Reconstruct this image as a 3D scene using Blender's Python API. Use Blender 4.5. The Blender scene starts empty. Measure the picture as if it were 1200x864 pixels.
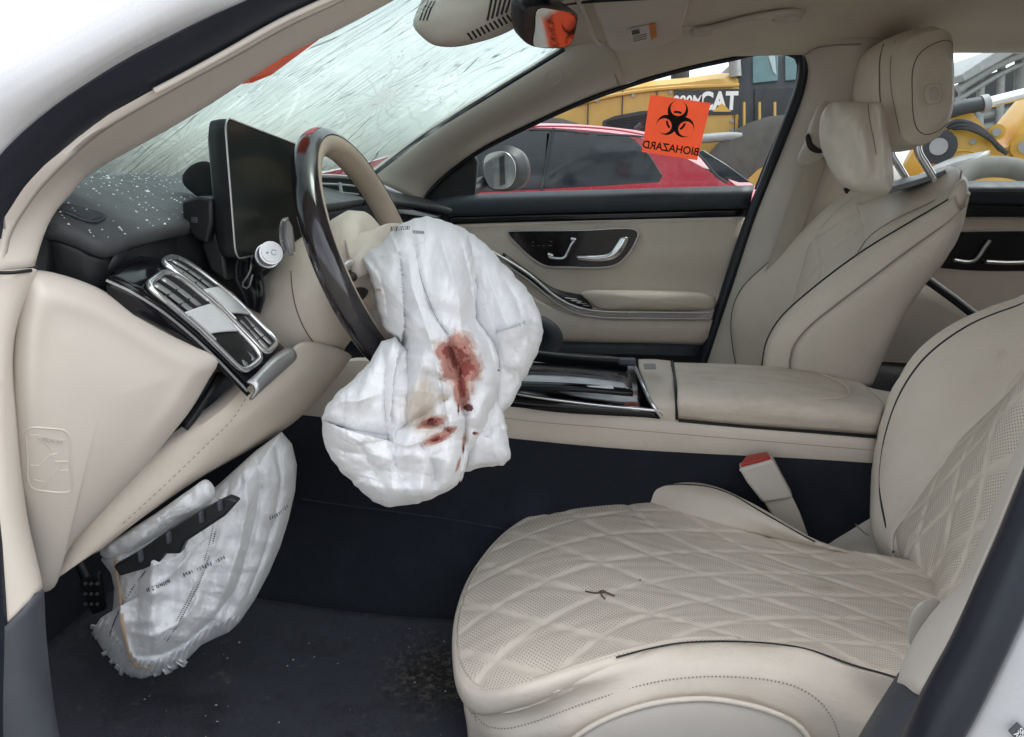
import bpy, bmesh, math, random
import numpy as np
from mathutils import Vector, Matrix, noise as mnoise

random.seed(7); np.random.seed(7)
scene = bpy.context.scene
COL = scene.collection
R = math.radians

# ------------------------------------------------------------------ camera
# world axes = car axes: +X rearwards, +Y towards the passenger side, +Z up, z=0 the ground
FPX = 902.0                                   # focal length in pixels of a 1200 x 864 picture
PITCH = math.atan((432 - 217) / FPX)
YAW = math.atan((707 - 600) / FPX * math.cos(PITCH))
CAM = Vector((0, 0, 1.04))
FW = Vector((-math.sin(YAW) * math.cos(PITCH), math.cos(YAW) * math.cos(PITCH), -math.sin(PITCH)))
RT = Vector((math.cos(YAW), math.sin(YAW), 0))
UP = RT.cross(FW)
cam_d = bpy.data.cameras.new('camera'); cam = bpy.data.objects.new('camera', cam_d); COL.objects.link(cam)
cam_d.sensor_width = 36; cam_d.lens = FPX / 1200 * 36; cam_d.clip_start = .02; cam_d.clip_end = 3000
m = Matrix((RT, UP, -FW)).transposed().to_4x4(); m.translation = CAM
cam.matrix_world = m
scene.camera = cam

# ------------------------------------------------------------------ sky and sun (bright overcast)
SUN_EL, SUN_AZ = 58, 75
world = bpy.data.worlds.new('World'); scene.world = world; world.use_nodes = True
wn, wl = world.node_tree.nodes, world.node_tree.links
wn.clear()
wo = wn.new('ShaderNodeOutputWorld'); bg = wn.new('ShaderNodeBackground')
sky = wn.new('ShaderNodeTexSky'); sky.sky_type = 'NISHITA'; sky.sun_disc = False
sky.sun_elevation = R(SUN_EL); sky.sun_rotation = R(SUN_AZ); sky.dust_density = 3.0; sky.air_density = 1.0
hs = wn.new('ShaderNodeHueSaturation'); hs.inputs['Saturation'].default_value = .25
cl = wn.new('ShaderNodeTexNoise'); cl.inputs['Scale'].default_value = 2.2; cl.inputs['Detail'].default_value = 7
cl.inputs['Roughness'].default_value = .55
tc = wn.new('ShaderNodeTexCoord')
mp = wn.new('ShaderNodeMapping'); mp.inputs['Scale'].default_value = (1, 1, 2.6)
rmp = wn.new('ShaderNodeValToRGB'); rmp.color_ramp.elements[0].position = .30; rmp.color_ramp.elements[1].position = .66
rmp.color_ramp.elements[0].color = (.66, .70, .74, 1); rmp.color_ramp.elements[1].color = (1.28, 1.28, 1.27, 1)
mixw = wn.new('ShaderNodeMix'); mixw.data_type = 'RGBA'; mixw.blend_type = 'MULTIPLY'; mixw.inputs['Factor'].default_value = 1
wl.new(tc.outputs['Generated'], mp.inputs['Vector']); wl.new(mp.outputs[0], cl.inputs['Vector'])
wl.new(cl.outputs['Fac'], rmp.inputs['Fac'])
wl.new(sky.outputs[0], hs.inputs['Color']); wl.new(hs.outputs[0], mixw.inputs['A']); wl.new(rmp.outputs[0], mixw.inputs['B'])
wl.new(mixw.outputs['Result'], bg.inputs['Color']); bg.inputs['Strength'].default_value = .15
wl.new(bg.outputs[0], wo.inputs['Surface'])

sun_d = bpy.data.lights.new('sun', 'SUN'); sun = bpy.data.objects.new('sun', sun_d); COL.objects.link(sun)
sun_d.energy = .6; sun_d.angle = R(24); sun_d.color = (1, .97, .93)
_el, _az = R(SUN_EL), R(SUN_AZ)
sd = Vector((math.sin(_az) * math.cos(_el), math.cos(_az) * math.cos(_el), math.sin(_el)))
sun.rotation_euler = sd.to_track_quat('Z', 'Y').to_euler()
sun.location = (0, -8, 12)

scene.view_settings.view_transform = 'Standard'; scene.view_settings.look = 'None'
scene.view_settings.exposure = 1.63; scene.view_settings.gamma = 1
scene.render.engine = 'CYCLES'
scene.cycles.max_bounces = 12; scene.cycles.diffuse_bounces = 6; scene.cycles.transparent_max_bounces = 16
scene.cycles.use_denoising = True

# ------------------------------------------------------------------ placing helpers
def ray(x, y): return FW + RT * ((x - 600) / FPX) + UP * ((432 - y) / FPX)
def P(x, y, Y):
    d = ray(x, y); return CAM + d * (Y / d.y)
def PZ(x, y, Z):
    d = ray(x, y); return CAM + d * ((Z - CAM.z) / d.z)
def PX(x, y, X):
    d = ray(x, y); return CAM + d * (X / d.x)
def PP(lst, Y=None): return [P(a[0], a[1], a[2] if len(a) > 2 else Y) for a in lst]

def spline(pts, n, closed=False, dense=14):
    """points resampled to n, evenly along a smooth (chordal Catmull-Rom) curve through them"""
    p = np.array([tuple(q) for q in pts], float)
    if closed: p = np.vstack([p[-1], p, p[0], p[1]])
    elif len(p) == 2:
        return [Vector(p[0] + (p[1] - p[0]) * t) for t in np.linspace(0, 1, n)]
    else: p = np.vstack([2 * p[0] - p[1], p, 2 * p[-1] - p[-2]])
    out = []
    for i in range(1, len(p) - 2):
        p0, p1, p2, p3 = p[i - 1:i + 3]
        d = [max(np.linalg.norm(b - a) ** .5, 1e-5) for a, b in ((p0, p1), (p1, p2), (p2, p3))]
        t1 = d[0]; t2 = t1 + d[1]; t3 = t2 + d[2]
        for t in np.linspace(t1, t2, dense, endpoint=False):
            A1 = (t1 - t) / t1 * p0 + t / t1 * p1
            A2 = (t2 - t) / (t2 - t1) * p1 + (t - t1) / (t2 - t1) * p2
            A3 = (t3 - t) / (t3 - t2) * p2 + (t - t2) / (t3 - t2) * p3
            B1 = (t2 - t) / t2 * A1 + t / t2 * A2
            B2 = (t3 - t) / (t3 - t1) * A2 + (t - t1) / (t3 - t1) * A3
            out.append((t2 - t) / (t2 - t1) * B1 + (t - t1) / (t2 - t1) * B2)
    out.append(p[-2])
    out = np.array(out)
    s = np.concatenate([[0], np.cumsum(np.linalg.norm(np.diff(out, axis=0), axis=1))])
    q = np.linspace(0, s[-1], n + 1)[:-1] if closed else np.linspace(0, s[-1], n)
    return [Vector([np.interp(v, s, out[:, k]) for k in range(out.shape[1])]) for v in q]

def thing(name, label, cat, loc=(0, 0, 0), group=None):
    o = bpy.data.objects.new(name, None); COL.objects.link(o); o.location = loc; o.empty_display_size = .05
    o['label'] = label; o['category'] = cat
    if group: o['group'] = group
    return o
def tag(o, label, cat, group=None, kind=None):
    if label: o['label'] = label
    if cat: o['category'] = cat
    if group: o['group'] = group
    if kind: o['kind'] = kind
    return o
def attach(o, parent):
    if parent is None: return o
    o.parent = parent
    mw = Matrix.Identity(4); q = parent
    while q is not None:
        mw = (q.matrix_parent_inverse @ q.matrix_basis if q.parent else q.matrix_basis) @ mw; q = q.parent
    o.matrix_parent_inverse = mw.inverted()
    return o
def link(name, me, mat, parent=None, sharp=40, smooth=True):
    o = bpy.data.objects.new(name, me); COL.objects.link(o)
    if mat: me.materials.append(mat)
    if smooth:
        me.polygons.foreach_set('use_smooth', [True] * len(me.polygons))
        if sharp: me.set_sharp_from_angle(angle=R(sharp))
    return attach(o, parent)
def meshobj(name, v, f, mat, parent=None, sharp=40, smooth=True):
    me = bpy.data.meshes.new(name); me.from_pydata([tuple(p) for p in v], [], f); me.update()
    return link(name, me, mat, parent, sharp, smooth)
def bm_obj(name, bm, mat, parent=None, sharp=40, smooth=True):
    me = bpy.data.meshes.new(name); bm.to_mesh(me); bm.free()
    return link(name, me, mat, parent, sharp, smooth)
def bevel(o, w, seg=2, ang=30):
    b = o.modifiers.new('bevel', 'BEVEL'); b.width = w; b.segments = seg; b.limit_method = 'ANGLE'; b.angle_limit = R(ang)
    b.harden_normals = False
    return o
def solid(o, t, off=-1):
    s = o.modifiers.new('thickness', 'SOLIDIFY'); s.thickness = t; s.offset = off; s.use_even_offset = False
    return o

def loft_grid(rows, nu, nv):
    a = [spline(r, nu) for r in rows]
    if len(rows) == nv: return a
    cols = [spline([a[j][i] for j in range(len(a))], nv) for i in range(nu)]
    return [[cols[i][j] for i in range(nu)] for j in range(nv)]
def grid_normals(g):
    A = np.array([[tuple(p) for p in r] for r in g])
    du = np.gradient(A, axis=1); dv = np.gradient(A, axis=0)
    n = np.cross(du, dv); n /= np.maximum(np.linalg.norm(n, axis=2, keepdims=True), 1e-9)
    return A, n
def loft(name, rows, mat, parent=None, nu=24, nv=12, thick=.006, disp=None, face=None, sharp=50, attr=None, up=None):
    """a smooth sheet through rows of points, with real thickness behind it.
    disp(a, b) -> height along the normal, a and b in metres along and across the sheet"""
    g = loft_grid(rows, nu, nv)
    A, n = grid_normals(g)
    look = np.array(tuple(face if face is not None else CAM)) - A
    flip = float((n * look).sum()) < 0
    if up is not None: flip = float((n * np.array(up)).sum()) < 0
    if flip: n = -n
    La = np.linalg.norm(np.diff(A, axis=1), axis=2); Lb = np.linalg.norm(np.diff(A, axis=0), axis=2)
    ua = np.concatenate([[0], np.cumsum(La.mean(0))]); vb = np.concatenate([[0], np.cumsum(Lb.mean(1))])
    at = {}
    if disp is not None:
        U, V = np.meshgrid(ua, vb)
        h = disp(U, V, A) if disp.__code__.co_argcount == 3 else disp(U, V)
        if isinstance(h, tuple): h, at = h
        A = A + n * h[..., None]
    nvv, nuu = A.shape[:2]
    f = []
    for j in range(nvv - 1):
        for i in range(nuu - 1):
            q = (j * nuu + i, j * nuu + i + 1, (j + 1) * nuu + i + 1, (j + 1) * nuu + i)
            f.append(q[::-1] if flip else q)
    me = bpy.data.meshes.new(name); me.from_pydata(A.reshape(-1, 3).tolist(), [], f); me.update()
    uv = me.uv_layers.new(name='UVMap')
    vi = np.zeros(len(me.loops), dtype=np.int32); me.loops.foreach_get('vertex_index', vi)
    UVv = np.stack(np.meshgrid(ua, vb), -1).reshape(-1, 2)
    uv.data.foreach_set('uv', UVv[vi].ravel())
    for k, val in at.items():
        me.attributes.new(k, 'FLOAT', 'POINT').data.foreach_set('value', val.ravel())
    o = link(name, me, mat, parent, sharp)
    if thick: solid(o, thick)
    return o

def frames(pts, closed=False):
    n = len(pts); T = []
    for i in range(n):
        a = pts[(i - 1) % n] if closed or i > 0 else pts[i]; b = pts[(i + 1) % n] if closed or i < n - 1 else pts[i]
        T.append((b - a).normalized())
    ref = Vector((0, 0, 1)) if abs(T[0].z) < .9 else Vector((1, 0, 0))
    N = [(ref - T[0] * ref.dot(T[0])).normalized()]
    for i in range(1, n):
        q = N[-1] - T[i] * N[-1].dot(T[i])
        N.append(q.normalized() if q.length > 1e-6 else N[-1])
    return T, N
def tube_vf(pts, r, k=8, closed=False, flat=1.0, base=0, upv=None):
    T, N = frames(pts, closed)
    v, f = [], []
    n = len(pts)
    for i, p in enumerate(pts):
        rr = r[i] if hasattr(r, '__len__') else r
        nn = N[i]
        if upv is not None:
            q = Vector(upv) - T[i] * Vector(upv).dot(T[i]); nn = q.normalized()
        B = T[i].cross(nn)
        for j in range(k):
            a = 2 * math.pi * j / k
            v.append(p + nn * (math.cos(a) * rr * flat) + B * (math.sin(a) * rr))
    for i in range(n if closed else n - 1):
        for j in range(k):
            a = base + i * k; b = base + ((i + 1) % n) * k
            f.append((a + j, a + (j + 1) % k, b + (j + 1) % k, b + j))
    if not closed:
        f.append(tuple(base + j for j in range(k))[::-1]); f.append(tuple(base + (n - 1) * k + j for j in range(k)))
    return v, f
def tube(name, pts, r, mat, parent=None, n=None, k=8, closed=False, flat=1.0, upv=None, sharp=50):
    pts = spline(pts, n, closed) if n else [Vector(p) for p in pts]
    v, f = tube_vf(pts, r, k, closed, flat, 0, upv)
    o = meshobj(name, v, f, mat, parent, sharp)
    fix_normals(o); return o
def fix_normals(o):
    bm = bmesh.new(); bm.from_mesh(o.data); bmesh.ops.recalc_face_normals(bm, faces=bm.faces); bm.to_mesh(o.data); bm.free()
    return o
def tubes(name, paths, r, mat, parent=None, n=None, k=6, closed=False):
    V, F = [], []
    for pth in paths:
        pts = spline(pth, n, closed) if n else [Vector(p) for p in pth]
        v, f = tube_vf(pts, r, k, closed, 1.0, len(V)); V += v; F += f
    return fix_normals(meshobj(name, V, F, mat, parent, 50))

def plate(name, pts, ext, mat, parent=None, bev=.003, seg=2, smooth_n=None):
    """outline pts (3D) filled and given thickness along ext"""
    pts = spline(pts, smooth_n, True) if smooth_n else [Vector(p) for p in pts]
    bm = bmesh.new()
    vs = [bm.verts.new(p) for p in pts]
    fc = bm.faces.new(vs)
    r = bmesh.ops.extrude_face_region(bm, geom=[fc])
    bmesh.ops.translate(bm, verts=[e for e in r['geom'] if isinstance(e, bmesh.types.BMVert)], vec=Vector(ext))
    bmesh.ops.recalc_face_normals(bm, faces=bm.faces)
    o = bm_obj(name, bm, mat, parent, 30)
    if bev: bevel(o, bev, seg)
    return o
def box(name, c, s, mat, parent=None, bev=.004, rot=None, seg=2):
    bm = bmesh.new(); bmesh.ops.create_cube(bm, size=1)
    bmesh.ops.scale(bm, verts=bm.verts, vec=Vector(s))
    if rot: bmesh.ops.rotate(bm, verts=bm.verts, cent=(0, 0, 0), matrix=rot if isinstance(rot, Matrix) else Matrix.Rotation(rot, 3, 'Z'))
    bmesh.ops.translate(bm, verts=bm.verts, vec=Vector(c))
    o = bm_obj(name, bm, mat, parent, 30)
    if bev: bevel(o, bev, seg)
    return o
def rings(name, ring_list, mat, parent=None, cap=True, sharp=50):
    """closed rings of equal length joined one to the next"""
    k = len(ring_list[0]); V = [p for r in ring_list for p in r]; F = []
    for i in range(len(ring_list) - 1):
        for j in range(k):
            F.append((i * k + j, i * k + (j + 1) % k, (i + 1) * k + (j + 1) % k, (i + 1) * k + j))
    if cap:
        F.append(tuple(range(k))[::-1]); b = (len(ring_list) - 1) * k; F.append(tuple(b + j for j in range(k)))
    return fix_normals(meshobj(name, V, F, mat, parent, sharp))
def slab(name, prof, y0, y1, mat, parent=None, rnd=.02, n=56, bulge=0, steps=6, axis=Vector((0, 1, 0))):
    """a profile (closed loop of 3D points at y0) carried across to y1 with rounded ends, like an upholstered block"""
    pr = spline(prof, n, True); c = sum(pr, Vector()) / n
    size = max((p - c).length for p in pr)
    L = y1 - y0; rl = []
    st = []
    for i in range(steps + 1):
        a = math.pi / 2 * i / steps
        st.append((rnd * (1 - math.sin(a)), 1 - (1 - math.cos(math.pi / 2 - a)) * rnd / size * 1.0 - rnd / size * (1 - math.sin(a)) * 0.0))
    st = [(rnd * (1 - math.sin(math.pi / 2 * i / steps)), 1 - rnd / size * (1 - math.cos(math.pi / 2 * (1 - i / steps)))) for i in range(steps + 1)]
    st[0] = (rnd, st[0][1])
    seq = [(rnd - d, s) for d, s in st]
    for d, s in seq: rl.append([c + (p - c) * s + axis * d for p in pr])
    for t in (.25, .5, .75):
        rl.append([c + (p - c) * (1 + bulge * math.sin(math.pi * t)) + axis * (rnd + (L - 2 * rnd) * t) for p in pr])
    for d, s in seq[::-1]: rl.append([c + (p - c) * s + axis * (L - d) for p in pr])
    return rings(name, rl, mat, parent)

def polyline(pts, n):
    p = np.array([tuple(q) for q in pts] + [tuple(pts[0])], float)
    s = np.concatenate([[0], np.cumsum(np.linalg.norm(np.diff(p, axis=0), axis=1))])
    return [Vector([np.interp(v, s, p[:, k]) for k in range(3)]) for v in np.linspace(0, s[-1], n + 1)[:-1]]
def puff(name, outline, Yf, h, mat, parent=None, n=72, nr=9, prof=.6, back=.02, disp=None, center=None, sharp=60, attrs=None, straight=False):
    """a stuffed shape: outline (picture positions at depth Yf) domed towards the doorway by h and closed behind"""
    o = polyline([(a[0], a[1], 0) for a in outline], n) if straight else spline([(a[0], a[1], 0) for a in outline], n, True)
    c = Vector(center + (0,)) if center else sum(o, Vector()) / n
    V, F, px = [], [], []
    def add(q, Y): V.append(P(q.x, q.y, Y)); px.append((q.x, q.y))
    yf = Yf if callable(Yf) else (lambda x, y: Yf)
    for j in range(nr):
        t = j / nr; s = 1 - t
        s = math.cos(t * math.pi / 2) if prof < 1 else 1 - t
        hh = h * math.sin(t * math.pi / 2) ** (prof * 2) if prof < 1 else h * (1 - s ** prof)
        for q in o:
            w = c + (q - c) * s
            add(w, yf(w.x, w.y) - hh - (disp(w.x, w.y, s) if disp else 0))
    add(c, yf(c.x, c.y) - h - (disp(c.x, c.y, 0) if disp else 0)); top = len(V) - 1
    for j in range(nr - 1):
        for i in range(n):
            F.append((j * n + i, j * n + (i + 1) % n, (j + 1) * n + (i + 1) % n, (j + 1) * n + i))
    for i in range(n): F.append(((nr - 1) * n + i, (nr - 1) * n + (i + 1) % n, top))
    b0 = len(V); nb = 4
    for j in range(1, nb + 1):
        s = math.cos(j / (nb + 1) * math.pi / 2)
        for q in o:
            w = c + (q - c) * s; add(w, yf(w.x, w.y) + back * math.sin(j / (nb + 1) * math.pi / 2))
    add(c, yf(c.x, c.y) + back); bot = len(V) - 1
    for j in range(nb):
        a = 0 if j == 0 else b0 + (j - 1) * n; b = b0 + j * n
        for i in range(n): F.append((a + i, b + i, b + (i + 1) % n, a + (i + 1) % n))
    for i in range(n): F.append((b0 + (nb - 1) * n + i, bot, b0 + (nb - 1) * n + (i + 1) % n))
    ob = meshobj(name, V, F, mat, parent, sharp)
    fix_normals(ob)
    if attrs:
        for k, fn in attrs.items():
            ob.data.attributes.new(k, 'FLOAT', 'POINT').data.foreach_set('value', [fn(*q) for q in px])
    return ob

def text_mesh(name, s, origin, xdir, ydir, size, mat, parent=None, mirror=False, bold=0.0, ext=.0006, align='CENTER', xs=1.0):
    cu = bpy.data.curves.new(name, 'FONT'); cu.body = s; cu.size = size; cu.align_x = align; cu.align_y = 'CENTER'; cu.offset = bold; cu.extrude = ext
    t = bpy.data.objects.new(name + '_tmp', cu); COL.objects.link(t)
    dg = bpy.context.evaluated_depsgraph_get(); me = bpy.data.meshes.new_from_object(t.evaluated_get(dg))
    bpy.data.objects.remove(t)
    x = Vector(xdir).normalized(); y = Vector(ydir).normalized(); z = x.cross(y)
    for v in me.vertices:
        c = v.co.copy(); cx = (-c.x if mirror else c.x) * xs
        v.co = Vector(origin) + x * cx + y * c.y + z * c.z
    me.name = name
    o = link(name, me, mat, parent, 0, False); fix_normals(o); return o

from mathutils.bvhtree import BVHTree
def CAST(*objs):
    bvs = [BVHTree.FromPolygons([v.co.copy() for v in o.data.vertices], [tuple(p.vertices) for p in o.data.polygons]) for o in objs]
    def cast(x, y, lift=.001, Y=None):
        d = ray(x, y).normalized(); best = None
        for b in bvs:
            h = b.ray_cast(CAM, d)
            if h[0] and (best is None or h[3] < best[1]): best = (h[0], h[3])
        if best: return best[0] - d * lift
        return P(x, y, Y) if Y else None
    return cast
# ------------------------------------------------------------------ materials
class NT:
    def __init__(s, name):
        s.m = bpy.data.materials.new(name); s.m.use_nodes = True; s.t = s.m.node_tree
        s.b = s.t.nodes['Principled BSDF']; s.out = s.t.nodes['Material Output']
    def n(s, t, **k):
        q = s.t.nodes.new(t)
        for a, v in k.items():
            if a in q.inputs: q.inputs[a].default_value = v
            else: setattr(q, a, v)
        return q
    def l(s, a, b): s.t.links.new(a, b)
    def noise(s, vec, scale, detail=3, rough=.5):
        q = s.n('ShaderNodeTexNoise'); q.inputs['Scale'].default_value = scale; q.inputs['Detail'].default_value = detail
        q.inputs['Roughness'].default_value = rough
        if vec: s.l(vec, q.inputs['Vector'])
        return q.outputs['Fac']
    def ramp(s, fac, p0, c0, p1, c1):
        q = s.n('ShaderNodeValToRGB'); e = q.color_ramp.elements
        e[0].position, e[1].position = p0, p1
        g = lambda c: (c, c, c, 1) if not hasattr(c, '__len__') else (*c, 1)
        e[0].color, e[1].color = g(c0), g(c1); s.l(fac, q.inputs['Fac']); return q.outputs['Color']
    def mix(s, fac, a, b, mode='MIX'):
        q = s.n('ShaderNodeMix', data_type='RGBA', blend_type=mode)
        for key, v in (('Factor', fac), ('A', a), ('B', b)):
            if isinstance(v, (int, float)) and key == 'Factor': q.inputs[key].default_value = v
            elif hasattr(v, 'is_linked') or isinstance(v, bpy.types.NodeSocket): s.l(v, q.inputs[key])
            else: q.inputs[key].default_value = (*v, 1) if hasattr(v, '__len__') else (v, v, v, 1)
        return q.outputs['Result']
    def math(s, op, a, b=None, clamp=False):
        q = s.n('ShaderNodeMath', operation=op); q.use_clamp = clamp
        for i, v in enumerate((a, b)):
            if v is None: continue
            if isinstance(v, (int, float)): q.inputs[i].default_value = v
            else: s.l(v, q.inputs[i])
        return q.outputs[0]
    def bump(s, h, strength=.3, dist=.001, normal=None):
        q = s.n('ShaderNodeBump'); q.inputs['Strength'].default_value = strength; q.inputs['Distance'].default_value = dist
        s.l(h, q.inputs['Height'])
        if normal: s.l(normal, q.inputs['Normal'])
        s.l(q.outputs[0], s.b.inputs['Normal']); return q.outputs[0]
    def coord(s, k='Object'): return s.n('ShaderNodeTexCoord').outputs[k]
    def mapping(s, vec, scale=(1, 1, 1), rot=(0, 0, 0), loc=(0, 0, 0)):
        q = s.n('ShaderNodeMapping'); q.inputs['Scale'].default_value = scale; q.inputs['Rotation'].default_value = rot; q.inputs['Location'].default_value = loc
        s.l(vec, q.inputs['Vector']); return q.outputs[0]
    def set(s, **k):
        for a, v in k.items():
            a = a.replace('_', ' ')
            s.b.inputs[a].default_value = (*v, 1) if hasattr(v, '__len__') else v
        return s

def leather(name, c, rough=.48, grain=.35, dirt=.12, var=.06, stain=0):
    t = NT(name); o = t.coord()
    big = t.noise(o, 5, 4, .6); mid = t.noise(o, 38, 5, .65)
    dark = tuple(x * (1 - var * 2) for x in c)
    col = t.mix(t.ramp(big, .35, 0, .7, 1), dark, c)
    spots = t.ramp(t.noise(o, 14, 6, .7), .60, 0, .74, 1)
    col = t.mix(t.math('MULTIPLY', spots, dirt), col, tuple(x * y for x, y in zip(c, (.62, .56, .46))))
    if stain:
        s2 = t.ramp(t.noise(t.mapping(o, (3, 9, 9)), 2.2, 6, .7), .47, 0, .64, 1)
        col = t.mix(t.math('MULTIPLY', s2, stain), col, (.34, .25, .14))
    t.l(col, t.b.inputs['Base Color'])
    r = t.ramp(mid, .3, rough - .08, .7, rough + .1); t.l(r, t.b.inputs['Roughness'])
    v = t.n('ShaderNodeTexVoronoi', feature='DISTANCE_TO_EDGE'); v.inputs['Scale'].default_value = 620; t.l(o, v.inputs['Vector'])
    h = t.math('ADD', t.ramp(v.outputs['Distance'], 0, 0, .25, 1), t.math('MULTIPLY', mid, .8))
    wr = t.math('ABSOLUTE', t.math('SUBTRACT', t.noise(t.mapping(o, (1, 1.6, 1.3), (.3, .2, .5)), 22, 4, .6), .5))
    b0 = t.bump(t.ramp(wr, 0, 0, .09, 1), .16, .0016)
    t.bump(h, grain, .0004, b0)
    t.set(Specular_IOR_Level=.42)
    return t.m
def plastic(name, c, rough=.5, grain=.2, scale=700, var=.15, spec=.5, coat=0, metal=0):
    t = NT(name); o = t.coord()
    col = t.mix(t.ramp(t.noise(o, 9, 5, .6), .3, 0, .75, 1), tuple(x * (1 - var) for x in c), c)
    t.l(col, t.b.inputs['Base Color'])
    t.l(t.ramp(t.noise(o, 24, 5, .65), .3, max(rough - .08, .02), .7, rough + .08), t.b.inputs['Roughness'])
    if grain: t.bump(t.noise(o, scale, 2), grain, .0004)
    t.set(Specular_IOR_Level=spec, Coat_Weight=coat, Metallic=metal)
    return t.m
def thin_glass(name, tint, refl=.06, dust=.03, dustc=(.6, .62, .6)):
    t = NT(name); t.t.nodes.remove(t.b)
    tr = t.n('ShaderNodeBsdfTransparent'); tr.inputs['Color'].default_value = (*tint, 1)
    gl = t.n('ShaderNodeBsdfGlossy'); gl.inputs['Roughness'].default_value = .02
    df = t.n('ShaderNodeBsdfDiffuse'); df.inputs['Color'].default_value = (*dustc, 1)
    fr = t.n('ShaderNodeFresnel'); fr.inputs['IOR'].default_value = 1.45
    m1 = t.n('ShaderNodeMixShader'); t.l(fr.outputs[0], m1.inputs[0]); t.l(tr.outputs[0], m1.inputs[1]); t.l(gl.outputs[0], m1.inputs[2])
    d = t.math('MULTIPLY', t.ramp(t.noise(t.coord(), 12, 6, .7), .3, .3, .8, 1), dust)
    m2 = t.n('ShaderNodeMixShader'); t.l(d, m2.inputs[0]); t.l(m1.outputs[0], m2.inputs[1]); t.l(df.outputs[0], m2.inputs[2])
    t.l(m2.outputs[0], t.out.inputs['Surface'])
    return t.m

CR = (.70, .625, .53)
M_LEATHER = leather('cream_leather', CR)
M_LEATHER2 = leather('cream_leather_worn', CR, stain=.28, dirt=.3)
M_CREAMPL = plastic('cream_moulded_plastic', (.565, .515, .455), .5, .25, 900, .07)
M_HEAD = plastic('cream_headliner_cloth', (.66, .60, .51), .85, .5, 1500, .08, .2)
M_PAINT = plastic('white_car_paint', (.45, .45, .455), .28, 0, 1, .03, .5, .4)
M_RUBBER = plastic('black_rubber_seal', (.014, .017, .027), .40, .25, 500, .3, .4)
M_DASH = plastic('black_dash_skin', (.068, .071, .076), .55, .6, 1100, .2, .4)
M_BLACK = plastic('black_plastic', (.012, .013, .015), .45, .2, 900, .3, .4)
M_GLOSS = plastic('piano_black', (.006, .006, .008), .13, 0, 1, .2, .30, .12)
M_GREYPL = plastic('dark_grey_sill_plastic', (.055, .06, .072), .55, .4, 800, .25, .4)
M_BELT = plastic('blue_grey_door_cap', (.040, .048, .060), .5, .4, 900, .2, .4)
M_CHROME = plastic('chrome_trim', (.78, .78, .79), .18, 0, 1, .05, .5, 0, .85)
M_SILVER = plastic('brushed_silver', (.50, .50, .50), .34, 0, 1, .1, .5, 0, .7)
M_SEAM = plastic('leather_seam_shadow', (.15, .125, .10), .7, 0, 1, .1)
M_STITCH = plastic('grey_thread', (.30, .26, .22), .8, 0, 1, .1)
M_PIPE = plastic('black_piping', (.012, .011, .011), .6, 0, 1, .1)
M_CARPET = None
def carpet(name, c):
    t = NT(name); o = t.coord()
    f = t.noise(o, 900, 2, .7); b = t.noise(o, 7, 5, .65)
    col = t.mix(t.ramp(f, .35, 0, .7, 1), tuple(x * .55 for x in c), tuple(x * 1.35 for x in c))
    col = t.mix(t.math('MULTIPLY', t.ramp(b, .52, 0, .72, 1), .35), col, tuple(x * 1.7 + .01 for x in c))
    t.l(col, t.b.inputs['Base Color']); t.set(Roughness=.9, Specular_IOR_Level=.25)
    t.bump(f, .8, .0015); return t.m
M_CARPET = carpet('blue_black_carpet', (.015, .018, .026))
M_MAT = carpet('floor_mat_pile', (.028, .031, .040))
M_GLASS = thin_glass('side_window_glass', (.86, .92, .90))
# ================================================================== SETTING: ground, yard
def gravel():
    t = NT('yard_gravel'); o = t.coord()
    col = t.mix(t.ramp(t.noise(o, 3, 6, .7), .35, 0, .7, 1), (.20, .18, .155), (.33, .31, .28))
    v = t.n('ShaderNodeTexVoronoi'); v.inputs['Scale'].default_value = 24; t.l(o, v.inputs['Vector'])
    col = t.mix(.35, col, v.outputs['Color'], 'SOFT_LIGHT')
    t.l(col, t.b.inputs['Base Color']); t.set(Roughness=.95); t.bump(v.outputs['Distance'], .6, .02); return t.m
gr = meshobj('ground', [(-900, -900, 0), (900, -900, 0), (900, 900, 0), (-900, 900, 0)], [(0, 1, 2, 3)], gravel(), None, 0, False)
gr['kind'] = 'structure'

# ================================================================== the car's own shell
BODY = thing('car_body', 'white car body with cream pillar trim around the open driver doorway', 'car', (0, 1.52, .3))

# --- near windscreen pillar: paint, seal, cream trim (rows run from the sill up the pillar and along the roof)
seal_u = [(-14, 900, .63), (-34, 760, .632), (-52, 600, .636), (-58, 450, .642), (-48, 330, .65), (-30, 235, .656), (0, 182, .665), (24, 157, .673), (60, 126, .684), (100, 98, .696), (150, 67, .713), (200, 41, .73), (240, 21, .744), (290, 0, .76), (390, -45, .79), (550, -95, .82), (800, -150, .83), (1100, -180, .82)]
seal_l = [(6, 900, .645), (0, 760, .648), (-10, 600, .655), (-16, 450, .662), (-12, 340, .670), (0, 275, .682), (20, 240, .692), (40, 214, .70), (70, 184, .71), (110, 150, .725), (160, 120, .742), (210, 92, .76), (270, 60, .78), (330, 26, .80), (385, 0, .818), (480, -45, .84), (620, -85, .86), (800, -110, .865), (1100, -130, .86)]
su, sl_ = spline(PP(seal_u), 60), spline(PP(seal_l), 60)
mid = [(a + b) / 2 + Vector((0, -.016, .004)) for a, b in zip(su, sl_)]
q1 = [a * .8 + b * .2 + Vector((0, -.012, .003)) for a, b in zip(su, sl_)]; q3 = [a * .25 + b * .75 + Vector((0, -.012, .002)) for a, b in zip(su, sl_)]
loft('door_seal', [[p + Vector((0, .012, 0)) for p in su], q1, mid, q3, [p + Vector((0, .012, 0)) for p in sl_]], M_RUBBER, BODY, 90, 14, .004)
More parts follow.
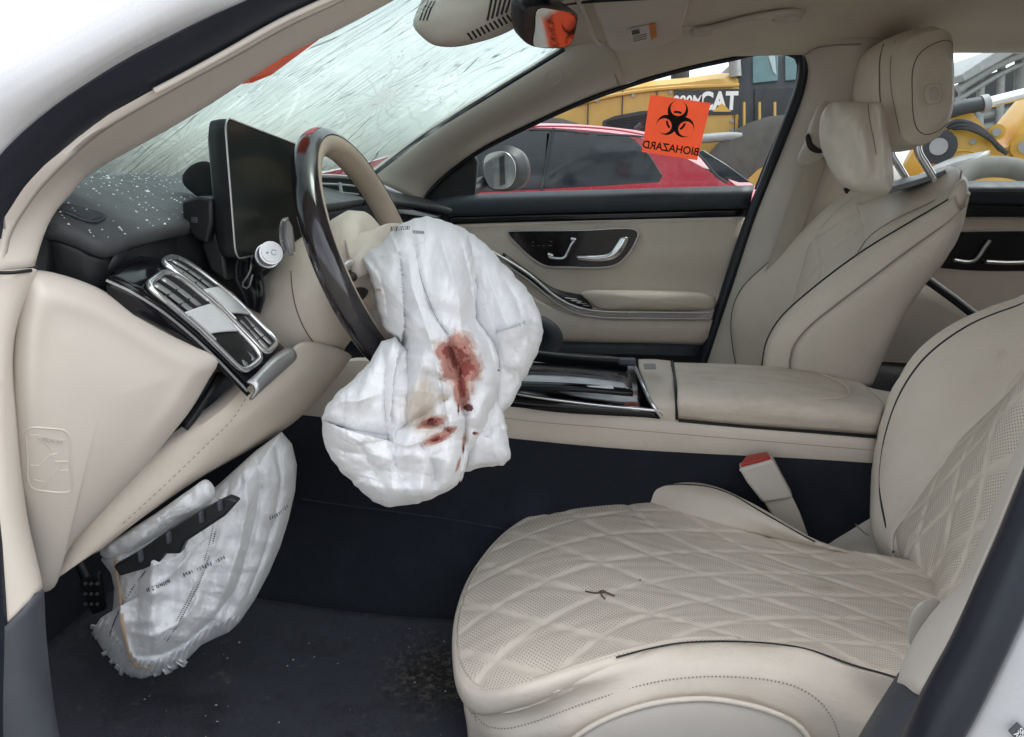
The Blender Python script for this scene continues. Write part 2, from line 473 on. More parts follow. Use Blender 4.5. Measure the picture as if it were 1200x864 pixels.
# painted pillar
pu = [p + Vector((.004, .012, -.004)) for p in su]
def off(pts, d): return [a + Vector(d) for a in pts]
w4 = off(su, (-.0, -.004, .002))
w3 = PP([(-110, 900, .60), (-130, 700, .605), (-140, 500, .612), (-120, 330, .63), (-70, 210, .642), (0, 142, .655), (80, 92, .68), (160, 44, .705), (240, 3, .735), (350, -52, .775), (560, -130, .81), (1100, -230, .80)])
w2 = PP([(-190, 900, .59), (-210, 700, .595), (-215, 500, .60), (-180, 320, .62), (-110, 190, .64), (0, 104, .656), (90, 50, .685), (185, 0, .715), (320, -70, .765), (560, -165, .805), (1100, -290, .80)])
w1 = PP([(-290, 900, .60), (-310, 700, .605), (-310, 500, .62), (-260, 300, .655), (-160, 160, .69), (0, 66, .71), (95, 15, .74), (240, -65, .79), (560, -190, .85), (1100, -340, .87)])
w0 = PP([(-330, 900, .62), (-350, 700, .63), (-350, 500, .66), (-300, 280, .71), (-190, 140, .76), (0, 40, .79), (78, -3, .82), (230, -85, .87), (560, -205, .93), (1100, -380, .98)])
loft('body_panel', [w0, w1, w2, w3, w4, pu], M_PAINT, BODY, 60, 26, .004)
w0l = spline(w0, 60)[:26]
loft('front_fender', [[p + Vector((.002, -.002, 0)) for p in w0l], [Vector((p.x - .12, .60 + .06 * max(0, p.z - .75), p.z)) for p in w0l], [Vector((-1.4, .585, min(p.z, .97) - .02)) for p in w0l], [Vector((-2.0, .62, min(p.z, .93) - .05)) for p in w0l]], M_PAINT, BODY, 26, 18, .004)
# upper cream pillar trim
tin = PP([(40, 312, .715), (47, 288, .73), (60, 256, .755), (80, 231, .79), (108, 202, .835), (150, 178, .85), (200, 150, .865), (250, 120, .878), (290, 94, .886), (340, 63, .893), (400, 33, .90), (462, 0, .905), (540, -45, .91), (640, -85, .915)])
tl = PP([(-8, 322, .674), (0, 275, .684), (20, 240, .694), (40, 214, .702), (70, 184, .712), (110, 150, .727), (160, 120, .744), (210, 92, .762), (270, 60, .782), (330, 26, .802), (385, 0, .82), (480, -45, .842), (640, -88, .862)])
a1, b1 = spline(tl, 40), spline(tin, 40)
tm1 = [a * .72 + b * .28 + Vector((0, -.012, 0)) for a, b in zip(a1, b1)]
tm2 = [a * .35 + b * .65 + Vector((0, -.016, 0)) for a, b in zip(a1, b1)]
loft('pillar_trim', [off(a1, (0, .01, 0)), off(a1, (0, -.004, 0)), tm1, tm2, b1, [p + Vector((-.03, .025, 0)) for p in b1]], M_CREAMPL, BODY, 60, 22, .004)
tube('trim_lip', [p + Vector((.0, -.006, 0)) for p in spline(PP([(185, 108, .75), (210, 95, .76), (270, 62, .78), (330, 28, .80), (385, 2, .818), (470, -38, .836)]), 30)], .0032, M_CREAMPL, BODY)
# lower cream kick trim at the hinge pillar
loft('kick_trim', [PP([(-40, 318, .668), (-44, 450, .662), (-40, 600, .655), (-36, 745, .65)]),
                   PP([(0, 318, .676), (-4, 450, .670), (-2, 600, .664), (4, 737, .66)]),
                   PP([(24, 317, .69), (8, 440, .684), (12, 580, .678), (30, 712, .676)]),
                   PP([(40, 316, .705), (16, 400, .70), (17, 500, .698), (24, 600, .696), (45, 696, .694)]),
                   PP([(46, 318, .74), (24, 400, .74), (25, 500, .74), (32, 600, .735), (52, 690, .73)])], M_CREAMPL, BODY, 40, 14, .004)
loft('pillar_cover_joint', [PP([(-30, 317.5, .672), (10, 319, .676), (38, 316, .70)]), PP([(-30, 320.5, .673), (10, 322, .677), (38, 319, .701)])], M_BLACK, BODY, 10, 3, .002)
loft('sill_trim', [PP([(-40, 742, .648), (-36, 820, .645), (-34, 930, .64)]), PP([(4, 736, .656), (10, 820, .65), (16, 930, .645)]),
                   PP([(45, 695, .69), (48, 760, .688), (58, 850, .68), (75, 930, .67)]), PP([(50, 700, .76), (54, 760, .76), (66, 850, .75), (85, 930, .74)])], M_GREYPL, BODY, 24, 10, .004)
# --- sill below the doorway
loft('sill_trim', [[(-.8, .70, .30), (0, .70, .30), (.45, .70, .30)], [(-.8, .70, .385), (0, .70, .38), (.45, .70, .38)], [(-.8, .66, .392), (0, .66, .388), (.45, .66, .40)], [(-.8, .60, .40), (0, .60, .40), (.45, .60, .41)]], M_GREYPL, BODY, 16, 12, .006, up=(0, -.3, 1))
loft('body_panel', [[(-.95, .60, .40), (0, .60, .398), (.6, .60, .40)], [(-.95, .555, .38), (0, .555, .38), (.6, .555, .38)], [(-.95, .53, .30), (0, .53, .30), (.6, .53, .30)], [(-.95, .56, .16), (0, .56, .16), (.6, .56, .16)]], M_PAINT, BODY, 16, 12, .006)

# --- near centre pillar (lower right): cream trim, seal, paint
bi = PP([(1050, 796, .71), (1066, 757, .71), (1082, 731, .71), (1102, 706, .712), (1117, 692, .714), (1130, 677, .715), (1146, 637, .72), (1179, 556, .728), (1232, 420, .745), (1322, 180, .785), (1412, -60, .845)])
bm_ = PP([(1060, 803, .665), (1085, 760, .667), (1112, 712, .669), (1135, 682, .670), (1153, 640, .674), (1186, 558, .684), (1240, 418, .704), (1331, 178, .755), (1421, -62, .825)])
bo = PP([(1078, 815, .638), (1110, 758, .639), (1134, 705, .64), (1146, 677, .642), (1164, 637, .645), (1197, 556, .652), (1256, 410, .668), (1346, 172, .722), (1436, -68, .80)])
loft('pillar_trim', [[p + Vector((.03, .03, 0)) for p in spline(bi, 30)], bi, bm_, bo, [p + Vector((.01, .012, 0)) for p in spline(bo, 30)]], M_CREAMPL, BODY, 50, 18, .004)
so = PP([(1012, 960, .61), (1051, 880, .612), (1081, 816, .615), (1113, 758, .62), (1138, 704, .625), (1151, 676, .628), (1169, 636, .632), (1201, 557, .64), (1260, 410, .66), (1350, 172, .715), (1440, -68, .795)])
s2 = PP([(1050, 990, .585), (1095, 910, .588), (1124, 864, .59), (1156, 803, .595), (1200, 708, .605), (1250, 592, .62), (1300, 470, .64), (1390, 200, .70), (1480, -60, .79)])
a2, b2 = spline(so, 40), spline(s2, 40)
loft('door_seal', [off(a2, (.006, .014, 0)), off(a2, (0, -.002, 0)), [a * .6 + b * .4 + Vector((-.003, -.016, 0)) for a, b in zip(a2, b2)], off(b2, (0, -.006, 0)), off(b2, (.003, .012, 0))], M_RUBBER, BODY, 60, 16, .004)
loft('sill_trim', [PP([(985, 900, .70), (1020, 840, .70), (1053, 788, .70)]), PP([(1000, 905, .665), (1032, 848, .665), (1066, 800, .665)]), PP([(1020, 930, .635), (1052, 868, .635), (1081, 816, .635)])], M_GREYPL, BODY, 16, 10, .005)
p1 = off(b2, (.004, .002, 0))
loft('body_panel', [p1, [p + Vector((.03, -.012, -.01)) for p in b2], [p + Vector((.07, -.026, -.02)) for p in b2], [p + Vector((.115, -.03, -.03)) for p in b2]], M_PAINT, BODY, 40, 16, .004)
e9 = [p + Vector((.119, -.031, -.03)) for p in b2]
lo9 = [p for p in e9 if p.z < .93]; hi9 = [p for p in e9 if p.z >= .93]
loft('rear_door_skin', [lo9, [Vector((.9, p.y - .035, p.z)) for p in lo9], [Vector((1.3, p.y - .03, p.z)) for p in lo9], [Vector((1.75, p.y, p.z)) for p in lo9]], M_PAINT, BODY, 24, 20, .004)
loft('rear_door_glass', [[p + Vector((.004, .02, 0)) for p in hi9], [Vector((1.0, p.y + .0, p.z)) for p in hi9], [Vector((1.7, p.y + .02, p.z)) for p in hi9]], plastic('dark_privacy_glass', (.012, .014, .016), .05, 0, 1, .1, .6, .2), BODY, 20, 14, .004)
tube('rear_door_moulding', [Vector((x, lo9[-1].y - .038 * math.sin(math.pi * min(1, max(0, (x - .3) / 1.5))) - .004, .935)) for x in np.linspace(lo9[-1].x, 1.7, 14)], .006, M_SILVER, BODY, None, 8)
tube('door_gap', [p + Vector((-.0015, -.0005, 0)) for p in e9], .003, M_PIPE, BODY, None, 6)
# small data label on the pillar paint, lower right corner
lab_m = plastic('label_film', (.07, .075, .085), .4, 0, 1, .1)
lp = [P(1181, 856, .578), P(1192, 846, .578), P(1212, 866, .578), P(1200, 878, .578)]
lab = plate('data_label', lp, (0, -.0012, 0), lab_m, BODY, 0)
wht = plastic('white_print', (.8, .8, .8), .5, 0, 1, .03)
for k, s_ in enumerate(('SRS', 'AIR')):
    xd = (lp[2] - lp[1]).normalized(); yd = (lp[1] - lp[0]).normalized()
    c0 = lp[0] + (lp[1] - lp[0]) * (.7 - .42 * k) + (lp[2] - lp[1]) * .42 + Vector((0, -.0018, 0))
    text_mesh('label_print', s_, c0, xd, yd, .006, wht, lab, ext=.0002)

# --- headliner and roof skin
def roofrow(dx0, Y, Z, x1=1.75): return [(dx0, Y, Z - .01), (dx0 + .25, Y, Z + .004), (.6, Y, Z + .008), (1.1, Y, Z), (x1, Y, Z - .05)]
loft('headliner', [roofrow(-.10, .93, 1.335), roofrow(-.115, 1.0, 1.372), roofrow(-.13, 1.2, 1.398), roofrow(-.14, 1.52, 1.405), roofrow(-.13, 1.85, 1.398), roofrow(-.115, 2.04, 1.372), roofrow(-.10, 2.10, 1.345)], M_HEAD, BODY, 40, 40, .01, face=(.5, 1.5, .5))
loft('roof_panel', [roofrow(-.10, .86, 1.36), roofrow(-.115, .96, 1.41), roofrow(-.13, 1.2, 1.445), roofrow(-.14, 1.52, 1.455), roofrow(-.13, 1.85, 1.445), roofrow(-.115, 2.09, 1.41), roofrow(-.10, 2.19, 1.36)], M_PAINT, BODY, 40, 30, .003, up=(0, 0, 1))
# unseen rear seat wall, put in to block light from behind the cabin
loft('rear_bulkhead', [[(1.45, .70, .3), (1.45, 1.5, .3), (1.45, 2.33, .3)], [(1.50, .70, .7), (1.50, 1.5, .7), (1.50, 2.33, .7)], [(1.62, .80, 1.0), (1.62, 1.5, 1.0), (1.62, 2.25, 1.0)]], M_LEATHER, BODY, 12, 8, .04)
loft('rear_light_block', [[(1.62, .80, 1.0), (1.62, 1.5, 1.0), (1.62, 2.25, 1.0)], [(1.70, .86, 1.2), (1.70, 1.5, 1.2), (1.70, 2.2, 1.2)], [(1.74, .9, 1.36), (1.74, 1.5, 1.37), (1.74, 2.12, 1.36)]], M_BLACK, BODY, 12, 8, .02)  # unseen black sheet added across the rear opening to darken the cabin rear
loft('firewall', [[(-.95, .62, .2), (-.95, 1.5, .2), (-.95, 2.4, .2)], [(-.98, .62, .7), (-.98, 1.5, .7), (-.98, 2.4, .7)], [(-.90, .66, 1.02), (-.95, 1.5, 1.02), (-.90, 2.36, 1.02)]], M_BLACK, BODY, 10, 8, .03)
# bonnet ahead of the screen
loft('bonnet', [[(-.82, .72, 1.0), (-.90, 1.52, 1.01), (-.82, 2.32, 1.0)], [(-1.3, .66, .93), (-1.3, 1.52, .98), (-1.3, 2.38, .93)], [(-2.0, .70, .80), (-2.0, 1.52, .86), (-2.0, 2.34, .80)]], M_PAINT, BODY, 16, 10, .004, up=(0, 0, 1))

# --- far windscreen pillar trim (passenger side)
fu = PP([(433, 209, 2.13), (470, 182, 2.12), (500, 160, 2.11), (580, 110, 2.07), (662, 60, 2.02), (700, 36, 2.0)])
fl = PP([(492, 236, 2.22), (502, 222, 2.235), (520, 204, 2.235), (560, 175, 2.22), (612, 148, 2.19), (680, 117, 2.16), (730, 98, 2.14)])
a3, b3 = spline(fu, 40), spline(fl, 40)
loft('pillar_trim', [[p + Vector((-.02, .02, .01)) for p in a3], a3, [a * .7 + b * .3 + Vector((0.01, -.03, .0)) for a, b in zip(a3, b3)], [a * .3 + b * .7 + Vector((.01, -.035, .0)) for a, b in zip(a3, b3)], b3, [p + Vector((0, .03, 0)) for p in b3]], M_CREAMPL, BODY, 50, 20, .004)
tube('screen_gasket', PP([(430, 211, 2.135), (470, 180, 2.125), (500, 158, 2.115), (580, 108, 2.075), (662, 58, 2.025)]), .007, M_RUBBER, BODY, 30)
# far roof rail below the headliner, down to the window opening
ru = PP([(700, 38, 1.995), (740, 40, 1.985), (800, 48, 1.99), (900, 34, 2.0), (1000, 30, 2.0), (1200, 22, 2.0)])
rl = PP([(724, 101, 2.138), (745, 94, 2.135), (800, 79, 2.13), (850, 68, 2.125), (905, 58, 2.12), (960, 52, 2.12), (1050, 49, 2.12), (1200, 49, 2.12), (1400, 60, 2.12)])
a4, b4 = spline(ru, 40), spline(rl, 40)
loft('roof_rail_trim', [[p + Vector((0, -.05, .02)) for p in a4], a4, [(a + b) / 2 + Vector((0, -.012, -.004)) for a, b in zip(a4, b4)], b4, [p + Vector((0, .03, .004)) for p in b4]], M_HEAD, BODY, 50, 16, .004)
tube('trim_joint', PP([(700, 40, 1.998), (706, 58, 2.022), (716, 78, 2.064), (726, 100, 2.12)]), .0016, M_STITCH, BODY, 12, 6)
# airbag badge pressed in the far pillar
bd = spline([(640, 85, 0), (650, 81, 0), (658, 83, 0), (657, 94, 0), (646, 100, 0), (640, 96, 0)], 24, True)
FP = [o for o in BODY.children if o.name.startswith('pillar_trim')][-1]
tube('airbag_badge', [CAST(FP)(p.x, p.y, .0005, 2.045) for p in bd], .0014, M_CREAMPL, BODY, None, 6, True)
# far centre pillar
cl_ = PP([(934, 50, 2.11), (946, 75, 2.12), (942, 105, 2.14), (920, 165, 2.185), (903, 207, 2.205), (884, 255, 2.215), (858, 335, 2.215), (828, 425, 2.21), (820, 455, 2.21)])
cr_ = PP([(1040, 45, 2.05), (1035, 100, 2.08), (1010, 180, 2.14), (990, 260, 2.17), (960, 340, 2.18), (925, 425, 2.18), (910, 455, 2.18)])
a5, b5 = spline(cl_, 40), spline(cr_, 40)
loft('pillar_trim', [[p + Vector((-.004, .04, 0)) for p in a5], a5, [a * .75 + b * .25 + Vector((0, -.035, 0)) for a, b in zip(a5, b5)], [a * .4 + b * .6 + Vector((0, -.04, 0)) for a, b in zip(a5, b5)], b5], M_CREAMPL, BODY, 50, 18, .004)
tube('trim_joint', PP([(941, 66, 2.08), (955, 57, 2.06), (980, 53, 2.04), (1010, 52, 2.03)]), .002, M_STITCH, BODY, 14, 6)
tube('door_seal', PP([(940, 60, 2.13), (943, 78, 2.135), (938, 105, 2.15), (917, 160, 2.19), (899, 207, 2.215), (880, 255, 2.225), (853, 335, 2.225), (824, 425, 2.22)]), .016, M_RUBBER, BODY, 40, 10)
# far sill and outer wall below the doors
loft('sill_trim', [[(-.9, 2.10, .30), (.3, 2.10, .30), (1.6, 2.10, .30)], [(-.9, 2.16, .50), (.3, 2.16, .50), (1.6, 2.16, .50)], [(-.9, 2.30, .60), (.3, 2.30, .60), (1.6, 2.30, .60)]], M_BLACK, BODY, 10, 8, .01)

# --- windscreen, cracked
ws_rows = [[(-.62, .84, 1.05), (-.74, 1.15, 1.05), (-.78, 1.52, 1.05), (-.74, 1.89, 1.05), (-.64, 2.17, 1.05)],
           [(-.37, .87, 1.215), (-.45, 1.18, 1.235), (-.47, 1.52, 1.24), (-.45, 1.86, 1.235), (-.37, 2.12, 1.215)],
           [(-.10, .93, 1.36), (-.15, 1.2, 1.395), (-.165, 1.52, 1.405), (-.15, 1.84, 1.395), (-.10, 2.06, 1.36)]]
def crack_glass():
    t = NT('cracked_windscreen'); t.t.nodes.remove(t.b)
    uv = t.coord('UV'); o = t.coord()
    warp = t.n('ShaderNodeTexNoise'); warp.inputs['Scale'].default_value = 5; warp.inputs['Detail'].default_value = 4; t.l(uv, warp.inputs['Vector'])
    wv = t.mix(.06, uv, warp.outputs['Color'], 'ADD')
    def streak(rot, sx, sy, width, thr, loc=(0, 0, 0)):
        mpd = t.mapping(wv, (sx, sy, 1), (0, 0, rot), loc)
        v = t.n('ShaderNodeTexVoronoi', feature='DISTANCE_TO_EDGE', voronoi_dimensions='2D'); v.inputs['Scale'].default_value = 1; t.l(mpd, v.inputs['Vector'])
        c = t.ramp(v.outputs['Distance'], 0, 1, width, 0)
        gate = t.ramp(t.noise(t.mapping(uv, (1, 1, 1), (0, 0, 0), loc), 4.5, 3), thr, 0, thr + .12, 1)
        return t.math('MULTIPLY', c, gate)
    # impact point: cracks fanning out from a crushed patch
    g_ = loft_grid(ws_rows, 40, 24); A_w, _ = grid_normals(g_)
    ua_ = np.concatenate([[0], np.cumsum(np.linalg.norm(np.diff(A_w, axis=1), axis=2).mean(0))]); vb_w = np.concatenate([[0], np.cumsum(np.linalg.norm(np.diff(A_w, axis=0), axis=2).mean(1))])
    def fan(px_, py_, nray, rad, seed):
        d_ = np.array(tuple(ray(px_, py_).normalized())); rel = A_w - np.array(tuple(CAM)); t_ = (rel @ d_)[..., None] * d_
        j_, i_ = np.unravel_index(np.argmin(np.linalg.norm(rel - t_, axis=2)), rel.shape[:2])
        loc = t.n('ShaderNodeVectorMath', operation='SUBTRACT'); t.l(wv, loc.inputs[0]); loc.inputs[1].default_value = (ua_[i_] + .03, vb_w[j_] + .03, 0)
        ln_ = t.n('ShaderNodeVectorMath', operation='LENGTH'); t.l(loc.outputs[0], ln_.inputs[0]); r_ = ln_.outputs['Value']
        gr_ = t.n('ShaderNodeTexGradient', gradient_type='RADIAL'); t.l(loc.outputs[0], gr_.inputs['Vector'])
        nz = t.n('ShaderNodeTexNoise'); nz.inputs['Scale'].default_value = 9; nz.inputs['Detail'].default_value = 4; t.l(t.mapping(uv, loc=(seed, 0, 0)), nz.inputs['Vector'])
        f_ = t.math('FRACT', t.math('ADD', t.math('MULTIPLY', gr_.outputs['Fac'], nray), t.math('MULTIPLY', nz.outputs['Fac'], 2.2)))
        dd = t.math('MULTIPLY', t.math('ABSOLUTE', t.math('SUBTRACT', f_, .5)), t.math('MULTIPLY', r_, 6.283 / nray))
        line = t.ramp(dd, .0004, 1, .0016, 0)
        line = t.math('MULTIPLY', line, t.ramp(r_, rad * .3, 1, rad, 0))
        crush = t.ramp(t.math('ADD', r_, t.math('MULTIPLY', t.math('SUBTRACT', t.noise(uv, 28, 6, .7), .5), .14)), .02, 1, .075, 0)
        return line, crush
    fl1, cr1 = fan(455, 112, 26, .42, 1.0); fl2, cr2 = fan(205, 165, 30, .36, 7.0)
    # screen axes: U across the car, V up the screen
    c1 = streak(R(6), 15, 1.6, .018, .42)
    c2 = streak(R(15), 38, 3.0, .035, .46, (3, 5, 0))
    c3 = streak(R(2), 66, 8.0, .06, .54, (7, 1, 0))
    c4 = streak(R(20), 22, 1.2, .014, .45, (11, 3, 0))
    tot = t.math('MAXIMUM', t.math('MAXIMUM', c1, c2), t.math('MAXIMUM', c3, c4))
    tot = t.math('MULTIPLY', t.math('MAXIMUM', tot, t.math('MULTIPLY', t.math('MAXIMUM', fl1, fl2), .26)), .80, True)
    web = t.n('ShaderNodeTexVoronoi', feature='DISTANCE_TO_EDGE', voronoi_dimensions='2D'); web.inputs['Scale'].default_value = 1; t.l(t.mapping(wv, (62, 22, 1), (0, 0, R(9))), web.inputs['Vector'])
    web2 = t.n('ShaderNodeTexVoronoi', feature='F1', voronoi_dimensions='2D'); web2.inputs['Scale'].default_value = 1; t.l(t.mapping(wv, (62, 22, 1), (0, 0, R(9))), web2.inputs['Vector'])
    wgate = t.ramp(t.noise(uv, 6.5, 5, .6), .44, 0, .60, 1)
    webl = t.math('MULTIPLY', t.ramp(web.outputs['Distance'], .01, 1, .07, 0), wgate)
    shard = t.math('MULTIPLY', t.ramp(web2.outputs['Color'], .5, 0, .9, .20), wgate)
    gl = t.math('MAXIMUM', t.ramp(t.noise(t.mapping(wv, (30, 4, 1), (0, 0, R(10))), 1, 6, .7), .5, 0, .8, .22), shard)
    tot = t.math('MAXIMUM', tot, t.math('MULTIPLY', webl, .32))
    tr = t.n('ShaderNodeBsdfTransparent'); tr.inputs['Color'].default_value = (.50, .585, .545, 1)
    dk = t.n('ShaderNodeBsdfDiffuse'); dk.inputs['Color'].default_value = (.16, .19, .185, 1)
    wh = t.n('ShaderNodeBsdfTranslucent'); wh.inputs['Color'].default_value = (.80, .90, .85, 1)
    g = t.n('ShaderNodeBsdfGlossy'); g.inputs['Roughness'].default_value = .04
    fr = t.n('ShaderNodeFresnel'); fr.inputs['IOR'].default_value = 1.3
    m1 = t.n('ShaderNodeMixShader'); t.l(fr.outputs[0], m1.inputs[0]); t.l(tr.outputs[0], m1.inputs[1]); t.l(g.outputs[0], m1.inputs[2])
    m2 = t.n('ShaderNodeMixShader'); t.l(gl, m2.inputs[0]); t.l(m1.outputs[0], m2.inputs[1]); t.l(wh.outputs[0], m2.inputs[2])
    m3 = t.n('ShaderNodeMixShader'); t.l(tot, m3.inputs[0]); t.l(m2.outputs[0], m3.inputs[1]); t.l(dk.outputs[0], m3.inputs[2])
    tan_ = t.n('ShaderNodeBsdfDiffuse'); tan_.inputs['Color'].default_value = (.42, .42, .37, 1)
    tl2 = t.n('ShaderNodeBsdfTranslucent'); tl2.inputs['Color'].default_value = (.50, .52, .47, 1)
    mt = t.n('ShaderNodeMixShader'); mt.inputs[0].default_value = .6; t.l(tan_.outputs[0], mt.inputs[1]); t.l(tl2.outputs[0], mt.inputs[2])
    cgr = t.math('MULTIPLY', cr1, t.ramp(t.noise(uv, 70, 5, .7), .35, .1, .6, .75))
    m4 = t.n('ShaderNodeMixShader'); t.l(cgr, m4.inputs[0]); t.l(m3.outputs[0], m4.inputs[1]); t.l(mt.outputs[0], m4.inputs[2])
    t.l(m4.outputs[0], t.out.inputs['Surface'])
    return t.m
loft('windscreen', ws_rows, crack_glass(), BODY, 40, 24, 0)
# ragged crushed patch where the glass has gone to powder, with loose crumbs
powd = plastic('powdered_glass', (.46, .49, .45), .7, .8, 300, .4)
def ws_point(u, v):
    g = spline([spline(r, 41)[int(u * 40)] for r in ws_rows], 41)[int(v * 40)]
    return g

# ================================================================== cabin floor (structure)
FL = loft('floor', [[(-1.0, .66, .33), (-.5, .66, .29), (0, .66, .29), (.6, .66, .29), (1.5, .66, .29)], [(-1.0, .74, .36), (-.75, .76, .28), (-.45, .78, .27), (0, .8, .27), (1.5, .8, .28)],
              [(-1.0, 1.1, .38), (-.75, 1.1, .285), (-.45, 1.1, .27), (0, 1.1, .27), (1.5, 1.1, .28)], [(-1.0, 1.25, .40), (-.75, 1.25, .31), (-.45, 1.25, .295), (0, 1.25, .29), (1.5, 1.25, .29)],
              [(-1.0, 1.36, .46), (-.75, 1.36, .40), (-.45, 1.36, .385), (0, 1.36, .37), (1.5, 1.36, .36)], [(-1.0, 1.405, .62), (-.75, 1.405, .60), (-.45, 1.405, .58), (0, 1.41, .56), (.5, 1.41, .56), (1.5, 1.41, .5)],
              [(-1.0, 1.52, .63), (-.75, 1.52, .61), (-.45, 1.52, .59), (0, 1.52, .57), (1.5, 1.52, .5)], [(-1.0, 1.64, .6), (-.45, 1.64, .57), (0, 1.64, .55), (1.5, 1.64, .48)], [(-1, 1.75, .32), (0, 1.75, .29), (1.5, 1.75, .29)], [(-1, 2.2, .3), (0, 2.2, .29), (1.5, 2.2, .29)]], M_CARPET, None, 60, 70, .01, up=(0, 0, 1))
FL['kind'] = 'structure'
_cfl = CAST(FL)
tube('carpet_seam', [_cfl(x, y, .001) for x, y in ((352, 585), (400, 592), (470, 601), (540, 611), (610, 624), (680, 636))], .0022, carpet('seam_carpet', (.030, .034, .045)), FL, 30, 6)
def matmat():
    t = NT('driver_floor_mat'); o = t.coord(); f = t.noise(o, 800, 2, .7)
    col = t.mix(t.ramp(f, .35, 0, .7, 1), (.014, .016, .023), (.038, .042, .056))
    wet = t.ramp(t.noise(t.mapping(o, (5, 5, 5)), 1.5, 6, .7), .50, 0, .66, 1)
    col = t.mix(t.math('MULTIPLY', wet, .5), col, (.010, .010, .012))
    dust = t.ramp(t.noise(t.mapping(o, (14, 14, 14), loc=(3, 1, 0)), 1.5, 7, .75), .60, 0, .78, 1)
    col = t.mix(t.math('MULTIPLY', dust, .75), col, (.20, .165, .13))
    px = t.n('ShaderNodeSeparateXYZ'); t.l(o, px.inputs[0])
    sx_ = t.n('ShaderNodeVectorMath', operation='DISTANCE'); t.l(o, sx_.inputs[0]); sx_.inputs[1].default_value = (-.24, 1.06, .29)
    near = t.ramp(t.math('ADD', sx_.outputs['Value'], t.math('MULTIPLY', t.math('SUBTRACT', t.noise(o, 26, 6, .75), .5), .22)), .03, 1, .12, 0)
    crum = t.ramp(t.noise(o, 90, 6, .75), .48, 0, .6, 1)
    col = t.mix(near, col, t.mix(crum, (.007, .006, .006), (.10, .082, .068)))
    t.l(col, t.b.inputs['Base Color']); t.l(t.ramp(wet, 0, .85, 1, .35), t.b.inputs['Roughness']); t.bump(f, .7, .0015); return t.m
fm = loft('floor_mat', [[(-.86, .82, .325), (-.74, .80, .292), (-.45, .80, .283), (-.16, .82, .283)], [(-.86, .95, .328), (-.74, .95, .298), (-.45, .95, .286), (-.14, .95, .284)], [(-.86, 1.1, .332), (-.74, 1.1, .304), (-.45, 1.1, .288), (-.15, 1.1, .286)], [(-.84, 1.22, .345), (-.74, 1.215, .318), (-.45, 1.2, .300), (-.2, 1.19, .296)]],
          matmat(), None, 40, 24, .006, up=(0, 0, 1), disp=lambda U, V: .003 * np.sin(U * 9 + 2 * V) + .003 * np.sin(V * 16))
tag(fm, 'dark blue-grey driver floor mat, scuffed and damp, in front of the seat', 'floor mat')
# grit on the mat
V, F = [], []
for i in range(42):
    c = Vector((random.uniform(-.72, -.18), random.uniform(.85, 1.18), .301)); r = random.uniform(.0008, .0026)
    b = len(V)
    for q in ((1, 0, 0), (-.6, .7, 0), (-.5, -.8, .1), (.1, .1, .7)): V.append(c + Vector(q) * r * random.uniform(.6, 1.4))
    F += [(b, b + 1, b + 3), (b + 1, b + 2, b + 3), (b + 2, b, b + 3), (b, b + 2, b + 1)]
gt = meshobj('grit', V, F, plastic('grit', (.34, .31, .27), .8, 0, 1, .4), None, 0, False)
tag(gt, 'pale grit scattered over the driver floor mat', 'grit', None, 'stuff')
# ================================================================== DASHBOARD
DASH = thing('dashboard', 'black topped dashboard with cream lower panels, left of the steering wheel', 'dashboard', (-.6, 1.52, .6))
rear = PP([(52, 262, .775), (66, 261, .782), (92, 274, .79), (120, 286, .80), (130, 288, .815), (150, 279, .845), (185, 269, .90), (215, 263, .97), (262, 256, 1.06), (330, 247, 1.25), (400, 238, 1.55), (440, 233, 1.9), (500, 240, 2.17), (530, 246, 2.22)])
t0 = [(-.64, .78, 1.04), (-.635, .80, 1.047), (-.64, .84, 1.052), (-.74, 1.15, 1.056), (-.77, 1.52, 1.056), (-.74, 1.89, 1.056), (-.64, 2.17, 1.05), (-.60, 2.22, 1.03)]
rs = spline(rear, 60); ts = spline(t0, 60)
mid = [a * .45 + b * .55 + Vector((0, 0, .004)) for a, b in zip(ts, rs)]
def dash_bumps(U, V): return .0006 * np.sin(U * 30) * np.sin(V * 40)
TPAD = loft('top_pad', [ts, mid, [a * .12 + b * .88 + Vector((0, 0, .004)) for a, b in zip(ts, rs)], rs, [p + Vector((-.003, .0, -.010)) for p in rs], [p + Vector((-.010, .004, -.016)) for p in rs]], M_DASH, DASH, 90, 36, .004, up=(1, -.5, 1))
loft('front_face', [[p + Vector((-.012, .006, -.008)) for p in rs], [p + Vector((-.014, .008, -.05)) for p in rs], [p + Vector((-.03, .016, -.10)) for p in rs], [p + Vector((-.05, .03, -.16)) for p in rs]], M_BLACK, DASH, 80, 12, .004, up=(1, -1, 0))
loft('end_cover', [PP([(30, 330, .755), (36, 300, .765), (46, 268, .775)]), PP([(60, 345, .775), (62, 310, .785), (62, 272, .79)])], M_BLACK, DASH, 8, 4, .004)
loft('recess_wall', [PP([(120, 335, .82), (135, 300, .83), (150, 285, .86)]), PP([(190, 345, .93), (190, 300, .94), (200, 272, .96)]), PP([(260, 370, 1.04), (262, 310, 1.05), (268, 262, 1.07)]), PP([(330, 400, 1.15), (335, 320, 1.2), (340, 255, 1.25)])], M_BLACK, DASH, 14, 16, .004)
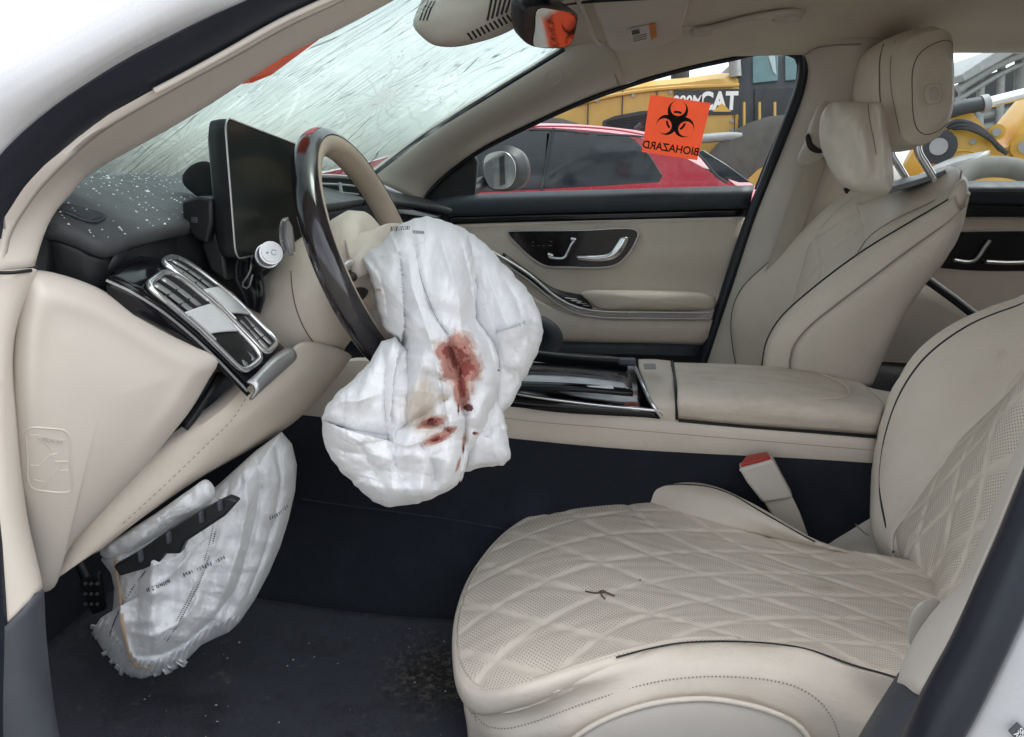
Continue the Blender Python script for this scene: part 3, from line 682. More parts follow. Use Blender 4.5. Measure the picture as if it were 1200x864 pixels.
# defroster grille in the top pad
ctp = CAST(TPAD)
def gs(s, t):
    x = (63 * (1 - s) + 108 * s) * (1 - t) + (76 * (1 - s) + 129 * s) * t; y = (245 * (1 - s) + 264 * s) * (1 - t) + (241 * (1 - s) + 257 * s) * t
    return ctp(x, y, 0, .82)
gc = [gs(0, .3), gs(.1, 0), gs(.5, -.05), gs(.9, 0), gs(1, .5), gs(.9, 1), gs(.5, 1.05), gs(.1, .9)]
gpl = plate('defroster_grille', [p + Vector((0, 0, .0022)) for p in gc], (0, 0, .0006), M_BLACK, DASH, 0, smooth_n=28)
for k in range(16):
    s = .06 + .055 * k
    tube('grille_bar', [gs(s, .05) + Vector((0, 0, .0032)), gs(s + .05, .95) + Vector((0, 0, .0032))], .0010, M_GREYPL, gpl, None, 5)
tube('grille_rim', [p + Vector((0, 0, .0026)) for p in spline(gc, 36, True)], .0015, M_GREYPL, gpl, None, 6, True)
# chrome-edged vent panel
vn = spline(PP([(126, 324, .785), (150, 335, .79), (180, 353, .81), (215, 380, .845), (252, 414, .885), (290, 454, .925)]), 40)
vf = spline(PP([(186, 294, .95), (215, 308, .975), (245, 328, 1.0), (275, 352, 1.015), (306, 383, 1.02), (338, 412, 1.02)]), 40)
def VS(s, t, h=0):
    i = min(max(s, 0), 1) * 39; k = min(int(i), 38); w = i - k
    a = vn[k] * (1 - w) + vn[k + 1] * w; b = vf[k] * (1 - w) + vf[k + 1] * w
    nrm = (vn[k + 1] - vn[k]).cross(vf[k] - vn[k]).normalized()
    if nrm.z < 0: nrm = -nrm
    return a * (1 - t) + b * t + nrm * (h + .006 * math.sin(math.pi * t))
loft('vent_panel', [[VS(s, t) for s in np.linspace(0, 1, 20)] for t in np.linspace(0, 1, 7)], M_GLOSS, DASH, 40, 14, .012)
side = [VS(s, 0) for s in np.linspace(0, 1, 20)]
loft('vent_panel_side', [side, [p + Vector((.0, -.004, -.010)) for p in side], [p + Vector((-.004, .006, -.034 + .02 * i / 19)) for i, p in enumerate(side)]], M_GLOSS, DASH, 40, 8, .006)
tube('vent_trim_line', [p + Vector((.001, -.004, -.004)) for p in side], .0016, M_SILVER, DASH, 40, 6)
e0, e1 = VS(1, 0), VS(1, 1)
loft('vent_end_cap', [[e0 + Vector((-.003, 0, .008)), (e0 + e1) / 2 + Vector((-.003, 0, .012)), e1 + Vector((-.003, 0, .006))], [e0 + Vector((.008, 0, .005)), (e0 + e1) / 2 + Vector((.008, 0, .009)), e1 + Vector((.008, 0, .004))], [e0 + Vector((.012, 0, -.006)), (e0 + e1) / 2 + Vector((.012, 0, -.004)), e1 + Vector((.012, 0, -.008))], [e0 + Vector((.004, 0, -.018)), (e0 + e1) / 2 + Vector((.004, 0, -.018)), e1 + Vector((.004, 0, -.018))]], M_SILVER, DASH, 12, 10, .004)
mesh_m = plastic('vent_mesh', (.66, .66, .67), .5, .6, 900, .12, .5, 0, .1)
def vent(t0_, t1_, s0, s1):
    tcn = (t0_ + t1_) / 2; hw = (t1_ - t0_) / 2
    loop = []
    for k in range(48):
        a = 2 * math.pi * k / 48; ca, sa = math.cos(a), math.sin(a)
        ca = math.copysign(abs(ca) ** .22, ca); sa = math.copysign(abs(sa) ** .42, sa)
        loop.append((.5 * (s0 + s1) + .5 * (s1 - s0) * ca, tcn + hw * sa))
    fr = tube('air_vent', [VS(s, t, .004) for s, t in loop], .0040, M_CHROME, DASH, None, 8, True)
    # dark throat
    plate('vent_throat', [VS(s, tcn + (t - tcn) * .92, .0022) for s, t in loop], (0, 0, -.001), M_BLACK, fr, 0)
    a0, a1 = s0 + (s1 - s0) * .36, s0 + (s1 - s0) * .64
    loft('vent_flap', [[VS(s, tcn + hw * q * .86, .006 + .002 * (1 - q * q)) for s in np.linspace(a0 + .03 * q, a1 + .05 * q, 6)] for q in (-1, -.5, 0, .5, 1)], mesh_m, fr, 16, 10, .003)
    for q in (-1, 1):
        tube('vent_flap_edge', [VS(s, tcn + hw * q * .86, .006) for s in np.linspace(a0, a1, 6)], .0016, M_CHROME, fr, None, 6)
    for (b0, b1) in ((s0 + .02, a0), (a1 + .03, s1 - .02)):
        for q in (-.35, .3):
            loft('vent_slat', [[VS(s, tcn + hw * (q + d), .0035 - abs(d) * .006) for s in np.linspace(b0, b1, 5)] for d in (-.16, 0, .16)], M_SILVER, fr, 10, 4, .0015)
        for s in np.linspace(b0, b1, 4)[1:-1]:
            tube('vent_slat', [VS(s, tcn - hw * .8, .0026), VS(s + .02, tcn + hw * .8, .0026)], .0013, M_BLACK, fr, None, 5)
vent(.05, .49, .15, .90); vent(.54, .97, .10, .90)
# cream knee panel nearest the door
def ykn(x, y): return .715 + (x - 20) / 235 * .17 + .06 / (1 + math.exp(-(y - 590) / 60))
kn = [(33, 318), (48, 317), (100, 331), (160, 362), (212, 396), (252, 418), (256, 424), (244, 446), (224, 480), (202, 508), (172, 544), (140, 578), (108, 613), (88, 634), (76, 652), (70, 675), (62, 690), (48, 694), (40, 676), (30, 630), (22, 575), (16, 500), (15, 410), (22, 355)]
def knd(x, y, s):
    d = 0
    return .005 * math.exp(-((s - .80) / .12) ** 2) / (1 + math.exp((y - 500) / 25))
puff('knee_panel', kn, ykn, .034, M_CREAMPL, DASH, 140, 30, .36, .02, knd, (120, 470))
# airbag emblem pressed into the knee panel
eo = spline([(34, 502, 0), (56, 502, 0), (76, 505, 0), (81, 512, 0), (83, 545, 0), (84, 574, 0), (78, 577, 0), (56, 576, 0), (38, 572, 0), (33, 562, 0), (32, 535, 0), (31, 508, 0)], 50, True)
def kp(x, y, e=0): return P(x, y, ykn(x, y) - .0315 - e)
def kp_s(x, y):
    # on the dome: the panel height falls towards its left edge
    c = Vector((120, 470)); s_ = max(.0, min(1, ((Vector((x, y)) - c).length / 118)))
    return x, y
EMB = []
KNP = bpy.data.objects['knee_panel']
bpy.context.view_layer.update()
from mathutils.bvhtree import BVHTree
bv = BVHTree.FromPolygons([v.co.copy() for v in KNP.data.vertices], [tuple(p.vertices) for p in KNP.data.polygons])
def on_knee(x, y):
    d = ray(x, y).normalized(); h = bv.ray_cast(CAM, d)
    return h[0] if h[0] else kp(x, y)
tube('airbag_emblem', [on_knee(p.x, p.y) for p in eo], .0011, M_CREAMPL, DASH, None, 6, True)
emb = bpy.data.objects['airbag_emblem']
for ln in ([(35, 510), (44, 510), (48, 516), (44, 521)], [(36, 545), (46, 546), (58, 533), (66, 536)], [(62, 528), (56, 522), (52, 518)], [(40, 562), (52, 565), (66, 552), (72, 543)], [(64, 541), (80, 541)], [(70, 552), (80, 551)], [(48, 570), (56, 566), (62, 560)], [(60, 533), (67, 532)]):
    tube('emblem_relief', [on_knee(x, y) for x, y in ln], .0009, M_CREAMPL, emb, None, 5)
text_mesh('emblem_letters', 'AIRBAG', on_knee(61, 516) + Vector((0, -.001, 0)), on_knee(78, 519) - on_knee(46, 514), on_knee(60, 508) - on_knee(60, 524), .0075, M_CREAMPL, emb, ext=.0006)
# lower cream dash (strip with a seam) and underside
r0 = PP([(300, 432, .985), (284, 450, .965), (260, 476, .935), (226, 502, .91), (164, 550, .875), (104, 612, .84), (66, 676, .82)])
r1 = PP([(318, 440, 1.0), (300, 462, .975), (276, 492, .945), (240, 528, .92), (190, 576, .885), (140, 622, .855), (108, 650, .84)])
ra = PP([(352, 402, 1.05), (345, 440, 1.03), (322, 480, 1.01), (275, 526, .97), (215, 572, .925), (160, 612, .89), (116, 646, .87)])
r2 = PP([(410, 415, 1.14), (388, 446, 1.12), (345, 492, 1.08), (290, 528, 1.03), (230, 562, .985), (170, 597, .94), (118, 630, .91)])
r3 = PP([(402, 430, 1.22), (380, 460, 1.2), (338, 500, 1.16), (285, 532, 1.12), (225, 565, 1.06), (165, 598, 1.02), (116, 628, 1.0)])
s0_ = [p + Vector((-.02, .02, .0)) for p in spline(r0, 30)]
loft('lower_panel', [s0_, r0, r1, ra, r2, r3], M_LEATHER, DASH, 50, 30, .004)
stp = spline(PP([(296, 455, .968), (274, 490, .938), (240, 524, .914), (190, 572, .88), (140, 618, .85)]), 60)
V, F = [], []
for i in range(0, 58, 2):
    v, f = tube_vf([stp[i] + Vector((0, -.003, 0)), stp[i + 1] + Vector((0, -.003, 0))], .0006, 5, False, 1, len(V)); V += v; F += f
meshobj('stitching', V, F, M_STITCH, DASH)['kind'] = 'stuff'
# gaps in the cream: dark joints
loft('panel_gap', [PP([(268, 438, .955), (250, 462, .93), (232, 490, .915), (220, 505, .905)]), PP([(256, 436, .945), (243, 460, .925), (228, 486, .91), (218, 503, .90)])], M_BLACK, DASH, 12, 3, .01)
loft('trim_slit', [PP([(310, 460, .993), (296, 472, .975), (280, 488, .955), (266, 500, .94)]), PP([(306, 466, .985), (292, 480, .968), (278, 493, .95), (266, 500, .939)])], M_BLACK, DASH, 14, 3, .002)
# column shroud, cream, from the wheel hub into the dash
WC = Vector((-.348, 1.15, .932)); WA = R(21)
WN = Vector((math.cos(WA), 0, math.sin(WA))); WU = Vector((-math.sin(WA), 0, math.cos(WA))); WR = Vector((0, 1, 0))
def ell(c, ru_, rr, n=36): return [c + WU * (ru_ * math.cos(2 * math.pi * k / n)) + WR * (rr * math.sin(2 * math.pi * k / n)) for k in range(n)]
rings('column_shroud', [ell(WC - WN * .045, .045, .05), ell(WC - WN * .05 - WU * .005, .068, .075), ell(WC - WN * .075 - WU * .015, .085, .088), ell(WC - WN * .11 - WU * .03, .092, .088), ell(WC - WN * .15 - WU * .045, .084, .078), ell(WC - WN * .22 - WU * .06, .08, .07)], M_LEATHER, DASH)
CSH = [o for o in DASH.children if o.name.startswith('column_shroud')][0]
_cc = CAST(CSH)
_sq = [q_ for q_ in (_cc(x, y, .0004) for x, y in ((341, 318), (342, 335), (346, 358), (356, 384), (370, 404), (386, 414))) if q_]
if len(_sq) > 2: tube('shroud_joint', _sq, .0010, M_SEAM, DASH, 20, 6)
# instrument screen
SCR = thing('instrument_display', 'black tablet-like instrument screen with silver rim behind the steering wheel', 'display', P(300, 300, 1.1))
sA, sB = P(264, 137, .985), P(350, 170, 1.18); sC, sD = P(277, 304, .985), P(356, 287, 1.18)
def SS(u, v, h=0):
    a = sA * (1 - u) + sB * u; b = sC * (1 - u) + sD * u
    n_ = (sB - sA).cross(sC - sA).normalized()
    if n_.x < 0: n_ = -n_
    return a * (1 - v) + b * v + n_ * h
def rr_loop(u0, u1, v0, v1, r, rv=None, n=6):
    rv = rv or r; out = []
    for cx, cy, a0 in ((u1 - r, v0 + rv, -90), (u1 - r, v1 - rv, 0), (u0 + r, v1 - rv, 90), (u0 + r, v0 + rv, 180)):
        for k in range(n + 1):
            a = R(a0 + 90 * k / n); out.append((cx + r * math.cos(a), cy + rv * math.sin(a)))
    return out
lp_ = rr_loop(0, 1, 0, 1, .06, .11)
rings('housing', [[SS(.5 + (u - .5) * .9, .5 + (v - .5) * .86, -.034) for u, v in lp_], [SS(.5 + (u - .5) * .99, .5 + (v - .5) * .98, -.026) for u, v in lp_], [SS(u, v, -.012) for u, v in lp_], [SS(u, v, -.002) for u, v in lp_]], M_BLACK, SCR)
scr_m = plastic('dark_screen_glass', (.020, .023, .022), .16, 0, 1, .2, .12, 0)
plate('screen', [SS(.5 + (u - .5) * .985, .5 + (v - .5) * .97, -.0015) for u, v in lp_], Vector((.0015, 0, 0)), scr_m, SCR, 0)
tube('silver_rim', [SS(u, v, -.001) for u, v in lp_], .0013, M_SILVER, SCR, None, 6, True)
hood = plastic('cluster_hood_matte', (.022, .023, .025), .7, .4, 800, .2, .3)
puff('rear_cowl', [(214, 206), (224, 194), (238, 189), (248, 192), (252, 215), (248, 236), (236, 233), (224, 225), (215, 216)], 1.10, .004, hood, SCR, 40, 6, .4, .05)
pb = plate('mount_bracket', PP([(212, 236), (232, 230), (248, 234), (248, 262), (242, 286), (228, 280), (214, 262)], .985), (0, .05, 0), M_BLACK, SCR, .004)
plate('mount_bracket', PP([(236, 262), (250, 264), (262, 300), (266, 330), (246, 318), (236, 290)], 1.0), (0, .05, 0), M_BLACK, SCR, .004)
for k, (x, y) in enumerate(((228, 258),)):
    box('clip', P(x, y, .984), (.008, .004, .008), M_GREYPL, pb, .0012)
for k in range(7):
    tube('wiring', PP([(280 + 3 * k, 300 + (k % 3) * 4, 1.04), (276 + 5 * k, 322 + (k % 2) * 8, 1.03 + .01 * k), (286 + 4 * k, 345, 1.05), (292 + 2 * k, 360 + k, 1.07)]), .0022, M_BLACK if k % 3 else M_GREYPL, SCR, 12, 6)
tube('metal_clip', PP([(296, 300, 1.03), (293, 318, 1.03), (284, 335, 1.035), (290, 338, 1.035), (296, 322, 1.03)]), .0014, M_SILVER, SCR, 14, 6)
# column stalk with the round button end
STK = thing('column_stalk', 'silver round-ended column stalk with white button, left of the wheel', 'stalk', P(316, 298, 1.0))
sx = (P(318, 297, .985) - P(300, 312, 1.06)).normalized()
def cyl(name, a, b, r, mat, parent, n=24, r2=None):
    return tube(name, [Vector(a), Vector(b)], [r, r if r2 is None else r2], mat, parent, None, n)
e = P(317, 297, .985)
cyl('stalk_arm', e - sx * .12, e - sx * .01, .012, M_BLACK, STK)
cyl('end_knob', e - sx * .016, e + sx * .004, .0155, M_SILVER, STK)
cyl('knob_collar', e - sx * .022, e - sx * .0165, .0165, M_CHROME, STK)
bt = cyl('button', e + sx * .004, e + sx * .0056, .0125, plastic('white_button', (.72, .73, .74), .35, 0, 1, .03), STK)
rg = plastic('grey_print', (.25, .25, .27), .5, 0, 1, .1)
sy_ = Vector((0, 0, 1)); sy_ = (sy_ - sx * sy_.dot(sx)).normalized(); sxx = sy_.cross(sx)
tube('button_mark', [e + sx * .0059 + sxx * (.003 + .0034 * math.cos(a)) + sy_ * (.0034 * math.sin(a)) for a in np.linspace(.5, 5.8, 16)], .0005, rg, bt, None, 4)
tube('button_mark', [e + sx * .0059 + sxx * -.0056 + sy_ * -.002, e + sx * .0059 + sxx * -.0056 + sy_ * .002], .0004, rg, bt, None, 4)
tube('button_mark', [e + sx * .0059 + sxx * -.0076, e + sx * .0059 + sxx * -.0036], .0004, rg, bt, None, 4)

# ================================================================== STEERING WHEEL
SW = thing('steering_wheel', 'dark wood and cream leather steering wheel with burst airbag hub', 'steering wheel', WC)
RAD = .182
def rim_pt(a, b, rr=.0205):
    d = WR * math.cos(a) + WU * math.sin(a)
    fl = 1 - .10 * max(0, -math.sin(a)) ** 6        # slightly flattened bottom
    return WC + d * (RAD * fl) + (d * math.cos(b) * rr * 1.02 + WN * math.sin(b) * rr * .98)
def rim_part(name, b0, b1, mat, rr=.0205, nb=16):
    g = [[rim_pt(2 * math.pi * i / 96, b, rr) for i in range(96)] for b in np.linspace(b0, b1, nb)]
    V = [p for r in g for p in r]; F = [(j * 96 + i, j * 96 + (i + 1) % 96, (j + 1) * 96 + (i + 1) % 96, (j + 1) * 96 + i) for j in range(nb - 1) for i in range(96)]
    o = fix_normals(meshobj(name, V, F, mat, SW, 60)); return o
def wood():
    t = NT('dark_poplar_wood'); o = t.coord()
    w = t.noise(t.mapping(o, (6, 30, 4)), 8, 6, .7)
    t.l(t.mix(t.ramp(w, .3, 0, .7, 1), (.005, .0045, .006), (.022, .017, .019)), t.b.inputs['Base Color'])
    t.l(t.ramp(t.noise(o, 30, 6, .7), .35, .10, .75, .34), t.b.inputs['Roughness']); t.set(Coat_Weight=.35, Coat_Roughness=.06); return t.m
rim_part('rim_wood', R(-105), R(78), wood())
rl_ = leather('wheel_leather', (.50, .41, .325), .5, .5, .35, .12)
rim_part('rim_leather', R(80), R(253), rl_, .0200)
for b in (79, 254):
    tube('rim_seam', [rim_pt(2 * math.pi * i / 96, R(b), .0198) for i in range(96)], .0012, M_PIPE, SW, None, 5, True)
# perforation rows on the leather
V, F = [], []
for i in range(96, 96 * 4):
    a = 2 * math.pi * i / 384
    for b in (150, 165, 180, 195):
        p = rim_pt(a + (.004 if (b // 15) % 2 else 0), R(b), .0201); d = (p - (WC + (WR * math.cos(a) + WU * math.sin(a)) * RAD)).normalized()
        u = d.orthogonal().normalized() * .0008; w = d.cross(u); k = len(V)
        V += [p + u, p + w, p - u, p - w]; F.append((k, k + 1, k + 2, k + 3))
meshobj('perforations', V, F, M_PIPE, SW, 0, False)['kind'] = 'stuff'
# red smear on top of the rim
def smear(name, a0, a1, b0, b1, mat, r_=.0208, n=14):
    g = [[rim_pt(a0 + (a1 - a0) * i / n + .03 * math.sin(j * 2.1 + i), b0 + (b1 - b0) * j / 8, r_) for i in range(n + 1)] for j in range(9)]
    return loft(name, g, mat, SW, n + 1, 9, 0)
red_m = plastic('red_reflector_tape', (.42, .03, .025), .35, .2, 300, .3)
smear('red_smear', R(96), R(112), R(-40), R(35), red_m)
# hub: cream pad torn open, spokes
pad = [ell(WC - WN * .045, .05, .055), ell(WC - WN * .03, .075, .085), ell(WC - WN * .005, .078, .09), ell(WC + WN * .012, .070, .082), ell(WC + WN * .016, .058, .07)]
rings('hub_pad', pad, M_LEATHER, SW)
def torn(U, V, A): return .004 * np.sin(U * 140) * (V > .05)
fl0 = PP([(402, 275, 1.08), (430, 270, 1.1), (455, 262, 1.15), (470, 262, 1.2)]); fl1 = PP([(408, 300, 1.05), (434, 296, 1.06), (452, 290, 1.1), (462, 284, 1.14)]); fl2 = PP([(414, 330, 1.04), (436, 318, 1.05), (452, 306, 1.09), (458, 300, 1.12)])
loft('airbag_cover', [fl0, fl1, fl2], M_LEATHER, SW, 30, 14, .004, disp=torn)
for sgn in (-1, 1):
    for dv in (-.012, -.04):
        tube('spoke', [WC + WR * sgn * .07 + WU * dv - WN * .012, WC + WR * sgn * .11 + WU * (dv - .004) - WN * .004, WC + WR * sgn * .172 + WU * (dv - .006)], [.011, .010, .009], M_BLACK, SW, None, 10, flat=.7)
    tube('spoke_trim', [WC + WR * sgn * .08 + WU * .004 + WN * .004, WC + WR * sgn * .13 + WU * .002 + WN * .006, WC + WR * sgn * .168 + WU * -.004 + WN * .004], [.003, .005, .004], M_CHROME, SW, None, 8)
tube('spoke', [WC - WU * .07 - WN * .01, WC - WU * .13 - WN * .006, WC - WU * .165], [.018, .013, .013], M_CHROME, SW, None, 10, flat=.5)
# shift paddle behind the rim, chrome edged
loft('shift_paddle', [PP([(330, 262, 1.01), (329, 280, 1.01), (334, 296, 1.01)]), PP([(336, 256, 1.005), (337, 278, 1.005), (340, 300, 1.005)]), PP([(343, 266, 1.02), (345, 282, 1.02), (346, 296, 1.02)])], M_SILVER, SW, 14, 8, .004)
tube('paddle_edge', PP([(346, 298, 1.015), (334, 294, 1.005), (329, 276, 1.003), (332, 258, 1.003), (338, 256, 1.005)]), .0022, M_CHROME, SW, 20, 6)

# passenger side of the dash: centre vent and trim band seen through the wheel
CV = loft('passenger_trim_band', [PP([(380, 240, 1.9), (450, 240, 2.0), (520, 252, 2.2)]), PP([(380, 262, 1.9), (450, 262, 2.0), (520, 268, 2.2)]), PP([(380, 300, 1.88), (450, 320, 1.98), (520, 330, 2.18)])], M_GLOSS, DASH, 20, 10, .02)
for k in range(4):
    y = 207 + 9.5 * k
    tube('vent_slat', PP([(372, y - 1, 1.72), (398, y, 1.76), (420, y + 2, 1.8)]), .0042 if k in (0, 3) else .0026, M_SILVER, DASH, 8, 6)
tube('vent_slat', PP([(398, 214, 1.75), (402, 236, 1.75)]), .004, M_SILVER, DASH, 6, 6)
plate('vent_throat', PP([(370, 205), (424, 208), (428, 240), (372, 238)], 1.80), (0, .05, 0), M_BLACK, DASH, .004)
# glass crumbs on the dash top
V, F = [], []
tsr = [ts, mid, rs]
for i in range(330):
    u = random.uniform(.0, .36); w = random.random() ** .8
    k = int(u * 59); a, b = ts[k], rs[k]
    c = a * (1 - w) + b * w + Vector((0, 0, .008 * math.sin(math.pi * w) + .0035)); r = random.uniform(.0005, .0019) * (1.8 if random.random() < .06 else 1)
    n0 = len(V)
    for q in ((1, 0, 0), (-.6, .7, .2), (-.5, -.8, .1), (.1, .1, .8)): V.append(c + Vector(q) * r * random.uniform(.5, 1.6))
    F += [(n0, n0 + 1, n0 + 3), (n0 + 1, n0 + 2, n0 + 3), (n0 + 2, n0, n0 + 3), (n0, n0 + 2, n0 + 1)]
gc_ = meshobj('glass_crumbs', V, F, plastic('glass_crumbs', (.72, .77, .75), .25, 0, 1, .1), None, 0, False)
tag(gc_, 'white glass crumbs scattered over the black dashboard top', 'glass', None, 'stuff')
# ================================================================== CENTRE CONSOLE
CON = thing('center_console', 'cream and piano black centre console between the two front seats', 'console', (.15, 1.54, .3))
ct = PP([(330, 452, 1.42), (400, 425, 1.42), (440, 425, 1.42), (500, 452, 1.415), (605, 477, 1.41), (700, 486, 1.405), (780, 493, 1.40), (900, 503, 1.40), (1028, 514, 1.40)])
cb = PP([(330, 514, 1.425), (450, 516, 1.42), (590, 518, 1.415), (700, 526, 1.41), (800, 535, 1.41), (900, 543, 1.41), (1024, 553, 1.41)])
ca, cbb = spline(ct, 50), spline(cb, 50)
loft('side_panel', [[p + Vector((0, .03, 0)) for p in ca], ca, [a * .6 + b * .4 + Vector((0, -.008, 0)) for a, b in zip(ca, cbb)], cbb, [p + Vector((0, .03, -.005)) for p in cbb]], M_LEATHER, CON, 60, 16, .004)
st = [a * .68 + b * .32 + Vector((0, -.0072, 0)) for a, b in zip(ca, cbb)]
tube('side_seam', st[14:], .0008, M_STITCH, CON, None, 5)
# end block behind the armrest
loft('rear_block', [PP([(1012, 452, 1.62), (1026, 456, 1.6), (1048, 460, 1.58)]), PP([(1034, 476, 1.46), (1040, 480, 1.45), (1054, 484, 1.45)]), PP([(1029, 512, 1.405), (1040, 516, 1.405), (1056, 520, 1.41)]), PP([(1024, 553, 1.41), (1036, 556, 1.41), (1050, 558, 1.42)])], M_LEATHER, CON, 12, 16, .01)
# black tray
tn = PP([(560, 458, 1.41), (605, 471, 1.41), (680, 480, 1.405), (774, 489, 1.402)])
tf = [PZ(585, 400, .675), PZ(640, 412, .675), PZ(700, 416, .675), PZ(742, 421, .675)]
tA, tB = spline(tn, 20), spline(tf, 20)
loft('gloss_tray', [[p + Vector((0, .0, -.012)) for p in tA], [p + Vector((0, -.003, .002)) for p in tA], [a * .6 + b * .4 for a, b in zip(tA, tB)], tB, [p + Vector((0, .01, -.02)) for p in tB]], M_GLOSS, CON, 30, 14, .004)
tube('chrome_strip', [p + Vector((0, -.004, .006)) for p in spline(PP([(585, 458, 1.412), (605, 464, 1.41), (680, 475, 1.405), (773, 484.5, 1.402)]), 20)], .0034, M_CHROME, CON, None, 8)
tube('lid_edge', [PZ(622, 446, .685), PZ(660, 443, .688), PZ(700, 446, .688), PZ(730, 453, .684), PZ(738, 458, .682), PZ(722, 462, .682), PZ(690, 458, .684)], .0014, M_SILVER, CON, 30, 6)
loft('roller_lid', [[PZ(610, 424, .69), PZ(680, 428, .69), PZ(738, 434, .69)], [PZ(600, 436, .695), PZ(680, 440, .696), PZ(740, 447, .692)], [PZ(590, 452, .688), PZ(680, 455, .69), PZ(742, 460, .688)]], M_GLOSS, CON, 16, 8, .008)
loft('tray_wall', [[PZ(600, 410, .70), PZ(660, 418, .70), PZ(735, 424, .70)], [PZ(600, 420, .68), PZ(660, 428, .68), PZ(735, 434, .68)]], M_BLACK, CON, 12, 4, .01)
plate('silver_insert', [PZ(680, 450, .690), PZ(718, 453, .690), PZ(719, 456, .690), PZ(690, 454, .690)], (0, 0, .0014), plastic('bright_insert', (.75, .76, .78), .3, 0, 1, .05), CON, 0)
# front switch block with chrome edge
fb_n = PP([(774, 488, 1.402), (784, 490, 1.402), (792, 490.5, 1.402)])
loft('switch_block', [[p + Vector((0, 0, -.01)) for p in fb_n], fb_n, PP([(766, 474, 1.40), (780, 474, 1.398), (792, 474, 1.398)]), PP([(757, 452, 1.45), (776, 451, 1.45), (790, 451, 1.45)]), PP([(749, 430, 1.58), (768, 430, 1.58), (787, 431, 1.58)]), PP([(748, 421, 1.66), (766, 421, 1.66), (786, 423, 1.66)])], M_LEATHER, CON, 14, 24, .006)
tube('chrome_edge', PP([(741, 421, 1.655), (747, 436, 1.57), (755, 455, 1.455), (763, 472, 1.40), (775, 488, 1.398)]), [.004] * 24, M_CHROME, CON, 24, 8)
plate('switch_symbol', [PZ(754, 427, .694), PZ(768, 427, .694), PZ(769, 433, .694), PZ(755, 433, .694)], (0, 0, .0016), plastic('grey_symbol', (.18, .18, .18), .4, 0, 1, .1), CON, 0)
box('latch', PZ(735, 424, .70), (.035, .03, .012), M_GREYPL, CON, .004)
# padded armrest lid
al = [PP([(795, 491, 1.40), (870, 498, 1.40), (950, 504, 1.40), (1027, 510, 1.40)]), PP([(794, 474, 1.388), (870, 480, 1.388), (950, 486, 1.388), (1031, 494, 1.388)]), PP([(794, 458, 1.405), (870, 463, 1.405), (950, 470, 1.405), (1034, 480, 1.405)]), PP([(793, 447, 1.46), (870, 451, 1.46), (960, 460, 1.46), (1034, 471, 1.46)]), PP([(791, 434, 1.56), (880, 438, 1.56), (960, 447, 1.56), (1022, 459, 1.56)]), PP([(790, 425, 1.64), (880, 428, 1.65), (960, 437, 1.65), (1010, 449, 1.63)]), PP([(790, 426, 1.69), (880, 430, 1.69), (960, 440, 1.69), (1006, 452, 1.68)])]
loft('armrest_lid', al, M_LEATHER2, CON, 44, 34, .012)
tube('lid_seam', PP([(960, 437, 1.64), (984, 447, 1.58), (995, 457, 1.50), (990, 465, 1.43), (960, 468, 1.406)]), .0014, M_LEATHER, CON, 24, 6)
tube('lid_gap', PP([(795, 492.5, 1.402), (870, 499.5, 1.402), (950, 505.5, 1.402), (1028, 512, 1.402)]), .0042, M_BLACK, CON, 24, 6)
tube('front_gap', PP([(788, 424, 1.655), (790, 440, 1.52), (792, 458, 1.408), (793, 474, 1.395), (793, 491, 1.402)]), .003, M_BLACK, CON, 20, 6)
plate('inner_block', [(-.05, 1.44, .40), (.52, 1.44, .40), (.52, 1.44, .60), (-.05, 1.44, .60)], (0, .2, 0), M_BLACK, CON, 0)
# air duct of the far footwell behind the airbag
loft('footwell_duct', [PP([(622, 368, 1.95), (640, 372, 1.95), (656, 385, 1.95), (660, 402, 1.95), (648, 416, 1.95)]), PP([(618, 376, 1.93), (636, 380, 1.93), (648, 392, 1.93), (648, 404, 1.93), (640, 416, 1.93)]), PP([(612, 392, 1.96), (626, 394, 1.96), (634, 402, 1.96), (630, 412, 1.96), (622, 420, 1.96)])], M_GREYPL, CON, 20, 10, .01)
# ------------------------------------------------------------------ belt buckle between seat and console
BK = thing('seat_belt_buckle', 'cream seat belt buckle with red release button beside the driver seat', 'buckle', P(920, 620, 1.36))
bA = [(867, 546), (872, 538), (896, 533), (904, 536), (910, 550), (928, 590), (942, 622), (918, 620), (890, 584), (872, 560)]
bw = [(868, 547), (884, 535), (903, 534), (912, 556), (922, 580), (893, 588), (876, 566)]
plate('housing', PP([(867, 549), (872, 556), (905, 541), (903, 536), (912, 556), (924, 580), (890, 585), (878, 566)][:0] + [(866, 550), (906, 539), (917, 560), (930, 584), (894, 590), (876, 567)], 1.335), (.004, .034, .0), M_CREAMPL, BK, .005, 3)
plate('stalk', PP([(895, 588), (929, 583), (938, 602), (948, 630), (920, 624), (906, 606)], 1.345), (0, .022, 0), M_CREAMPL, BK, .004)
redp = plastic('red_release_plastic', (.42, .025, .015), .35, 0, 1, .1)
plate('release_button', [P(868, 548, 1.341), P(904, 539, 1.341), P(900, 533, 1.372), P(876, 537, 1.372)], (-.002, 0, .006), redp, BK, .002)
plate('button_surround', [P(866, 551, 1.338), P(906, 541, 1.338), P(902, 533, 1.376), P(872, 538, 1.376)], (.002, 0, -.003), M_CREAMPL, BK, .001)
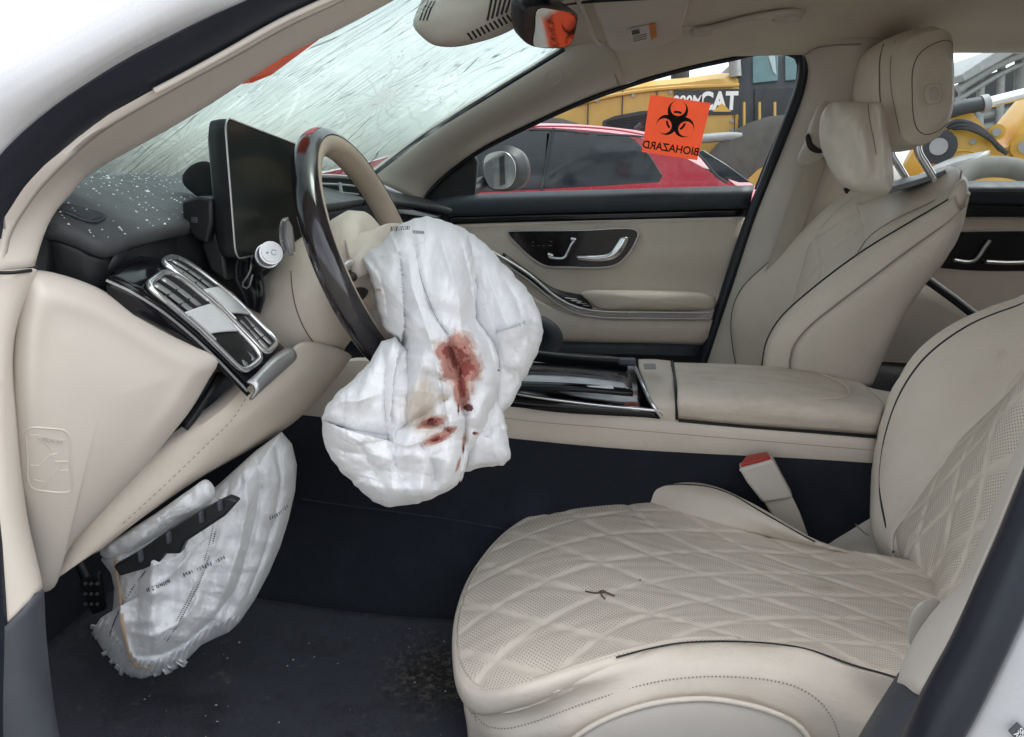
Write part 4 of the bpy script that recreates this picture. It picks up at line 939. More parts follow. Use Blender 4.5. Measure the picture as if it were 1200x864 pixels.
# ================================================================== FRONT PASSENGER DOOR
PD = thing('front_passenger_door', 'cream inner face of the closed front passenger door with window', 'car door', (0, 2.26, .35))
def dp(pts, Y=2.25): return PP(pts, Y)
dt = dp([(400, 275), (520, 265), (640, 261), (760, 258), (873, 255)], 2.262)
d1 = PP([(400, 300, 2.25), (520, 300, 2.25), (640, 298, 2.25), (760, 296, 2.25), (866, 294, 2.25)])
d2 = PP([(400, 335, 2.262), (520, 335, 2.262), (640, 335, 2.262), (760, 333, 2.262), (858, 333, 2.262)])
d3 = PP([(400, 352, 2.258), (520, 352, 2.258), (640, 358, 2.256), (760, 360, 2.252), (850, 362, 2.252)])
loft('upper_panel', [dt, d1, d2, d3], M_LEATHER, PD, 40, 24, .01)
l0 = PP([(400, 330, 2.23), (560, 320, 2.225), (610, 340, 2.22), (650, 362, 2.215), (690, 372, 2.21), (760, 375, 2.21), (835, 375, 2.21)])
l1 = PP([(400, 365, 2.225), (560, 360, 2.22), (640, 378, 2.21), (700, 384, 2.205), (760, 385, 2.205), (832, 386, 2.205)])
l2 = PP([(400, 398, 2.235), (560, 398, 2.23), (640, 398, 2.225), (700, 399, 2.22), (760, 400, 2.22), (828, 402, 2.22)])
l3 = PP([(400, 402, 2.27), (560, 402, 2.27), (640, 402, 2.27), (700, 403, 2.27), (760, 404, 2.27), (826, 406, 2.27)])
loft('lower_panel', [l0, l1, l2, l3], M_LEATHER, PD, 40, 20, .01)
loft('door_pocket', [PP([(400, 400, 2.24), (640, 399, 2.235), (828, 402, 2.235)]), PP([(400, 430, 2.23), (640, 428, 2.228), (826, 428, 2.228)]), PP([(400, 480, 2.24), (640, 476, 2.24), (820, 470, 2.24)])], M_BELT, PD, 16, 10, .01)
# cap below the glass and gloss band
k0 = PP([(470, 236, 2.24), (540, 229, 2.262), (640, 224, 2.268), (760, 221, 2.268), (884, 217, 2.268)])
k1 = PP([(470, 242, 2.215), (540, 236, 2.235), (640, 232, 2.24), (760, 229, 2.24), (882, 226, 2.24)])
k2 = PP([(470, 252, 2.215), (540, 253, 2.24), (640, 250, 2.245), (760, 247, 2.245), (878, 244, 2.245)])
loft('belt_cap', [k0, k1, k2, [p + Vector((0, .02, 0)) for p in spline(k2, 20)]], M_BELT, PD, 30, 16, .008)
g0 = PP([(440, 254, 2.22), (540, 253.5, 2.246), (640, 250.5, 2.252), (760, 247.5, 2.252), (877, 244.5, 2.252)])
g1 = PP([(440, 268, 2.22), (540, 263, 2.246), (640, 260, 2.252), (760, 257, 2.252), (874, 254, 2.252)])
loft('gloss_band', [g0, g1], M_GLOSS, PD, 30, 4, .01)
tube('chrome_line', [p + Vector((0, -.002, -.001)) for p in spline(g1, 24)], .0015, M_SILVER, PD, None, 6)
# switch panel
sw = [(595, 272), (602, 271), (680, 270), (744, 269), (748, 273), (744, 285), (735, 299), (724, 309), (712, 313), (660, 313), (640, 312), (628, 306), (612, 293)]
plate('switch_panel', PP(sw, 2.240), (0, .012, 0), M_GLOSS, PD, .003, 2, 60)
swl = spline([(a, b, 0) for a, b in sw], 60, True)
SWP = bpy.data.objects['switch_panel']
tube('panel_rim', [P(p.x, p.y, 2.2385) for p in swl], .0026, M_SILVER, PD, None, 6, True)
def bar(name, pts, r, parent, Y=2.232, flat=.7):
    return tube(name, PP(pts, Y), r, M_CHROME, parent, 22, 10, flat=flat)
bar('seat_switch', [(643, 301), (652, 303), (661, 302), (666, 294), (670, 286), (674, 281)], [.006] * 4 + [.006] * 18, PD)
bar('seat_switch', [(642, 298), (648, 300)], .0075, PD)
bar('seat_switch', [(669, 280), (675, 281)], .0075, PD)
# door pull handle: flat paddle, wider towards the rear
loft('door_handle', [PP([(676, 299, 2.232), (700, 299, 2.23), (714, 296, 2.228), (722, 286, 2.228), (727, 278, 2.23)]), PP([(676, 302, 2.224), (702, 303, 2.222), (718, 299, 2.22), (728, 288, 2.22), (733, 278, 2.222)]), PP([(677, 305, 2.23), (704, 306.5, 2.228), (721, 303, 2.226), (732, 291, 2.226), (737, 279, 2.228)])], M_CHROME, PD, 26, 10, .006)
rgm = plastic('faint_print', (.16, .16, .17), .5, 0, 1, .1)
for k, (x, y) in enumerate(((625, 284), (631, 288), (637, 288), (644, 288), (646, 283), (625, 288), (646, 288))):
    box('memory_mark', P(x, y, 2.2405), (.006, .0012, .0016), rgm, SWP, 0)
# armrest pad and the chrome lines curving below it
ar = [(680, 345), (686, 341), (720, 340), (780, 341), (825, 344), (838, 350), (836, 362), (820, 364), (740, 364), (700, 362), (690, 354)]
puff('armrest_pad', ar, 2.215, .045, M_LEATHER, PD, 70, 10, .35, .03)
for dy, r_, nm in ((0, .0042, 'chrome_line'), (7, .0034, 'chrome_line')):
    tube(nm, PP([(560, 286 + dy, 2.215), (590, 303 + dy, 2.205), (620, 322 + dy, 2.2), (650, 347 + dy, 2.195), (672, 359 + dy, 2.19), (700, 364.5 + dy, 2.19), (760, 366 + dy, 2.19), (832, 367 + dy, 2.19)]), r_, M_SILVER, PD, 50, 8)
loft('armrest_tray', [PP([(590, 296, 2.22), (620, 318, 2.215), (650, 338, 2.21), (684, 346, 2.21)]), PP([(590, 303, 2.205), (622, 326, 2.2), (655, 348, 2.195), (694, 361, 2.195)]), PP([(594, 308, 2.21), (622, 330, 2.205), (655, 352, 2.2), (694, 364, 2.2)])], M_BLACK, PD, 24, 8, .008)
for k in range(4): tube('tray_rib', PP([(662 + 7 * k, 349 + 3 * k, 2.193), (676 + 6 * k, 351 + 2.6 * k, 2.198)]), .0014, M_SILVER, PD, 4, 5)
# glass and its black frame edge
gl_pts = [[(-.62, 2.30, .96), (-.2, 2.31, .965), (.2, 2.31, .97), (.46, 2.30, .975)], [(-.5, 2.275, 1.12), (-.2, 2.28, 1.12), (.2, 2.28, 1.12), (.5, 2.27, 1.12)], [(-.3, 2.20, 1.30), (0, 2.20, 1.32), (.3, 2.19, 1.34), (.55, 2.18, 1.33)], [(-.1, 2.15, 1.38), (.1, 2.15, 1.39), (.3, 2.15, 1.39), (.55, 2.14, 1.38)]]
loft('window_glass', gl_pts, M_GLASS, PD, 24, 16, 0)
tube('frame_seal', PP([(500, 228, 2.245), (520, 208, 2.25), (560, 179, 2.235), (612, 152, 2.205), (680, 121, 2.175), (735, 101, 2.155), (800, 82, 2.145), (850, 71, 2.14), (905, 61, 2.135), (934, 68, 2.135), (936, 88, 2.145), (928, 120, 2.165), (905, 175, 2.205), (886, 222, 2.235)]), .006, M_RUBBER, PD, 70, 8)
plate('mirror_sail', PP([(486, 236), (503, 216), (530, 198), (556, 180), (560, 190), (556, 232), (520, 238)], 2.262), (0, .02, 0), M_BLACK, PD, .006)
# outer skin
loft('outer_skin', [[(-.8, 2.35, .95), (0, 2.36, .955), (.45, 2.355, .96)], [(-.8, 2.42, .80), (0, 2.43, .80), (.45, 2.43, .80)], [(-.8, 2.40, .35), (0, 2.41, .35), (.45, 2.41, .35)]], M_PAINT, PD, 10, 10, .004, face=(0, 9, .6))
# wing mirror outside the glass
WM = thing('wing_mirror', 'dark framed wing mirror seen through the front passenger window', 'mirror', P(590, 222, 2.5))
hm = [(566, 180), (580, 172), (596, 170), (610, 178), (617, 194), (615, 212), (604, 222), (578, 224), (567, 216), (563, 198)]
slab('housing', PP(hm, 2.46), 2.46, 2.62, M_BLACK, WM, .03, 48)
mg = plastic('mirror_glass', (.32, .33, .33), .02, 0, 1, .02, .5, 0, 1)
plate('mirror_glass', PP([(569, 184), (582, 178), (594, 179), (603, 190), (604, 207), (597, 219), (579, 221), (570, 213)], 2.458), (0, -.003, 0), plastic('pale_mirror', (.50, .51, .52), .08, 0, 1, .3, .5, 0, .8), WM, .001, 1, 40)
plate('mirror_mark', PP([(585, 184), (591, 182), (592, 216), (586, 218)], 2.452), (0, -.002, 0), M_BLACK, WM, 0)
tube('mirror_arm', PP([(566, 214, 2.5), (552, 224, 2.40), (545, 232, 2.30)]), .02, M_BLACK, WM, 10, 10)

# ================================================================== REAR PASSENGER DOOR
RD = thing('rear_passenger_door', 'shaded cream rear passenger door behind the passenger seat', 'car door', (.9, 2.28, .35))
def rp(y0, y1, Y0, Y1, nm, mat, th=.01, mid=None):
    rows = [PP([(1040, y0, Y0), (1120, y0, Y0), (1300, y0 + 1, Y0)]), PP([(1040, y1, Y1), (1120, y1, Y1), (1300, y1 + 1, Y1)])]
    if mid: rows.insert(1, PP([(1040, mid[0], mid[1]), (1120, mid[0], mid[1]), (1300, mid[0], mid[1])]))
    return loft(nm, rows, mat, RD, 16, 10, th)
rp(212, 240, 2.27, 2.25, 'belt_cap', M_BELT, .01, (222, 2.235))
tube('cap_joint', PP([(1040, 224.5, 2.236), (1200, 225, 2.236), (1300, 225, 2.236)]), .002, M_BLACK, RD, 10, 6)
rp(240, 254, 2.255, 2.255, 'gloss_band', M_GLOSS, .008)
rp(254, 420, 2.26, 2.27, 'panel', M_LEATHER, .01, (330, 2.25))
rsw = [(1060, 274), (1130, 272), (1260, 273), (1290, 280), (1270, 316), (1200, 318), (1120, 316), (1090, 310)]
plate('switch_panel', PP(rsw, 2.245), (0, .008, 0), M_GLOSS, RD, .003, 2, 50)
tube('seat_switch', PP([(1118, 305), (1136, 307), (1144, 304), (1154, 290), (1160, 282)], 2.234), .007, M_SILVER, RD, 20, 8, flat=.7)
tube('door_handle', PP([(1155, 307), (1190, 308), (1222, 304), (1240, 290)], 2.234), .008, M_SILVER, RD, 20, 8, flat=.7)
for d in (0, 7): tube('chrome_line', PP([(1078, 318 + d, 2.21), (1092, 328 + d, 2.2), (1118, 347 + d, 2.19), (1150, 371 + d, 2.18), (1190, 390 + d, 2.18), (1280, 396 + d, 2.18)]), .006, M_SILVER if d == 0 else M_BLACK, RD, 30, 8)
loft('lower_panel', [PP([(1030, 330, 2.23), (1090, 336, 2.22), (1150, 375, 2.2), (1280, 400, 2.2)]), PP([(1030, 380, 2.22), (1090, 390, 2.21), (1150, 410, 2.2), (1280, 430, 2.2)]), PP([(1030, 480, 2.24), (1090, 480, 2.24), (1150, 480, 2.23), (1280, 480, 2.23)])], M_LEATHER, RD, 16, 10, .01)
loft('window_glass', [[(.62, 2.30, .97), (1.0, 2.30, .98), (1.5, 2.28, .99)], [(.66, 2.26, 1.15), (1.0, 2.26, 1.16), (1.5, 2.24, 1.16)], [(.7, 2.17, 1.36), (1.0, 2.17, 1.37), (1.5, 2.15, 1.33)]], M_GLASS, RD, 12, 8, 0)
loft('outer_skin', [[(.455, 2.355, .96), (1, 2.36, .965), (1.6, 2.34, .97)], [(.455, 2.43, .80), (1, 2.43, .80), (1.6, 2.41, .80)], [(.455, 2.41, .35), (1, 2.41, .35), (1.6, 2.40, .35)]], M_PAINT, RD, 10, 10, .004, face=(0, 9, .6))

# ================================================================== ROOF FITTINGS
OC = thing('overhead_console', 'cream overhead console with dark slotted grilles at the top of the windscreen', 'overhead console', P(550, 0, 1.5))
oc = [(484, 30), (487, 16), (494, 0), (502, -40), (600, -60), (690, -50), (680, -8), (652, 4), (632, 14), (602, 34), (580, 44), (556, 51), (536, 55), (518, 55), (506, 52), (494, 43)]
puff('shell', oc, lambda x, y: 1.42 + (x - 500) / 180 * .10, .05, M_CREAMPL, OC, 90, 14, .32, .05, None, (570, 6))
osh = bpy.data.objects['shell']
bo_ = BVHTree.FromPolygons([v.co.copy() for v in osh.data.vertices], [tuple(p.vertices) for p in osh.data.polygons])
def on_oc(x, y):
    h = bo_.ray_cast(CAM, ray(x, y).normalized()); return (h[0] - ray(x, y).normalized() * .0006) if h[0] else P(x, y, 1.45)
for k in range(15):
    x = 550 + k * 5.1; y = 44 - k * 2.35
    tube('grille_slot', [on_oc(x - 2, y - 5), on_oc(x + 3.2, y + 2.5)], .0020, M_PIPE, OC, None, 6)
for k in range(11):
    x = 572 + k * 5.4
    tube('grille_slot', [on_oc(x + 4, max(-2, -1 - k * .1)), on_oc(x - 1, 24 - k * 2.2)] if k < 5 else [on_oc(x + 4, -2), on_oc(x + 1, 16 - k * 1.0)], .0022, M_PIPE, OC, None, 6)
for k in range(3):
    tube('side_slot', [on_oc(492 + 4 * k, 24), on_oc(497 + 4 * k, 10), on_oc(502 + 4 * k, 1)], .0014, M_PIPE, OC, None, 6)
MR = thing('rear_view_mirror', 'black framed rear-view mirror hanging below the overhead console', 'mirror', P(645, 0, 1.5))
mo = [(611, 30), (613, 12), (619, 7), (650, 8), (670, 12), (676, 17), (674, 34), (670, 48), (664, 54), (640, 56), (622, 53), (612, 46)]
mh = spline([(a, b, 0) for a, b in mo], 44, True)
_md = ray(655, 35).normalized(); _mp = P(655, 35, 1.50)
_mn = ((Vector((.19, 2.22, 1.17)) - _mp).normalized() - _md).normalized()      # turned so that it shows the side window
def mr(x, y, e=0):
    d = ray(x, y); k = (_mp - CAM).dot(_mn) / d.dot(_mn)
    return CAM + d * k - _mn * e
mc = Vector((643, 31, 0))
rings('housing', [[mr(*(mc + (p - mc) * .8).xy, .035) for p in mh], [mr(*(mc + (p - mc) * .97).xy, .02) for p in mh], [mr(p.x, p.y, .006) for p in mh], [mr(p.x, p.y, -.002) for p in mh], [mr(*(mc + (p - mc) * .95).xy, -.003) for p in mh]], M_BLACK, MR)
mg_pts = spline([(628, 9, 0), (650, 10, 0), (668, 14, 0), (674, 18, 0), (672, 34, 0), (668, 47, 0), (663, 52, 0), (640, 54, 0), (624, 52, 0), (625, 30, 0)], 40, True)
mgo = plate('mirror_glass', [mr(p.x, p.y, -.0045) for p in mg_pts], -_mn * .001, mg, MR, 0)
tube('mirror_stem', [mr(646, 14, .02), mr(650, -4, .02), mr(652, -30, .04)], .014, M_BLACK, MR, 10, 10)
# passenger sun visor
SV = thing('sun_visor', 'folded cream passenger sun visor with white and orange warning label', 'sun visor', P(740, 0, 1.9))
def vs(x, y): return P(x, y, 1.68 + (y - 0) * .0040)
vo = [(686, -25), (694, 8), (704, 32), (715, 58), (722, 61), (760, 58), (785, 50), (796, 44), (800, 30), (800, -25)]
vpl = plate('visor_board', [vs(*p) for p in vo], (0, .012, .018), M_CREAMPL, SV, .006, 3, 60)
tube('visor_arm', [vs(676, -4), vs(686, 18), vs(700, 50), vs(704, 52)], .006, M_CREAMPL, SV, 14, 8)
tube('visor_arm', [vs(660, 4), vs(690, 1), vs(760, -3)], .005, M_BLACK, SV, 10, 8)
lbw = plastic('paper_label', (.62, .58, .54), .6, 0, 1, .05); lbo = plastic('orange_label', (.62, .20, .03), .6, 0, 1, .05)
va = lambda x, y: vs(x, y) + Vector((0, -.0012, -.0012))
lb = plate('warning_label', [va(737, 34), va(760, 28), va(763, 46), va(741, 51)], (0, -.0008, -.0008), lbw, SV, 0)
plate('warning_band', [va(760, 28), va(768, 26), va(770, 42), va(763, 46)], (0, -.0008, -.0008), lbo, SV, 0)
lbk = plastic('label_ink', (.05, .04, .04), .6, 0, 1, .05); vb_ = lambda x, y: va(x, y) + Vector((0, -.0012, -.0012))
plate('label_pictogram', [vb_(740, 35), vb_(749, 33), vb_(750, 38), vb_(741, 40)], (0, -.0004, -.0004), lbk, lb, 0)
for k in range(3): plate('label_text', [vb_(742, 42 + 2.6 * k), vb_(758, 38 + 2.6 * k), vb_(758.2, 39 + 2.6 * k), vb_(742.2, 43 + 2.6 * k)], (0, -.0004, -.0004), M_STITCH, lb, 0)
# grab handle
GH = thing('grab_handle', 'cream fold-up grab handle above the front passenger window', 'grab handle', P(870, 30, 2.0))
cgh = CAST(*[o for o in BODY.children if o.name.startswith(('headliner', 'roof_rail_trim'))])
tube('grip', [cgh(x, y, l) for x, y, l in ((812, 39, .008), (822, 36, .02), (840, 32, .032), (870, 24, .034), (900, 18, .034), (925, 14.5, .03), (938, 15, .008))], [.012] * 30, M_CREAMPL, GH, 30, 10, flat=.7)
box('mount', cgh(822, 37, .012), (.045, .03, .026), M_CREAMPL, GH, .008)
box('mount', cgh(922, 19, .012), (.06, .03, .028), M_CREAMPL, GH, .008)

# ================================================================== FRONT PASSENGER BELT on the far pillar
SB = thing('seat_belt', 'cream seat belt hanging from the far centre pillar behind the passenger seat', 'seat belt', P(920, 300, 2.12))
loft('webbing', [PP([(948, 178, 2.09), (930, 225, 2.10), (905, 295, 2.12), (885, 350, 2.13), (866, 405, 2.14)]), PP([(959, 180, 2.085), (944, 225, 2.095), (920, 295, 2.11), (900, 350, 2.12), (880, 405, 2.13)]), PP([(970, 186, 2.09), (957, 226, 2.10), (936, 286, 2.11), (916, 345, 2.12), (895, 405, 2.13)])], leather('belt_webbing', (.46, .41, .34), .7, .3), SB, 30, 8, .002)
puff('guide_cover', [(942, 168), (950, 142), (960, 122), (970, 115), (982, 118), (980, 150), (972, 185), (955, 200), (938, 196), (934, 186)], 2.11, .03, M_CREAMPL, SB, 50, 8, .35, .02)
puff('guide_slot', [(944, 160), (948, 156), (951, 166), (957, 172), (966, 178), (960, 180), (950, 177), (946, 172)], 2.082, .006, M_BLACK, SB, 30, 4, .35, .006)
plate('belt_stop', PP([(989, 221), (996, 219), (1002, 228), (994, 232)], 2.06), (0, .01, 0), M_BLACK, SB, .002)
# ================================================================== SEATS
def quilt_leather(name, c, stain=.35):
    t = NT(name); o = t.coord(); uv = t.coord('UV')
    sm = t.n('ShaderNodeAttribute'); sm.attribute_name = 'seam'
    big = t.noise(o, 6, 4, .6)
    col = t.mix(t.ramp(big, .35, 0, .7, 1), tuple(x * .9 for x in c), c)
    sp = t.ramp(t.noise(t.mapping(o, (5, 5, 5)), 2.0, 7, .72), .58, 0, .74, 1)
    col = t.mix(t.math('MULTIPLY', sp, stain), col, (.30, .25, .17))
    # round punched holes on a staggered lattice
    vm = t.n('ShaderNodeVectorMath', operation='SCALE'); vm.inputs['Scale'].default_value = 1 / .0046; t.l(t.mapping(uv, (1, 1, 0), (0, 0, R(45))), vm.inputs[0])
    fr = t.n('ShaderNodeVectorMath', operation='FRACTION'); t.l(vm.outputs[0], fr.inputs[0])
    sb = t.n('ShaderNodeVectorMath', operation='SUBTRACT'); t.l(fr.outputs[0], sb.inputs[0]); sb.inputs[1].default_value = (.5, .5, 0)
    ln = t.n('ShaderNodeVectorMath', operation='LENGTH'); t.l(sb.outputs[0], ln.inputs[0])
    hole = t.ramp(ln.outputs['Value'], .19, 1, .27, 0)
    hole = t.math('MULTIPLY', hole, t.ramp(sm.outputs['Fac'], .02, 1, .12, 0))
    col = t.mix(t.math('MULTIPLY', hole, .72), col, (.16, .12, .09))
    t.l(col, t.b.inputs['Base Color']); t.set(Roughness=.5, Specular_IOR_Level=.4)
    mid = t.noise(o, 60, 5, .6); fine = t.noise(o, 700, 2)
    h = t.math('SUBTRACT', t.math('ADD', t.math('MULTIPLY', mid, .5), t.math('MULTIPLY', fine, .4)), hole)
    t.bump(h, .45, .0006)
    return t.m
M_QUILT = quilt_leather('perforated_quilted_leather', CR)
def quilt(La, Lb, A=.008, ph=(0, 0), puffw=None, fade=None):
    def f(U, V, G):
        p = U / La + V / Lb + ph[0]; q = U / La - V / Lb + ph[1]
        dp = np.abs(p - np.round(p)); dq = np.abs(q - np.round(q))
        k = 1 / math.hypot(1 / La, 1 / Lb)
        d = np.minimum(dp, dq) * k
        h = A * (1 - np.exp(-d / .005)) - A * .6
        seam = np.exp(-(d / .0042) ** 2)
        w = .0009 * np.sin(U * 60 + 7 * np.sin(V * 40)) * np.exp(-d / .02)
        # seam channel with a raised welt either side
        return h + w, {'seam': seam}
    return f
def caster(*objs):
    bvs = [BVHTree.FromPolygons([v.co.copy() for v in o.data.vertices], [tuple(p.vertices) for p in o.data.polygons]) for o in objs]
    def cast(x, y, lift=.001, Y=1.0):
        d = ray(x, y).normalized(); best = None
        for b in bvs:
            h = b.ray_cast(CAM, d)
            if h[0] and (best is None or h[3] < best[1]): best = (h[0], h[3])
        return best[0] - d * lift if best else P(x, y, Y)
    return cast
def dashes(name, pts, n, r, mat, parent, duty=.6):
    pts = spline(pts, n * 3); V, F = [], []
    for i in range(0, n * 3 - 2, 3):
        v, f = tube_vf([pts[i], pts[i + 1], pts[i + 2]] if duty > .6 else [pts[i], pts[i + 1]], r, 5, False, 1, len(V)); V += v; F += f
    o = meshobj(name, V, F, mat, parent); o['kind'] = 'stuff'; return o
def ZZ(lst): return [PZ(*a) for a in lst]

DS = thing('driver_seat', 'cream quilted leather driver seat in the foreground, soiled, with black piping', 'car seat', (.25, 1.15, .3))
r0 = ZZ([(561, 810, .40), (620, 801, .435), (690, 779, .455), (740, 765, .465), (800, 753, .472), (870, 752, .475), (940, 760, .475), (1000, 779, .47), (1052, 794, .465), (1120, 830, .46)])
r1 = ZZ([(538, 772, .395), (590, 745, .43), (680, 722, .452), (780, 706, .46), (880, 706, .462), (980, 726, .462), (1068, 752, .46), (1130, 775, .455)])
r2 = ZZ([(539, 716, .40), (600, 694, .43), (690, 678, .45), (790, 668, .457), (890, 674, .46), (985, 692, .458), (1076, 712, .455), (1130, 728, .45)])
r3 = ZZ([(560, 664, .405), (620, 645, .43), (700, 635, .448), (790, 633, .455), (880, 643, .458), (970, 664, .456), (1062, 684, .453), (1110, 696, .45)])
r4 = ZZ([(604, 617, .412), (660, 606, .432), (720, 606, .447), (790, 615, .455), (870, 634, .458), (950, 652, .456), (1050, 667, .453), (1090, 674, .45)])
r5 = ZZ([(648, 595, .42), (700, 583, .44), (745, 586, .45), (800, 601, .458), (860, 618, .46), (920, 633, .46), (1040, 652, .458), (1080, 660, .455)])
cushion = loft('seat_cushion', [r0, r1, r2, r3, r4, r5], M_QUILT, DS, 190, 130, .012, disp=quilt(.155, .094, .0029, (.2, .1)), up=(0, -.2, 1))
# front and side lip under the quilted pad
lipc = spline(ZZ([(700, 583, .438), (640, 598, .418), (600, 620, .408), (562, 662, .40), (540, 714, .396), (537, 765, .392), (544, 797, .393), (561, 811, .398), (620, 802, .433), (690, 780, .453), (740, 766, .463), (800, 754, .470), (870, 753, .472)]), 70)
drop = [.030 * min(1, (69 - i) / 24 + .02) for i in range(70)]
def outw(i):
    c = Vector((.1, 1.12, 0)); d = (lipc[i] - c); d.z = 0; return d.normalized()
loft('cushion_lip', [[p - outw(i) * .008 + Vector((0, 0, .001)) for i, p in enumerate(lipc)], [p + outw(i) * .003 + Vector((0, 0, -.003)) for i, p in enumerate(lipc)], [p + outw(i) * .004 + Vector((0, 0, -drop[i] * .6)) for i, p in enumerate(lipc)], [p - outw(i) * .001 + Vector((0, 0, -drop[i])) for i, p in enumerate(lipc)], [p - outw(i) * .012 + Vector((0, 0, -drop[i] - .004)) for i, p in enumerate(lipc)]], M_LEATHER, DS, 110, 20, .004)
tube('cushion_welt', [p + outw(i) * .001 + Vector((0, 0, .001)) for i, p in enumerate(lipc)], .0022, M_LEATHER, DS, None, 6)
tube('lip_seam', [p - outw(i) * .0005 + Vector((0, 0, -drop[i] - .0015)) for i, p in enumerate(lipc)][:64], .0016, M_SEAM, DS, None, 6)
tube('lip_seam', [p + outw(i) * .0046 + Vector((0, 0, -.0042)) for i, p in enumerate(lipc)], .0008, M_SEAM, DS, None, 5)
# side bolster
b0 = ZZ([(546, 800, .372), (560, 824, .378), (600, 829, .392), (660, 806, .43), (735, 774, .460), (800, 755, .474), (870, 753.5, .478), (940, 761, .478), (1000, 781, .472), (1052, 797, .467), (1120, 833, .46)])
b1 = PP([(543, 822, .90), (575, 842, .872), (620, 842, .862), (690, 815, .856), (770, 787, .856), (850, 780, .856), (930, 790, .856), (1000, 813, .856), (1050, 832, .856), (1120, 865, .856)])
b2 = PP([(548, 852, .895), (580, 866, .865), (625, 862, .852), (690, 840, .846), (770, 813, .846), (850, 806, .846), (930, 818, .846), (1000, 842, .846), (1050, 860, .846), (1120, 890, .846)])
b3 = PP([(552, 900, .90), (590, 905, .87), (640, 900, .858), (720, 885, .854), (800, 875, .854), (900, 880, .854), (980, 890, .854), (1050, 900, .854), (1120, 920, .854)])
b4 = PP([(556, 1000, .92), (600, 1000, .89), (720, 1000, .88), (900, 1000, .88), (1050, 1000, .88), (1120, 1000, .88)])
i0 = [p + Vector((0, .03, -.03)) for p in spline(b0, 40)]
bol = loft('side_bolster', [i0, b0, b1, b2, b3, b4], M_LEATHER, DS, 90, 44, .006, up=(0, -1, .4), disp=lambda U, V: .0016 * np.sin(U * 26 + V * 8) * np.sin(V * 17) + .001 * np.sin(U * 71 - V * 30))
tube('side_piping', ZZ([(722, 770.5, .464), (760, 760.5, .471), (800, 753.5, .4755), (870, 752, .479), (940, 759.5, .479), (1000, 779.5, .473), (1052, 795, .468), (1100, 818, .464)]), .0013, M_PIPE, DS, 50, 6)
cb_ = caster(bol)
dashes('stitching', [cb_(*p) for p in ((556, 836), (566, 848), (590, 854), (620, 848), (680, 826), (760, 801), (810, 794), (850, 793), (900, 797), (935, 806), (960, 822), (975, 842), (984, 866), (990, 890))], 120, .0010, M_STITCH, DS)
tube('bolster_seam', [cb_(*p, .0002) for p in ((546, 818), (552, 836), (556, 836))] + [cb_(558, 845, .0002)], .0012, M_STITCH, DS, 8, 5)
# lower shell of the seat
sh = [(640, 900), (672, 866), (710, 843), (760, 827), (800, 821), (840, 821), (900, 834), (936, 852), (956, 880), (960, 930), (800, 960), (640, 960)]
puff('seat_shell', sh, .842, .016, M_CREAMPL, DS, 80, 10, .30, .05)
tube('shell_rim', PP([(655, 884), (672, 866), (710, 843), (760, 826), (800, 820), (840, 820), (900, 833), (936, 851), (956, 880)], .834), .0035, M_LEATHER, DS, 40, 8)
# far bolster of the cushion
f0 = ZZ([(680, 594, .425), (745, 588, .448), (800, 603, .456), (860, 620, .459), (920, 634, .459), (962, 643, .457), (1010, 653, .452)])
f1 = ZZ([(690, 590, .430), (712, 584, .448), (740, 576, .470), (778, 571, .486), (830, 582, .495), (880, 602, .495), (930, 626, .485), (964, 640, .47), (1010, 651, .456)])
f2 = ZZ([(696, 587.5, .430), (717, 581, .448), (741, 571, .468), (774, 564, .487), (830, 568, .496), (880, 589, .498), (930, 618, .488), (960, 634, .472), (1005, 648, .456)])
f3 = [p + Vector((0, .012, -.02)) for p in spline(f2, 30)]; f4 = [p + Vector((0, .012, -.12)) for p in spline(f2, 30)]
fbl = loft('side_bolster', [f0, f1, f2, f3, f4], M_LEATHER, DS, 50, 30, .005, up=(0, 0, 1))
_cf = CAST(fbl)
tube('side_piping', [q_ for q_ in (_cf(x, y, .0008) for x, y in ((722, 581), (745, 574), (775, 569), (805, 568), (832, 571), (858, 580), (884, 595), (910, 610), (936, 625), (955, 635))) if q_], .0015, M_PIPE, DS, 40, 6)
# seat hinge cover beside the backrest foot
loft('hinge_cover', [PP([(932, 650, 1.385), (985, 619, 1.388), (1030, 593, 1.39)]), PP([(940, 654, 1.36), (998, 634, 1.36), (1042, 612, 1.365)]), PP([(945, 662, 1.33), (1005, 654, 1.315), (1052, 648, 1.30)]), PP([(968, 690, 1.31), (1012, 690, 1.30), (1056, 690, 1.29)])], M_CREAMPL, DS, 14, 14, .006)
tube('hinge_seam', PP([(1000, 611, 1.385), (1010, 622, 1.368), (1040, 640, 1.33)]), .0012, M_STITCH, DS, 10, 5)
box('base_frame', (.2, 1.10, .335), (.60, .34, .12), M_BLACK, DS, .02)
# backrest
o0 = PP([(1056, 690, 1.27), (1046, 655, 1.31), (1031, 615, 1.345), (1025.5, 560, 1.362), (1034, 500, 1.37), (1051, 452, 1.37), (1081, 410, 1.37), (1130, 376, 1.37), (1200, 349, 1.365), (1310, 300, 1.35), (1400, 262, 1.33)])
o2 = PP([(1062, 690, 1.25), (1042, 645, 1.262), (1042, 622, 1.272), (1060, 598, 1.278), (1083, 566, 1.282), (1120, 518, 1.288), (1151, 488, 1.29), (1202, 441, 1.29), (1290, 360, 1.285), (1370, 290, 1.28)])
oo0, oo2 = spline(o0, 50), spline(o2, 50)
o1 = [a * .55 + b * .45 + Vector((-.016, 0, .004)) for a, b in zip(oo0, oo2)]
o1b = [a * .88 + b * .12 + Vector((-.008, .002, .002)) for a, b in zip(oo0, oo2)]
back0 = [p + Vector((.02, .006, 0)) for p in oo0]; back1 = [p + Vector((.10, -.015, -.02)) for p in oo0]
BR = [back1, back0, oo0, o1b, o1, oo2, [p + Vector((.006, -.012, 0)) for p in oo2]]
blf = leather('cream_leather_spotted', CR, dirt=.45)
